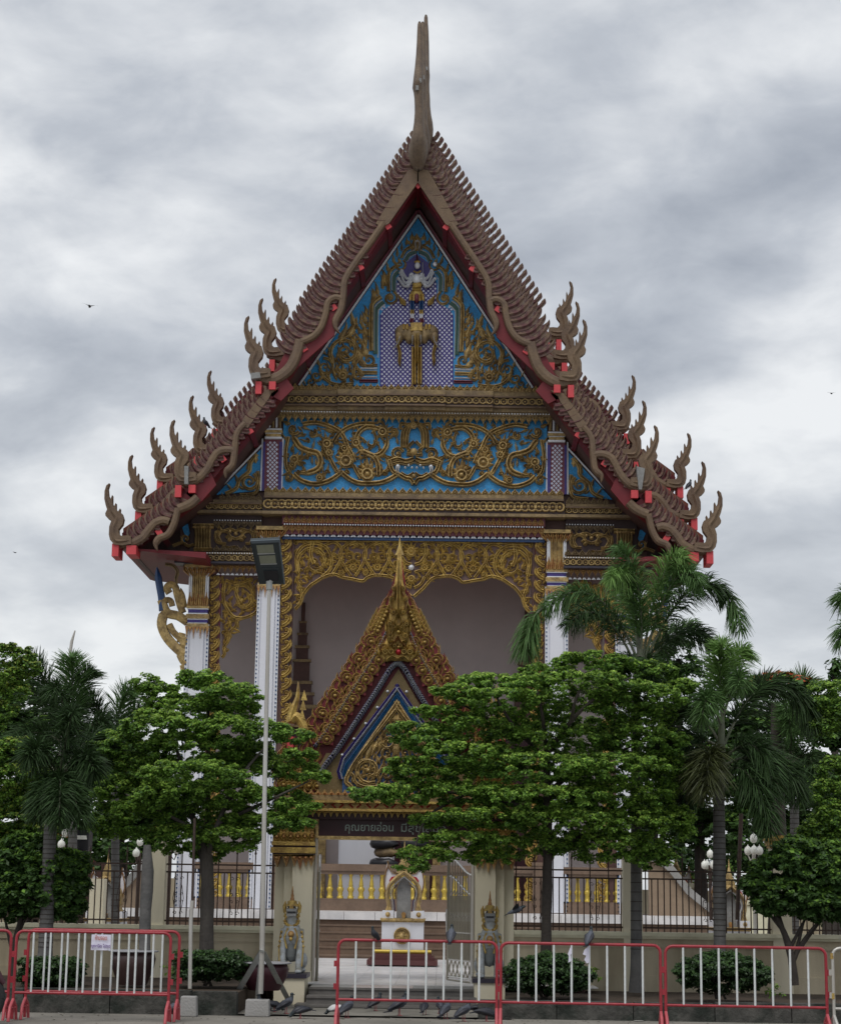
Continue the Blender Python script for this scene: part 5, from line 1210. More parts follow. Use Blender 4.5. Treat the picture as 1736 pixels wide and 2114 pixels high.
# ---------------------------------------------------------------- vegetation
def npmesh(name, v, nq, mats, mi, parent=None, loc=None, kind=None):
    """v: (nq*4,3) quad soup"""
    me = bpy.data.meshes.new(name); me.vertices.add(nq*4); me.vertices.foreach_set('co', v.astype(np.float32).ravel())
    me.loops.add(nq*4); me.loops.foreach_set('vertex_index', np.arange(nq*4, dtype=np.int32)); me.polygons.add(nq)
    me.polygons.foreach_set('loop_start', np.arange(0, nq*4, 4, dtype=np.int32)); me.polygons.foreach_set('loop_total', np.full(nq, 4, dtype=np.int32))
    for m in mats: me.materials.append(M[m])
    me.polygons.foreach_set('material_index', mi.astype(np.int32)); me.update(calc_edges=True)
    o = bpy.data.objects.new(name, me); COL.objects.link(o)
    if parent is not None: o.parent = parent; o.location = -parent_loc(parent)
    if kind: o['kind'] = kind
    return o
def unit(a): return a/np.maximum(np.linalg.norm(a, axis=-1, keepdims=True), 1e-6)
def leafquads(c, nrm, ln, wd):
    """diamond leaves: centre c, facing nrm"""
    n = len(c); t = rng.normal(size=(n,3)); t = unit(t-nrm*(t*nrm).sum(1, keepdims=True)); b = np.cross(nrm, t)
    L_ = (ln*rng.uniform(.7,1.3,(n,1))); W_ = (wd*rng.uniform(.7,1.3,(n,1)))
    v = np.stack([c-t*L_*.5, c+b*W_*.5+t*L_*.08, c+t*L_*.5, c-b*W_*.5+t*L_*.08], 1); return v.reshape(-1,3)
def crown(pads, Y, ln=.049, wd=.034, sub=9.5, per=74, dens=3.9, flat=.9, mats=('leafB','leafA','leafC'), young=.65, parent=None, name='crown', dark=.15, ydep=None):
    V = []; MI = []
    for p in pads:
        cx, cy, rx, ry = p[:4]; dy_ = p[4] if len(p) > 4 else 0; Yp = Y+dy_
        c = np.array(W(cx, cy, Yp)); u = px(Yp); R3 = np.array([rx*u, rx*u*flat if ydep is None else ydep, ry*u])
        n = max(4, int(rx*ry/(sub*sub)*dens))
        d = unit(rng.normal(size=(n,3))); d[:,2] = np.where(rng.random(n) < .35, -np.abs(d[:,2]), np.abs(d[:,2]))
        rad = rng.uniform(.35, 1.04, (n,1))**.45
        sc_ = c+d*rad*R3; sr = sub*u*rng.uniform(.6,1.25,n)
        k = per
        ld = unit(rng.normal(size=(n,k,3))); ld[...,2] = np.abs(ld[...,2])*np.where(rng.random((n,k)) < .78, 1, -1)
        pos = sc_[:,None,:]+ld*(sr[:,None,None])*(rng.random((n,k,1))**.4)*np.array([1.25,1.25,.75])
        nr = unit(ld*.6+np.array([0,-.15,.9])+rng.normal(size=(n,k,3))*.45)
        V.append(leafquads(pos.reshape(-1,3), nr.reshape(-1,3), ln, wd))
        hgt = ld[...,2]+.8*(d[:,2])[:,None]; q = rng.random((n,k)); mi = np.where((q < young*np.clip(hgt, 0, 1.4)), 1, 0); mi = np.where(rng.random((n,k)) < dark, 2, mi)  # second leaf colour is picked more often towards the top of clump and pad
        MI.append(mi.reshape(-1))
    V = np.concatenate(V); MI = np.concatenate(MI)
    return npmesh(name, V, len(V)//4, mats, MI, parent)
def D3(x, y, Y): return tuple(W(x, y, Y))
def tree(name, base, trunk, limbs, pads, lab, cat, group=None, Y=28, bark='bark', tw=None, **kw):
    b = W(base[0], base[1], Y); t = thing(name, (b.x, Y, b.z), lab, cat, group)
    m = MB(); q = smooth([D3(x, y, Y) for x, y, w in trunk], 3); ws = [w for x, y, w in trunk]; rr = np.interp(np.linspace(0, len(ws)-1, len(q)), range(len(ws)), ws)*px(Y)*.5
    m.tube(q, [r*(1+.06*math.sin(i*1.7)) for i, r in enumerate(rr)], 12); m.build('trunk', bark, t)
    for l_ in limbs:
        m = MB(); q = smooth([D3(x, y, Y+d) for x, y, d in l_[1:]], 4); w0 = l_[0]*px(Y)*.5; m.tube(q, [w0*(1-.8*i/len(q)) for i in range(len(q))], 7); m.build('limb', bark, t)
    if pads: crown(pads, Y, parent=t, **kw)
    return t
# layered umbrella tree, left of the gate
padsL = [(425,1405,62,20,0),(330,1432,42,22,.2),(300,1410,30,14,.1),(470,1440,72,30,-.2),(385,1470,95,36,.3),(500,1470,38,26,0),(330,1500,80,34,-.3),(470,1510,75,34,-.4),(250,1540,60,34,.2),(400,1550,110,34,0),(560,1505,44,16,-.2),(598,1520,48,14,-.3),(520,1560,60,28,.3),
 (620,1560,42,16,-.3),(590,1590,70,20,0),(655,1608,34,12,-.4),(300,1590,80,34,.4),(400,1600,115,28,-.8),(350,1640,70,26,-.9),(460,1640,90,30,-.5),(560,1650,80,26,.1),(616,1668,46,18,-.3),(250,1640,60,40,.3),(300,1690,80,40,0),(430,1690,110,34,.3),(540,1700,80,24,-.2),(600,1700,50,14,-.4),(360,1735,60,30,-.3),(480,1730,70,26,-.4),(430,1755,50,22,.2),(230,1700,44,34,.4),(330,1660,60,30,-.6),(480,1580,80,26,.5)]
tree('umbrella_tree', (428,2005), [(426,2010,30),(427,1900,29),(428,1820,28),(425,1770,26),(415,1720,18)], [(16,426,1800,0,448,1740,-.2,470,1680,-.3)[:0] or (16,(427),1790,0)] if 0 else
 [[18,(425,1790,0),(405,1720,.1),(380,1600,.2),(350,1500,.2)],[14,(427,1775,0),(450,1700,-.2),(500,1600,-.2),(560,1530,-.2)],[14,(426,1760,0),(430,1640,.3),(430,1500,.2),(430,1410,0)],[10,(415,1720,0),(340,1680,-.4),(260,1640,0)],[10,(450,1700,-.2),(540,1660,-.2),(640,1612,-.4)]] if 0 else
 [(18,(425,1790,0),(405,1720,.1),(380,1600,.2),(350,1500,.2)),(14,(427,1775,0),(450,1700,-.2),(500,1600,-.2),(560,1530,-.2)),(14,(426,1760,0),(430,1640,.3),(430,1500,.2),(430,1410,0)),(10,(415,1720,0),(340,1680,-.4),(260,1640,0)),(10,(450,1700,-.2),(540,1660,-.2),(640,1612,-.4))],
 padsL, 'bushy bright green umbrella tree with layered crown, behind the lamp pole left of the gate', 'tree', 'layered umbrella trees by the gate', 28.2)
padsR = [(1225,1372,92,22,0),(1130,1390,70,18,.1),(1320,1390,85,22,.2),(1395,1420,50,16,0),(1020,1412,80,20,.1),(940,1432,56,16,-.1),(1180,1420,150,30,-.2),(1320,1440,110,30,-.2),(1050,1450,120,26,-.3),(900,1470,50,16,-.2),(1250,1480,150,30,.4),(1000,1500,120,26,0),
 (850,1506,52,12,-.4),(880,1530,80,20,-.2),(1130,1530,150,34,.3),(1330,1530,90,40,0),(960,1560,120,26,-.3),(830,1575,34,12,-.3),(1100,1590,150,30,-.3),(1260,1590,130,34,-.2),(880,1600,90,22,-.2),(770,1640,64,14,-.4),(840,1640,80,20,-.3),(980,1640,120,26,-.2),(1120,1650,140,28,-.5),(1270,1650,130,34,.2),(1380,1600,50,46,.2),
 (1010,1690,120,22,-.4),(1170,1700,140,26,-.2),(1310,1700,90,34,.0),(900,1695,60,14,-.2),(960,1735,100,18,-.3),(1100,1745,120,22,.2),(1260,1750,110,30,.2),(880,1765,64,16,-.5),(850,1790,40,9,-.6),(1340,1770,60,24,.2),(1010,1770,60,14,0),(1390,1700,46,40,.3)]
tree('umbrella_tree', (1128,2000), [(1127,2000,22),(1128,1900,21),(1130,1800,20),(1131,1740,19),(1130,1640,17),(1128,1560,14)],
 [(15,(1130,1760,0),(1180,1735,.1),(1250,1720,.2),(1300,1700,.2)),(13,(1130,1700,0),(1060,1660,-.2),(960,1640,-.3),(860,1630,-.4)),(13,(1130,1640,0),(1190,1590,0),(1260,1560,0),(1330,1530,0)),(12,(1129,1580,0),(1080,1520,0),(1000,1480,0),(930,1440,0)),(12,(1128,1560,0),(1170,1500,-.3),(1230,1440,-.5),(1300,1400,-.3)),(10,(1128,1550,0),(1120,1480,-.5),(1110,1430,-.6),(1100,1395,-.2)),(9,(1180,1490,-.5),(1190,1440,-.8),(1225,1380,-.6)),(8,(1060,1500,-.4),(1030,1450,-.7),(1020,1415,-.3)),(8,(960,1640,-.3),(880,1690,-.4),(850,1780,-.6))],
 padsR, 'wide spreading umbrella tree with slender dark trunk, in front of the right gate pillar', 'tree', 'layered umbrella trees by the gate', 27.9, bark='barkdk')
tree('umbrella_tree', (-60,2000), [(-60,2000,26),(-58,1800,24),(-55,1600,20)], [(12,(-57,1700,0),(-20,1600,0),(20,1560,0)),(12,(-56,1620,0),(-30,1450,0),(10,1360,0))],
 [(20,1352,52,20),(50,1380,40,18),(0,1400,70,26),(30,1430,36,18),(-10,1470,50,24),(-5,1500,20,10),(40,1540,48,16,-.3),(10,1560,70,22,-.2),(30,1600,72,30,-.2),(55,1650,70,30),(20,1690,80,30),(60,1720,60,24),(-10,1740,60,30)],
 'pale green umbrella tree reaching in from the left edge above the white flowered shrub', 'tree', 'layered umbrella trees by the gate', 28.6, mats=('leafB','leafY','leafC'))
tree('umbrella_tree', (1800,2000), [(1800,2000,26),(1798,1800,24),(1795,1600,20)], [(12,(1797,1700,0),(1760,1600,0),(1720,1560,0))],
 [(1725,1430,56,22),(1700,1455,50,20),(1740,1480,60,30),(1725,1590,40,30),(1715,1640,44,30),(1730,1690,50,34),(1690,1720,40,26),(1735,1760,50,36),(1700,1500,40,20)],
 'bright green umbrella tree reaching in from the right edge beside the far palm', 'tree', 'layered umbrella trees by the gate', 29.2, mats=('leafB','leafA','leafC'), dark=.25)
# shrubs with several stems
def stems(xs, Y):
    return [(9,)+tuple((x+dx, y, d) for x, dx, y, d in ((x0,0,y0,0),(x0,j,(y0+y1)/2,.05),(x0,j*2,y1,.1))) for x0, y0, y1, j in xs]
tree('flowering_shrub', (30,2030), [(30,2030,14),(26,1970,13),(40,1910,11),(50,1860,9)], stems([(28,1980,1850,-14),(36,1930,1840,22),(32,1950,1860,8),(60,1900,1830,18)], 28.0),
 [(40,1770,60,40),(90,1800,70,50),(20,1820,60,50),(70,1850,80,40),(130,1840,50,46),(150,1790,30,40),(10,1870,50,30),(120,1880,50,24),(60,1740,50,22),(150,1870,26,20)],
 'dark glossy shrub with pale speckled leaves at the far left in front of the fence', 'shrub', None, 28.3, mats=('leafC','leafB','leafC'), ln=.09, wd=.05, young=.6, bark='barkdk')
tree('flowering_shrub', (1640,2035), [(1640,2035,18),(1634,1980,16),(1620,1930,13),(1600,1890,9)], stems([(1630,1960,1860,26),(1640,1980,1850,16),(1620,1930,1860,-10),(1650,1960,1870,34)], 28.0)+[(10,(1636,1990,0),(1660,1940,0),(1700,1890,0)),(8,(1622,1930,0),(1590,1890,0),(1570,1860,0))],
 [(1600,1800,50,36),(1650,1770,60,40),(1700,1810,60,46),(1560,1830,30,26),(1620,1850,66,34),(1690,1870,60,34),(1735,1850,40,60),(1590,1870,40,20),(1730,1780,40,40)],
 'dark multi-stemmed shrub with crooked trunks behind the rightmost red barrier', 'shrub', None, 28.3, mats=('leafC','leafB','leafC'), ln=.09, wd=.05, young=.55, bark='barkdk')
# clipped bushes in the bed
def bush(x, y, rx, ry, Y, lab, square=False):
    w = W(x, y+ry, Y); t = thing('clipped_bush', (w.x, Y, w.z), lab, 'bush', 'clipped bushes in the planting bed')
    pads = []
    if square:
        for i in range(9): pads.append((x-rx*.75+rx*.19*i, y-ry*.35, rx*.28, ry*.55)); pads.append((x-rx*.7+rx*.175*i, y+ry*.35, rx*.26, ry*.5))
    else: pads = [(x, y, rx*.86, ry*.9), (x-rx*.5, y+ry*.1, rx*.45, ry*.62), (x+rx*.5, y+ry*.1, rx*.45, ry*.62), (x, y-ry*.3, rx*.6, ry*.6)]
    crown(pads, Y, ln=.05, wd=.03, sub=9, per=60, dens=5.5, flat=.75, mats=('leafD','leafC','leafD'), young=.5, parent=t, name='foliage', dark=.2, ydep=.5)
    m = MB()
    for k in range(6): m.tube([(w.x+random.uniform(-.1,.1), Y, w.z-.05), (w.x+random.uniform(-.3,.3), Y+random.uniform(-.2,.2), w.z+ry*px(Y))], .014, 5)
    m.build('stem', 'barkdk', t)
bush(1130,2014,100,46,27.4,'round dark clipped bush behind the second red barrier from the gate')
bush(1490,2010,104,46,27.4,'round dark clipped bush at the foot of the right palm behind the third red barrier')
bush(432,1996,78,33,27.2,'square clipped hedge bush under the left umbrella tree', True)
bush(105,2010,64,34,27.0,'low dark clipped bush behind the left red barrier', True)
# young plants against the wall
for x, y, s_ in ((1225,2010,1),(1592,2040,.8),(352,2000,.7),(520,1990,.8)):
    w = W(x, y+25, 27.6); t = thing('seedling_plant', (w.x, 27.6, w.z), {1225:'thin seedling growing right of the round bush by the second barrier',1592:'small weed at the base of the wall near the crooked shrub',352:'thin weed beside the hedge behind the left barrier',520:'leafy potted plant behind the lamp tripod'}[x], 'plant')
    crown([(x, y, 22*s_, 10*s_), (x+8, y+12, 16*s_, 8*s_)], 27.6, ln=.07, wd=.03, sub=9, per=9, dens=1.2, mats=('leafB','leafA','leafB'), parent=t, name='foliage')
# palms
def frond(par, P0, P1, P2, ln, mt, nn=58, k=11, ybase=0, droop=.5, name='frond'):
    P0, P1, P2 = (np.array(p) for p in (P0, P1, P2)); t = np.linspace(0, 1, nn)[:,None]
    ctr = (1-t)**2*P0+2*t*(1-t)*P1+t*t*P2; tg = unit(2*(1-t)*(P1-P0)+2*t*(P2-P1))
    n = nn*k; tt = np.repeat(t[:,0], k); c = np.repeat(ctr, k, 0); g = np.repeat(tg, k, 0)
    sel = tt > .14; c, g, tt = c[sel], g[sel], tt[sel]; n = len(c); c = c+g*rng.uniform(-.02,.02,(n,1))
    a = unit(np.cross(g, np.array([0,0,1.]))+1e-4); b = np.cross(a, g)
    th = rng.uniform(0, 2*PI, (n,1)); rad = a*np.cos(th)+b*np.sin(th)
    d = unit(rad*.85+g*.75+rng.normal(size=(n,3))*.12); L_ = (ln*(.55+.9*np.sin(PI*np.clip(tt*1.0+.0, 0, 1))**.7)*rng.uniform(.75,1.15,n))[:,None]*.72
    dn = np.array([0,0,-1.]); q1 = c+d*L_*.5+dn*L_*.06*droop; q2 = c+d*L_*.9+dn*L_*.42*droop
    w = unit(np.cross(d, rng.normal(size=(n,3))))*.0085
    v1 = np.stack([c-w*.6, c+w*.6, q1+w, q1-w], 1); v2 = np.stack([q1-w, q1+w, q2+w*.25, q2-w*.25], 1)
    V = np.concatenate([v1, v2], 1).reshape(-1,3); o = npmesh(name, V, len(V)//4, [mt], np.zeros(len(V)//4), par)
    m = MB(); m.tube([tuple(p) for p in ctr[::6]], [.022*(1-.75*i/len(ctr[::6])) for i in range(len(ctr[::6]))], 6); r_ = m.build('rachis', 'shaft', par); r_.parent = o; r_.location = (0,0,0)
    me = r_.data
    for v in me.vertices: v.co += parent_loc(par)
def palm(x, ybase, xt, yt, w0, w1, Y, fr, lab, shaft=None, belly=0):
    w = W(x, ybase, Y); t = thing('foxtail_palm', (w.x, Y, w.z), lab, 'palm', 'foxtail palms by the boundary wall')
    ny = 16; q = []; rr = []
    for i in range(ny):
        s_ = i/(ny-1.); q.append(D3(x+(xt-x)*s_, ybase+(yt-ybase)*s_, Y)); rr.append((w0+(w1-w0)*s_+belly*math.sin(PI*s_))*px(Y)*.5*(1.35 if i == 0 else 1.08 if i == 1 else 1))
    m = MB(); m.tube(q, rr, 14)
    tr = m.build('trunk', 'palmtr', t)
    m = MB()
    for i in range(26):
        s_ = .15+.85*i/26.; p = D3(x+(xt-x)*s_, ybase+(yt-ybase)*s_, Y); r_ = (w0+(w1-w0)*s_+belly*math.sin(PI*s_))*px(Y)*.5+.002
        m.lathe([(r_,-.006),(r_+.004,0),(r_,.006)], p, 14)
    tag(m.build('leaf_scar_ring', 'barkdk', tr), kind='stuff')
    if shaft:
        m = MB(); q = smooth([D3(a, b, Y) for a, b, c in shaft], 3); ws = [c for a, b, c in shaft]; m.tube(q, [v*px(Y)*.5 for v in np.interp(np.linspace(0, len(ws)-1, len(q)), range(len(ws)), ws)], 12); m.build('crownshaft', 'shaft', t)
    for f in fr:
        (x0,y0,d0),(x1,y1,d1),(x2,y2,d2),ln,mt = f[:5]
        frond(t, D3(x0,y0,Y+d0), D3(x1,y1,Y+d1), D3(x2,y2,Y+d2), ln, mt, nn=f[5] if len(f) > 5 else 58, droop=f[6] if len(f) > 6 else .6)
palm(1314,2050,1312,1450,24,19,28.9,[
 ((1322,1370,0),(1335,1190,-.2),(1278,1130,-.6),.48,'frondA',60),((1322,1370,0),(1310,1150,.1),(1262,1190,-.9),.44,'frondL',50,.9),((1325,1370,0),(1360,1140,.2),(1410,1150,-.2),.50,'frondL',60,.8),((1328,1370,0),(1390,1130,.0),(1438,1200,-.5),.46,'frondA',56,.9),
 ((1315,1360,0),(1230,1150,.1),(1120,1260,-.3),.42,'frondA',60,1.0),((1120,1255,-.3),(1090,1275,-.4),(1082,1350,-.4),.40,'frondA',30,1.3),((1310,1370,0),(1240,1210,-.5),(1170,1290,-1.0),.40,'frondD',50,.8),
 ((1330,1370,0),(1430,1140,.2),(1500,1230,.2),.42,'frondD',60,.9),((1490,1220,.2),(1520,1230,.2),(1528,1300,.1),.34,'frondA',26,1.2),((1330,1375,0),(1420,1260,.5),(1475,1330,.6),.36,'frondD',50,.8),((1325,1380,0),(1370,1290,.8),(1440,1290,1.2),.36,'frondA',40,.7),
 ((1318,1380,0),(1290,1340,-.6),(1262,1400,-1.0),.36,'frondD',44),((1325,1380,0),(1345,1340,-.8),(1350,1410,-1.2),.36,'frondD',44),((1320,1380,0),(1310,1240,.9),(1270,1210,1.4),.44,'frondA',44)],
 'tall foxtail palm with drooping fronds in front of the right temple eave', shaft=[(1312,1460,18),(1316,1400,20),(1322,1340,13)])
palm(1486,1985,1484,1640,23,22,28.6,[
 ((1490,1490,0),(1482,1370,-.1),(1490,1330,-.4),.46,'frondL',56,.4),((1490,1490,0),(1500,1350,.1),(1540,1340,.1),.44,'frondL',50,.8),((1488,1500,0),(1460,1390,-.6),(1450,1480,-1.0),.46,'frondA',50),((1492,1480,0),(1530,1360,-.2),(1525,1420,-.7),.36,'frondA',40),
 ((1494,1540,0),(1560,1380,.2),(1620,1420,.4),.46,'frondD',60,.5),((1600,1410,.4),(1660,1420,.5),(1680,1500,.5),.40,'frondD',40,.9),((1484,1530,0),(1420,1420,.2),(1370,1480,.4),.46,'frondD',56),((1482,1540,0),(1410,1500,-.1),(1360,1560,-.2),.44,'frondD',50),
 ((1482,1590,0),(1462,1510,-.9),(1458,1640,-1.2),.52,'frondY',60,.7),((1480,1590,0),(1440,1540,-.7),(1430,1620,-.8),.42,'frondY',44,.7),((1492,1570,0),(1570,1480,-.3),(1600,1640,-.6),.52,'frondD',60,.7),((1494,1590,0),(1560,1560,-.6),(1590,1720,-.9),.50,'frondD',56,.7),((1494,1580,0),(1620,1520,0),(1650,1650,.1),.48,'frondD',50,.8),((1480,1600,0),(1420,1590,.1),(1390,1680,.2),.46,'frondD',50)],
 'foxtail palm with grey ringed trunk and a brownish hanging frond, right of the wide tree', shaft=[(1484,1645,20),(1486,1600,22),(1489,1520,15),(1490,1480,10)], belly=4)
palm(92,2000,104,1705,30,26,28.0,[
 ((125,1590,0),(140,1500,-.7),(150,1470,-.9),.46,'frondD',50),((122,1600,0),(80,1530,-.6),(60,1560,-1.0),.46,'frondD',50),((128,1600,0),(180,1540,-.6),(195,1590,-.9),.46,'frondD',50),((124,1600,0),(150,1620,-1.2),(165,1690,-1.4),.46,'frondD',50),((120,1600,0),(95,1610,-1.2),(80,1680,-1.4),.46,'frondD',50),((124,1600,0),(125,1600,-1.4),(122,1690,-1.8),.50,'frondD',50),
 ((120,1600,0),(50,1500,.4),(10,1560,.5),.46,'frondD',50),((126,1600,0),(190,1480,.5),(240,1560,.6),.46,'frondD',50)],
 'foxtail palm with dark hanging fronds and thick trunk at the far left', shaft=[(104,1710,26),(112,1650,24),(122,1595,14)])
palm(150,1960,150,1600,20,18,34.0,[
 ((150,1540,0),(150,1400,-.1),(148,1360,-.3),.60,'frondA',56,.3),((150,1540,0),(165,1390,.1),(185,1385,.1),.52,'frondD',50,.5),((150,1540,0),(130,1430,-.6),(110,1420,-1),.5,'frondD',50),((148,1540,0),(90,1370,.1),(60,1370,.1),.55,'frondD',56,.3),((148,1540,0),(60,1390,.2),(10,1400,.2),.55,'frondD',56,.4),
 ((152,1540,0),(210,1450,-.2),(240,1530,-.4),.5,'frondD',50),((148,1550,0),(60,1470,-.3),(20,1560,-.6),.55,'frondD',56),((150,1560,0),(170,1500,-1.2),(170,1620,-1.6),.5,'frondD',50)],
 'tall dark foxtail palm rising above the left trees behind the fence')
palm(238,1960,238,1600,18,16,36.0,[
 ((235,1560,0),(240,1440,-.1),(270,1425,-.3),.55,'frondA',50,.2),((235,1560,0),(280,1440,.1),(300,1470,.1),.5,'frondA',50,.7),((235,1560,0),(200,1440,-.2),(180,1440,-.4),.5,'frondD',50,.5),((238,1570,0),(270,1500,-1),(280,1560,-1.2),.5,'frondA',50),((235,1570,0),(190,1500,-.8),(170,1570,-1.1),.5,'frondD',50),((235,1570,0),(240,1520,-1.2),(240,1600,-1.5),.5,'frondD',50)],
 'smaller foxtail palm with feathery top between the left trees')
palm(1640,1960,1640,1650,20,18,35.0,[
 ((1625,1570,0),(1590,1420,.1),(1545,1420,.1),.52,'frondD',56,.1),((1628,1570,0),(1640,1400,.1),(1665,1410,.2),.55,'frondA',56,.1),((1630,1570,0),(1700,1420,.1),(1740,1480,.2),.5,'frondD',56,.5),((1626,1580,0),(1560,1480,-.3),(1540,1580,-.5),.5,'frondD',50),((1630,1580,0),(1680,1520,-1),(1690,1640,-1.2),.5,'frondD',50),((1630,1580,0),(1640,1500,-.8),(1620,1460,-1.1),.5,'frondA',50,.4)],
 'dark foxtail palm with upright fronds at the right behind the fence')
palm(1790,1960,1790,1500,20,18,32.0,[((1780,1330,0),(1760,1200,0),(1738,1240,0),.45,'frondA',50,.8),((1780,1330,0),(1750,1260,-.3),(1736,1330,-.4),.4,'frondA',40,.9),((1780,1400,0),(1830,1250,0),(1880,1330,0),.5,'frondA',40),((1790,1480,0),(1800,1300,-.4),(1810,1330,-.9),.5,'frondA',44),((1790,1490,0),(1860,1380,.1),(1900,1460,.2),.5,'frondD',44),((1790,1490,0),(1770,1400,.5),(1765,1470,.8),.45,'frondD',40),((1790,1490,0),(1820,1400,.6),(1850,1450,1.1),.5,'frondD',40),((1785,1490,0),(1762,1420,-.2),(1752,1490,-.4),.4,'frondD',36)],
 'palm whose frond tips reach in at the right edge against the sky')
# bare palm bole standing in a big glazed jar
w = W(295,2025,27.3); t = thing('bare_palm_trunk', (w.x, 27.3, w.z), 'leafless dark grey palm trunk standing in the glazed jar', 'trunk')
m = MB(); q = [D3(x, y, 27.3) for x, y in ((298,2000),(299,1940),(300,1880),(303,1840),(305,1800),(304,1760),(304,1745))]; m.tube(q, [v*px(27.3)*.5 for v in (24,23,24,26,25,18,15)], 14); m.build('trunk', 'palmtr', t)
def jar(x, y0, y1, r, Y, lab, mt='potm'):
    w = W(x, y1, Y); t = thing('glazed_jar', (w.x, Y, w.z), lab, 'jar', 'glazed plant jars'); H = (y1-y0)*px(Y); R_ = r*px(Y)
    m = MB(); m.lathe([(R_*.62,0),(R_*.75,H*.2),(R_*.92,H*.5),(R_*.98,H*.75),(R_*.9,H*.93),(R_*.82,H*.93),(R_*.8,H*.7)], (w.x, Y, w.z), 28); m.build('jar_body', mt, t)
    m = MB(); m.lathe([(R_*.88,H*.93),(R_*1.08,H*.95),(R_*1.1,H*.98),(R_*1.0,H),(R_*.86,H*.985)], (w.x, Y, w.z), 28); m.build('jar_rim', 'potrim', t)
jar(273,1966,2034,46,27.1,'large brown glazed jar holding the leafless trunk behind the left barrier')
jar(1185,2012,2050,34,27.9,'reddish glazed jar half hidden by the round bush','potm')
jar(545,1990,2045,50,27.3,'dark red glazed jar behind the legs of the lamp tripod', 'maroon')
jar(660,2050,2075,20,27.2,'small dark pot beside the steps') if 0 else None
# background tree masses
def bgtree(x, y, pads, Y, lab, **kw):
    w = W(x, 1900, Y); t = thing('background_tree', (w.x, Y, .22), lab, 'tree', 'trees behind the boundary wall')
    m = MB(); m.tube([(w.x, Y, .1), (w.x+.1, Y, 2), tuple(W(x, y, Y))], [.22,.17,.08], 8); m.build('trunk', 'barkdk', t)
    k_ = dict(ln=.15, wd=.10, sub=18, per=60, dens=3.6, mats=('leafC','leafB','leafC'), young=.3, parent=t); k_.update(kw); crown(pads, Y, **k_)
bgtree(40,1560,[(40,1470,70,60),(90,1530,80,70),(20,1600,90,80),(100,1640,90,70),(50,1700,90,50),(-30,1500,80,80)],48,'dense dark tree behind the left palms')
bgtree(240,1640,[(200,1560,70,60),(260,1600,80,60),(210,1660,90,60),(300,1660,80,70),(250,1720,80,44),(330,1720,60,50)],50,'dark tree behind the left umbrella tree')
bgtree(150,1700,[(140,1720,90,50),(60,1760,70,40),(230,1750,60,40)],44,'low dark tree behind the left fence')
bgtree(1440,1600,[(1420,1520,70,60),(1380,1580,70,70),(1450,1640,90,70),(1400,1700,80,60),(1480,1720,80,50)],50,'dark tree behind the right umbrella tree')
bgtree(1560,1600,[(1540,1500,60,44),(1600,1520,80,60),(1560,1600,90,80),(1630,1650,90,80),(1560,1720,90,60),(1660,1740,80,60),(1500,1560,60,60)],47,'dense dark tree behind the ringed palm')
bgtree(1710,1560,[(1700,1480,60,40),(1730,1540,60,70),(1710,1640,70,80),(1720,1740,70,60),(1690,1790,60,40)],44,'broad dark tree at the right edge')
bgtree(1600,1450,[(1610,1412,56,20),(1562,1424,36,14),(1660,1420,26,14)],34.5,'flame tree with orange blossom behind the right palms',mats=('leafC','leafF','leafB'),young=.55)
bgtree(1400,1360,[(1400,1345,42,30),(1440,1400,60,40),(1370,1400,40,40)],60,'dark tree top seen between the right palm fronds', ln=.2)
bgtree(1350,1700,[(1330,1620,60,60),(1350,1720,60,60),(1400,1780,60,30),(1300,1780,40,24)],58,'dark tree behind the hall corner on the right')
bgtree(1600,1790,[(1520,1780,60,44),(1600,1800,70,50),(1680,1830,70,50),(1560,1850,50,36),(1640,1870,60,30),(1730,1860,50,50)],54,'low dark thicket behind the right fence')
bgtree(60,1800,[(20,1810,60,50),(100,1830,50,40),(60,1870,60,30)],50,'low dark thicket behind the far left fence')
bgtree(290,1700,[(280,1700,60,50),(330,1760,40,30),(240,1780,50,26),(200,1800,30,24)],54,'dark low tree behind the fence left of the wall pier')
bgtree(1722,1370,[(1722,1378,16,18),(1736,1400,20,20)],60,'small tree top against the sky at the right edge', ln=.2)
bgtree(1900,1560,[(1860,1480,90,70),(1940,1560,110,90),(1860,1660,110,90),(1960,1740,110,80)],46,'big dark tree standing beyond the right edge of the view')
bgtree(2120,1600,[(2100,1500,100,80),(2140,1620,120,100),(2080,1740,120,80)],50,'dark tree further along the compound wall beyond the right edge')
bgtree(-180,1580,[(-160,1480,100,80),(-200,1600,120,100),(-120,1720,110,80)],46,'big dark tree standing beyond the left edge of the view')
bgtree(-420,1600,[(-400,1520,110,90),(-440,1640,120,100),(-360,1740,120,70)],50,'dark tree further along the compound wall beyond the left edge')
bgtree(1500,1790,[(1460,1812,50,14),(1540,1800,60,30),(1400,1800,40,10)],64,'low yellow green hedge far behind the right fence',mats=('leafB','leafY','leafC'))

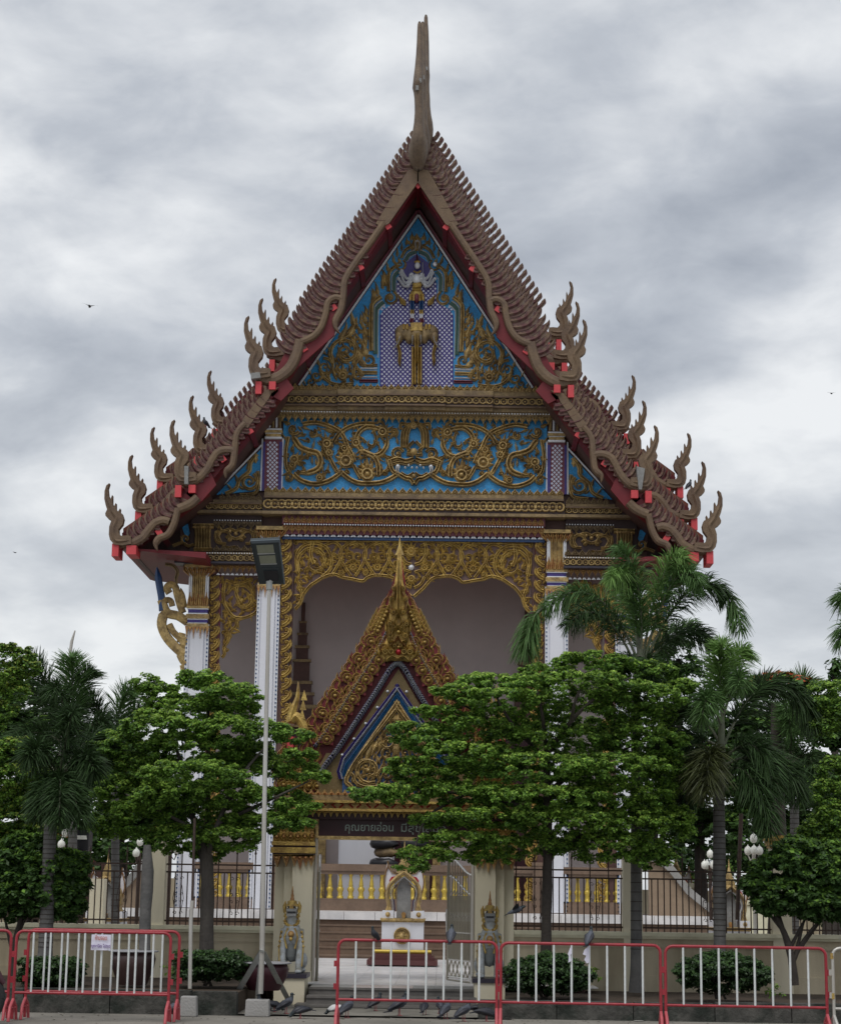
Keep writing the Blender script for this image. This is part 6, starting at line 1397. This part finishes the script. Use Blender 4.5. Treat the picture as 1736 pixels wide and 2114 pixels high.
# ---------------------------------------------------------------- lamp pole on a tripod stand
YL = 25.35
b = W(533,2088,YL); t = thing('street_lamp', (b.x, YL, 0), 'tall steel pole lamp with dark flat head standing on a tripod of angle irons', 'lamp')
m = MB(); m.tube([tuple(W(538,2052,YL+.08)), tuple(W(541,1960,YL)), tuple(W(547,1600,YL)), tuple(W(556,1210,YL))], [.034,.034,.031,.026], 12); m.build('pole', 'polem', t)
def bar(p, q, w_): 
    m = MB(); p = Vector(p); q = Vector(q); d = (q-p).normalized(); s_ = d.cross(Vector((0,1,0))).normalized()*w_*.5; f = Vector((0,1,0))*.006; g_ = Vector((0,w_,0))
    v = [p-s_-f, p+s_-f, p+s_+f, p-s_+f, q-s_-f, q+s_-f, q+s_+f, q-s_+f]; m.add(v, [(0,1,2,3),(4,7,6,5),(0,4,5,1),(1,5,6,2),(2,6,7,3),(3,7,4,0)])
    v = [p-s_-f, p-s_*.85-f, p-s_*.85+g_, p-s_+g_, q-s_-f, q-s_*.85-f, q-s_*.85+g_, q-s_+g_]; m.add(v, [(0,1,2,3),(4,7,6,5),(0,4,5,1),(1,5,6,2),(2,6,7,3),(3,7,4,0)]); return m
def gnd(x, y):
    d = CR @ Vector((x-868, -(y-1057), -3863)); k = -1.6/d.z; return CC+d*k
bar(W(540,1966,YL-.03), gnd(474,2077), .075).build('tripod_leg', 'legm', t); bar(W(543,1966,YL-.03), gnd(600,2074), .075).build('tripod_leg', 'legm', t)
bar(W(541,1962,YL-.06), gnd(528,2088), .06).build('tripod_leg', 'railwh', t)
# head: tilted flat housing
hc = W(553,1165,YL); tl, tr, br, bl = W(517,1119,YL), W(577,1116,YL), W(588,1205,YL), W(535,1206,YL)
m = MB(); dn = Vector((.10,.62,-.05)); nrm = Vector((-.05,-.05,-.02))
fr = [Vector(v) for v in (tl, tr, br, bl)]; fr = [v+Vector((0, (-.42 if i < 2 else .12), 0)) for i, v in enumerate(fr)]
# rescale for the new depth so the plate is truly tilted towards the viewer at the top
pts = [W(517,1117,YL-.40), W(577,1114,YL-.40), W(588,1206,YL+.05), W(536,1206,YL+.05)]
n_ = (pts[1]-pts[0]).cross(pts[3]-pts[0]).normalized(); n_ = n_ if n_.y < 0 else -n_
bk = [p-n_*.07 for p in pts]; m.add([*pts, *bk], [(0,3,2,1),(4,5,6,7),(0,1,5,4),(1,2,6,5),(2,3,7,6),(3,0,4,7)]); hd = m.build('lamp_head', 'lampdk', t)
def onp(u_, v_, o_=0): return (pts[0]*(1-u_)+pts[1]*u_)*(1-v_)+(pts[3]*(1-u_)+pts[2]*u_)*v_+n_*o_
def plate(u0, u1, v0, v1, o_, mt, name, par=hd):
    m = MB(); a = [onp(u0,v0,o_), onp(u1,v0,o_), onp(u1,v1,o_), onp(u0,v1,o_)]; c = [p-n_*.012 for p in a]; m.add([*a, *c], [(0,3,2,1),(4,5,6,7),(0,1,5,4),(1,2,6,5),(2,3,7,6),(3,0,4,7)]); return m.build(name, mt, par)
plate(.17,.76,.10,.28,.006,'led','led_panel'); plate(.19,.78,.34,.52,.006,'led','led_panel'); plate(.16,.78,.285,.31,.008,'angle','panel_trim'); plate(.19,.80,.525,.545,.008,'angle','panel_trim'); plate(0,1,-.01,.05,.012,'lampedge','housing_rim'); plate(.965,1.01,0,1,.012,'lampedge','housing_rim'); plate(-.01,.03,0,1,.012,'lampdk','housing_rim'); plate(.2,.85,.62,.95,.012,'lampdk','driver_cover'); plate(.26,.79,.67,.90,.03,'black','driver_cover')
m = MB(); m.tube([tuple(W(556,1218,YL)), tuple(W(556,1200,YL))], .045, 10); m.tube([tuple(W(556,1206,YL)), tuple(onp(.5,.9,.02))], .03, 8); m.build('mounting_bracket', 'angle', t)
def block(x0, x1, y, h, Y, lab, ta=.85, dp=.1):
    a = W(x0, y, Y); b = W(x1, y, Y); cx = (a.x+b.x)/2; hw = (b.x-a.x)/2; m = MB(); t_ = ta
    v = [(cx-hw,Y-dp,0),(cx+hw,Y-dp,0),(cx+hw,Y+dp,0),(cx-hw,Y+dp,0),(cx-hw*t_,Y-dp*t_,h),(cx+hw*t_,Y-dp*t_,h),(cx+hw*t_,Y+dp*t_,h),(cx-hw*t_,Y+dp*t_,h)]
    m.add(v, [(0,3,2,1),(4,5,6,7),(0,1,5,4),(1,2,6,5),(2,3,7,6),(3,0,4,7)]); o = m.build('concrete_block', 'concrete', None, loc=(cx, Y, 0)); tag(o, lab, 'concrete block')
    mod = o.modifiers.new('bevel', 'BEVEL'); mod.width = .015; mod.segments = 2
block(507,557,2081,.22,25.51,'chipped grey concrete block at the foot of the lamp pole', .95)
block(372,408,2076,.26,25.3,'tapered concrete block under the thin pole right of the left barrier', .88)
block(945,1000,2062,.0,26,'',1) if 0 else None
def thinpole(pts, r, Y, lab, name='thin_pole', mt='polem', r1=None):
    m = MB(); q = [tuple(W(x, y, Y)) for x, y in pts]; m.tube(q, [r]*(len(q)-1)+[r1 or r], 8); tag(m.build(name, mt, None, loc=q[0]), lab, 'pole')
thinpole([(392,2042),(394,1900),(397,1860)], .026, 25.3, 'lower pale painted part of the thin pole beside the hedge', mt='polem') 
thinpole([(397,1862),(400,1760),(402,1690)], .018, 25.3, 'thin rusty rod rising from the cream pole beside the hedge', mt='iron')
thinpole([(122,1560),(132,1440),(148,1325),(155,1302)], .03, 34.5, 'slanting pale pole rising above the left palms into the sky', mt='polem', r1=.012)
thinpole([(1522,1900),(1526,1780),(1530,1680)], .035, 31.5, 'thin rusty pole behind the fence right of the ringed palm', mt='iron')

# ---------------------------------------------------------------- crowd barriers
def barrier(x0, y0, x1, y1, Y0, Y1, nb, lab, col='rail', bars='railwh', feet=True, yb=None, skip=(), grp='steel crowd barriers along the kerb', zt=None):
    """top rail ends given in the frame; stands on the ground"""
    a = W(x0, y0, Y0); b = W(x1, y1, Y1); zt = zt or (a.z+b.z)/2; a = Vector((a.x, Y0, 0)); b = Vector((b.x, Y1, 0)); ln = (b-a).length; d = (b-a)/ln; ang = math.atan2(d.y, d.x)
    t = thing('crowd_barrier', tuple((a+b)/2), lab, 'barrier', grp); t.rotation_euler = (0,0,ang); h = ln/2; zb = .34; r = .019
    m = MB(); c = .09
    P = [(-h,0,.02),(-h,0,zt-c)]+[(-h+c*(1-math.cos(q)),0,zt-c+c*math.sin(q)) for q in (.4,.8,1.2)]+[(-h+c,0,zt),(h-c,0,zt)]+[(h-c+c*math.sin(q),0,zt-c+c*math.cos(q)) for q in (.4,.8,1.2)]+[(h,0,zt-c),(h,0,.02)]
    m.tube(P, r, 8); m.build('frame', col, t, loc=(0,0,0), local=False)
    m = MB(); m.tube([(-h,0,zb),(h,0,zb)], r*.9, 8); m.build('lower_rail', col, t, loc=(0,0,0), local=False)
    m = MB(); m.tube([(0,0,zb+.012),(0,0,zt-.012)], .0135, 8); p0 = None
    for i in range(nb):
        if i in skip: continue
        x = -h+(i+1)*2*h/(nb+1)*1.0
        if p0 is None: p0 = m.build('upright_bar', bars, t, loc=(x,0,0), local=False)
        else: copyo(p0, t, (x,0,0))
    for s_ in (-1, 1):
        m = MB(); x = s_*h
        m.tube([(x,0,zb-.08),(x,-.16,.17),(x,-.22,.0)], .02, 8); m.tube([(x,0,zb-.08),(x,.16,.17),(x,.22,.0)], .02, 8); m.tube([(x,-.17,.16),(x,.17,.16)], .014, 6); m.build('foot', 'railpk' if col == 'rail' else col, t, loc=(0,0,0), local=False)
        m = MB()
        for z in (zt-.32, zb+.12): m.box(x+s_*.015, x+s_*.05, -.012, .012, z, z+.07)
        tag(m.build('hook', col, t, loc=(0,0,0), local=False), kind='stuff')
    return t, a, b, zt
zL = 1.09
bL = barrier(35,1926,353,1934,23.95,23.95,8,'front one of two overlapping red and white barriers at the left, with a paper notice', zt=zL)
barrier(60,1927,371,1933,24.35,24.35,8,'rear one of two overlapping red and white barriers at the left', zt=zL+.012)
barrier(-290,1922,24,1926,24.1,24.1,8,'red barrier cut by the left edge, beside the motorcycle wheel', zt=zL)
barrier(699,1941,1026,1946,23.55,23.5,8,'red and white barrier standing right in front of the gateway steps')
barrier(1034,1946,1363,1954,23.5,23.4,8,'red and white barrier with two torn paper scraps, right of the gateway')
barrier(1373,1954,1704,1959,23.4,23.35,8,'red and white barrier nearest the crooked shrub on the right')
barrier(1718,1958,2050,1964,23.2,23.2,8,'silver steel barrier with yellow bands at the right edge', 'polem', 'polem')
m = MB()
for z in (.45, .92): m.lathe([(.022,0),(.022,.07)], (W(1718,2000,23.2).x, 23.2, z), 8)
tag(m.build('yellow_tape_band', 'goldbr', None, loc=(W(1718,2000,23.2).x, 23.2, .45)), 'yellow tape bands on the post of the silver barrier', 'tape')
# paper notice
a = W(189,1930,23.9); b = W(228,1963,23.9); m = MB(); n = 6
v = [(a.x+(b.x-a.x)*i/n, 23.905+.006*math.sin(i*1.3+j), b.z+(a.z-b.z)*j/2.) for j in range(3) for i in range(n+1)]; m.add(v, [(j*(n+1)+i, j*(n+1)+i+1, (j+1)*(n+1)+i+1, (j+1)*(n+1)+i) for j in range(2) for i in range(n)])
nt_ = m.build('paper_notice', 'paper', None, loc=(a.x, 23.9, b.z)); tag(nt_, 'white paper notice with red and purple writing taped to the left barrier', 'notice')
c_ = (a.x+b.x)/2
text_mesh('ห้ามจอด', .075, 'inkr', (c_, 23.89, b.z+.125), nt_, 'red_writing', .15, ext=.001); text_mesh('ทุกชนิด โปรด', .05, 'inkb', (c_, 23.89, b.z+.035), nt_, 'purple_writing', .24, ext=.001)
for x, lab in ((1304,'small torn white paper scrap hanging on the left of the two marked bars'),(1358,'larger torn white paper scrap hanging on the barrier below the pigeon')): pass
for (x0, y0, pts_, lab) in ((0,0,[(1179,1953),(1180,1970),(1177,1972),(1179,1985),(1173,1988),(1174,1975),(1172,1970),(1176,1960)],'narrow torn white paper scrap on the barrier right of the gateway'),(0,0,[(1216,1953),(1216,1988),(1211,1990),(1206,1982),(1210,1974),(1203,1971),(1206,1962)],'wider torn white paper scrap on the barrier below the perched pigeon')):
    m = MB(); m.prism([(W(x, y, 23.43).x, W(x, y, 23.43).z) for x, y in pts_], 23.42, 23.43); q = W(pts_[0][0], pts_[0][1], 23.42); tag(m.build('paper_scrap', 'paper', None, loc=tuple(q)), lab, 'paper scrap')

# ---------------------------------------------------------------- pigeons
def pigeon(loc, ang, lab, pose='stand', sc=1.0, mt='bird', tilt=0, grp='pigeons around the barriers and steps'):
    t = thing('pigeon', loc, lab, 'pigeon', grp); t.rotation_euler = (0, 0, ang); t.scale = (sc*.86,)*3
    m = MB()
    if pose == 'stand': P = [(-.13,0,.055),(-.09,0,.085),(-.04,0,.118),(.015,0,.142),(.055,0,.168),(.074,0,.198),(.08,0,.228),(.082,0,.248)]; R_ = [.010,.028,.046,.054,.046,.029,.022,.018]
    elif pose == 'peck': P = [(-.16,0,.12),(-.10,0,.125),(-.04,0,.125),(.03,0,.115),(.08,0,.095),(.115,0,.07),(.13,0,.05),(.14,0,.04)]; R_ = [.012,.035,.05,.055,.04,.024,.02,.016]
    elif pose == 'perch': P = [(-.10,0,-.02),(-.06,0,.03),(-.02,0,.07),(.02,0,.11),(.04,0,.15),(.05,0,.18),(.055,0,.205),(.055,0,.22)]; R_ = [.012,.034,.05,.055,.042,.026,.022,.016]
    else: P = [(-.17,0,0),(-.10,0,.0),(-.04,0,.0),(.04,0,.0),(.09,0,.01),(.12,0,.015),(.14,0,.015),(.15,0,.015)]; R_ = [.012,.03,.045,.048,.034,.022,.02,.016]
    m.tube(smooth(P, 2), list(np.interp(np.linspace(0,7,len(smooth(P,2))), range(8), R_)), 10); m.build('body', mt, t, loc=(0,0,0), local=False)
    h = P[-1]; m = MB(); m.ball((h[0], 0, h[2]), .024, 0, 8, 1.1, 1, 1); m.tube([(h[0]+.018,0,h[2]), (h[0]+.045,0,h[2]-.01)], [.008,.002], 6); m.tube([P[4], P[5], P[6]], [.036,.029,.024], 8); m.build('head', 'birdneck', t, loc=(0,0,0), local=False)
    for s_ in (-1, 1):
        m = MB()
        if pose == 'fly':
            m.add([(.06,s_*.03,.02),(.03,s_*.20,.08),(-.02,s_*.34,.06),(-.07,s_*.30,.05),(-.08,s_*.15,.04),(-.07,s_*.03,.02),(.06,s_*.03,.01),(-.07,s_*.03,.01)], [(0,1,4,5),(1,2,3,4),(0,5,7,6)])
        else:
            k = P; m.tube([(k[4][0]-.01, s_*.034, k[4][2]-.01), ((k[2][0]+k[3][0])/2, s_*.046, k[3][2]), (k[1][0], s_*.036, k[1][2]+.012), (k[0][0]-.015, s_*.012, k[0][2]+.01)], [.018,.032,.02,.005], 7)
        m.build('wing', 'birddk' if mt != 'birdlt' else 'birdlt', t, loc=(0,0,0), local=False)
    m = MB(); a = P[0]; m.add([(a[0]+.04,-.02,a[2]+.008),(a[0]+.04,.02,a[2]+.008),(a[0]-.06,.028,a[2]-.012),(a[0]-.06,-.028,a[2]-.012),(a[0]+.04,-.02,a[2]-.008),(a[0]+.04,.02,a[2]-.008),(a[0]-.06,.028,a[2]-.02),(a[0]-.06,-.028,a[2]-.02)], [(0,1,2,3),(4,7,6,5),(0,3,7,4),(1,5,6,2),(2,6,7,3)]); m.build('tail', 'birddk', t, loc=(0,0,0), local=False)
    if pose != 'fly':
        m = MB(); z0 = 0
        for s_ in (-1, 1):
            x_ = .0 if pose != 'perch' else .0; m.tube([(x_, s_*.022, .09 if pose != 'perch' else .06), (x_, s_*.022, .005)], .005, 5); m.tube([(x_-.015, s_*.022, .005), (x_+.03, s_*.026, .004)], .004, 4)
        m.build('leg', 'birdleg', t, loc=(0,0,0), local=False)
    return t
R = math.radians
for x, y, a, lab, pose, mt, s_ in [
 (543,2093,150,'grey pigeon in front of the concrete block under the lamp pole','stand','bird',1.1),
 (566,2090,20,'small dark pigeon between the lamp pole block and the tripod leg','peck','birddk',1.0),
 (590,2094,30,'pigeon with a white wing patch by the right tripod leg','stand','bird',1.2),
 (620,2104,200,'dark pigeon pecking alone left of the gate barrier','peck','birddk',1.1),
 (692,2098,180,'whitish pigeon half hidden by the left post of the gate barrier','peck','birdlt',1.0),
 (716,2103,50,'grey pigeon standing just right of the gate barrier left post','stand','bird',1.25),
 (775,2088,40,'dark upright pigeon nearest the steps, second bar of the gate barrier','stand','birddk',1.1),
 (824,2098,20,'large grey pigeon walking in the middle of the group','stand','bird',1.35),
 (832,2080,60,'pigeon with raised dark head behind the large grey one','stand','birddk',1.0),
 (876,2096,75,'small dark pigeon facing forward, right of the middle','stand','birddk',1.0),
 (908,2094,110,'slim grey pigeon behind another pigeon under the sixth bar','stand','bird',1.0),
 (920,2105,60,'pale grey pigeon with pink feet turning its head','stand','bird',1.15),
 (957,2110,35,'dark grey pigeon leaning forward below the eighth bar','stand','bird',1.2),
 (995,2102,20,'dark pigeon pecking by the right post of the gate barrier','peck','birddk',1.2),
 (1004,2110,15,'second dark pigeon pecking in front of the gate barrier right post','peck','birddk',1.2),
 (362,2096,200,'pigeon walking between the feet of the left barriers','peck','bird',1.05)]:
    g_ = gnd(x, y); pigeon((g_.x, g_.y, 0), R(a), lab, pose, s_, mt)
w = W(774,1944,23.5); pigeon((w.x, 23.5, w.z+.015), R(215), 'black pigeon perched on the top rail in front of the white shrine', 'perch', .8, 'birddk')
w = W(931,1946,23.5); pigeon((w.x, 23.5, w.z+.01), R(80), 'grey backed pigeon perched on the top rail in front of the open gate leaf', 'perch', 1.0, 'bird')
w = W(1217,1951,23.42); pigeon((w.x, 23.42, w.z+.01), R(60), 'pale pigeon perched on the barrier above the torn paper', 'perch', 1.0, 'bird')
w = W(1066,1880,27.0); o = pigeon(tuple(w), R(20), 'pigeon flying past the right gate pillar', 'fly', .95, 'bird'); o.rotation_euler = (R(-12), R(-20), R(12))
w = W(185,632,40); o = pigeon(tuple(w), R(5), 'dark bird gliding in the sky left of the roof', 'fly', .7, 'birddk', grp=None); o.rotation_euler = (R(8), 0, R(95))
w = W(1716,812,60); o = pigeon(tuple(w), R(5), 'tiny bird far off near the right edge of the sky', 'fly', .6, 'birddk', grp=None); o.rotation_euler = (R(10), 0, R(60))
w = W(31,1141,90); o = pigeon(tuple(w), R(5), 'tiny bird far off near the left edge of the sky', 'fly', .6, 'birddk', grp=None); o.rotation_euler = (R(10), 0, R(60))
w = W(425,880,44); pigeon(tuple(w), R(200), 'bird perched between the upturned finials of the left roof edge', 'perch', 1.1, 'birddk', grp=None)
w = W(1422,1008,44); pigeon(tuple(w), R(30), 'bird perched on a hooked finial of the right roof edge', 'perch', 1.1, 'birddk', grp=None)

# ---------------------------------------------------------------- compound furniture behind the fence
def globe_lamp(x, y, Y, lab, n=3, col='iron', sc=1.):
    w = W(x, y, Y); t = thing('globe_lamp', (w.x, Y, .22), lab, 'lamp', 'white globe lamps in the compound'); u = px(Y)
    m = MB(); m.tube([(w.x,Y,.2),(w.x,Y,w.z)], .04, 8)
    for i in range(n): a_ = 2*PI*i/n+.3; m.tube([(w.x,Y,w.z-12*u),(w.x+12*u*math.cos(a_)*.7,Y+.1*math.sin(a_),w.z-20*u),(w.x+13*u*math.cos(a_),Y+.2*math.sin(a_),w.z-8*u)], .015, 6)
    m.build('post', col, t)
    prof = [(.25,-1),(.8,-.7),(1,0),(.85,.6),(.4,1.0),(.15,1.15),(.05,1.5)]
    for i in range(n):
        a_ = 2*PI*i/n+.3; m = MB(); m.lathe([(r_*7*u*sc, z_*8*u*sc) for r_, z_ in prof], (w.x+13*u*math.cos(a_), Y+.2*math.sin(a_), w.z), 12); m.build('globe', 'globe', t)
    m = MB(); m.lathe([(r_*7*u*sc, z_*8*u*sc) for r_, z_ in prof], (w.x, Y, w.z+22*u*sc), 12); m.build('globe', 'globe', t)
globe_lamp(134,1745,34,'cluster of white globe lamps beside the black floodlight box at the left',3,'iron',1.1)
globe_lamp(288,1762,38,'cluster of white globe lamps left of the gold capped wall pier')
globe_lamp(1466,1787,40,'row of white globe lamps behind the fence left of the ringed palm',4)
globe_lamp(1556,1757,36,'white globe lamps seen through the fronds right of the ringed palm',3,'polem',1.1)
globe_lamp(352,1755,42,'white globe lamp behind the fence under the left umbrella tree')
w = W(168,1730,34.5); t = thing('floodlight_box', tuple(W(168,1745,34.5)), 'black box floodlight with a pale strip hanging beside the globe lamps', 'floodlight')
m = MB(); a = W(147,1757,34.5); b = W(188,1715,34.5); m.box(a.x, b.x, 34.3, 34.7, a.z, b.z); m.build('housing', 'black', t); m = MB(); m.box(a.x+.05, b.x-.03, 34.28, 34.3, b.z-.17, b.z-.10); m.build('pale_strip', 'globe', t)
m = MB(); m.tube([(w.x, 34.6, .2), (w.x, 34.6, a.z)], .05, 8); m.build('post', 'iron', t)
t = thing('small_pavilion', tuple(W(160,1900,46)), 'small pavilion with pointed orange gables beyond the left fence', 'pavilion')
for x0, x1, yt, yb in ((113,126,1686,1742),(134,148,1678,1740),(150,166,1745,1778),(176,190,1752,1780)):
    m = MB(); a = W(x0, yb, 46); b = W(x1, yb, 46); c = W((x0+x1)/2, yt, 46); m.prism([(a.x, a.z), (b.x, b.z), (c.x+.02, c.z)], 45.8, 46.2); m.build('gable_point', 'orange', t)
m = MB(); a = W(120,1775,46); b = W(205,1740,46); m.box(a.x, b.x, 46.2, 49, a.z-.1, b.z-.4); m.build('pavilion_roof', 'brown', t)
m = MB()
for x in (168, 178, 214): a = W(x, 1800, 46); m.box(a.x-.1, a.x+.1, 46.2, 46.4, .2, a.z+.3)
m.build('pavilion_post', 'brown', t); m = MB(); a = W(176,1815,45.9); b = W(215,1800,45.9); m.box(a.x, b.x, 45.9, 46.1, a.z, b.z); m.build('pavilion_beam', 'brown', t)
m = MB(); a = W(182,1900,33.5); b = W(215,1815,33.5); m.box(a.x, b.x, 33.5, 33.9, .2, b.z); tag(m.build('inner_gate_post', 'cream', None, loc=(a.x, 33.5, .2)), 'plain cream post behind the left part of the fence', 'post')
# low outbuildings far behind give the compound a back
m = MB(); a = W(-200,1850,58); m.box(a.x, -6.2, 58, 58.5, .2, 2.0); tag(m.build('compound_wall', 'wallmud', None, loc=(-10,58,.2)), 'long low plastered wall far behind the left fence', 'wall')
m = MB(); a = W(1900,1850,66); m.box(7.6, a.x, 66, 66.5, .2, 1.9); tag(m.build('compound_wall', 'wallmud', None, loc=(12,66,.2)), 'long low plastered wall far behind the right fence', 'wall')
for x, Y, z0, h, lab in ((1430,50,.2,1.3,'cream spirit-house plinth behind the right fence'),(1560,44,.2,1.0,'cream block plinth behind the fence right of the ringed palm')):
    a = W(x, 1850, Y); m = MB(); m.box(a.x-.5, a.x+.5, Y, Y+.6, z0, z0+h*.6); m.box(a.x-.4, a.x+.4, Y+.05, Y+.5, z0+h*.6, z0+h*1.3); m.box(a.x-.48, a.x+.48, Y, Y+.55, z0+h*1.3, z0+h*1.4); tag(m.build('plinth', 'creamlt', None, loc=(a.x, Y, z0)), lab, 'plinth')
# planter box of small red and yellow offerings
# motorcycle just entering at the left edge
w = W(-46,2060,23.2); t = thing('motorcycle', (w.x, 23.2, 0), 'front wheel of a dark motorcycle at the left edge', 'motorcycle')
m = MB(); wx = w.x; r_ = .29
m.tube([(wx+r_*math.cos(2*PI*k/28), 23.2, .31+r_*math.sin(2*PI*k/28)) for k in range(29)], .045, 10); m.build('tyre', 'water', t)
m = MB(); m.tube([(wx+.23*math.cos(2*PI*k/28), 23.2, .31+.23*math.sin(2*PI*k/28)) for k in range(29)], .014, 6)
for k in range(9): m.tube([(wx, 23.2, .31), (wx+.23*math.cos(2*PI*k/9), 23.2, .31+.23*math.sin(2*PI*k/9))], .006, 4)
m.build('rim', 'chrome', t)
m = MB(); m.tube([(wx, 23.12, .31), (wx-.18, 23.12, .9)], .02, 8); m.tube([(wx, 23.28, .31), (wx-.18, 23.28, .9)], .02, 8); m.build('fork', 'chrome', t)
m = MB(); m.tube([(wx+.35*math.cos(q), 23.2, .31+.35*math.sin(q)) for q in (.5,.9,1.3,1.7,2.1)], [.03,.06,.065,.06,.05], 8); m.build('mudguard', 'maroon', t)
m = MB(); m.tube([(wx-.2, 23.2, .85), (wx-.5, 23.2, .7), (wx-1.0, 23.2, .68), (wx-1.3, 23.2, .75)], [.1,.14,.16,.1], 8); m.build('fairing', 'black', t)
m = MB(); m.tube([(wx-1.25+r_*math.cos(2*PI*k/20), 23.2, .31+r_*math.sin(2*PI*k/20)) for k in range(21)], .045, 8); m.build('tyre', 'water', t)
m = MB(); m.tube([(wx-.2, 22.9, 1.0), (wx-.2, 23.5, 1.0)], .015, 6); m.build('handlebar', 'black', t)


# fallen leaves and grit along the kerb
n = 420; x_ = rng.uniform(-8.5, 9, n); y_ = np.where(rng.random(n) < .6, 25.55-rng.random(n)**2*.8, rng.uniform(23, 25.5, n))
v = []
for x, y in zip(x_, y_):
    a_ = rng.uniform(0, PI); s_ = rng.uniform(.008, .028); c_, d_ = math.cos(a_)*s_, math.sin(a_)*s_
    v += [(x-c_, y-d_, .006), (x+d_*.5, y-c_*.5, .012), (x+c_, y+d_, .006), (x-d_*.5, y+c_*.5, .01)]
tag(npmesh('fallen_leaves', np.array(v), n, ['soil','frondY','concrete'], rng.integers(0, 3, n)), 'scattered fallen leaves and grit on the car park along the kerb', 'litter', kind='stuff')
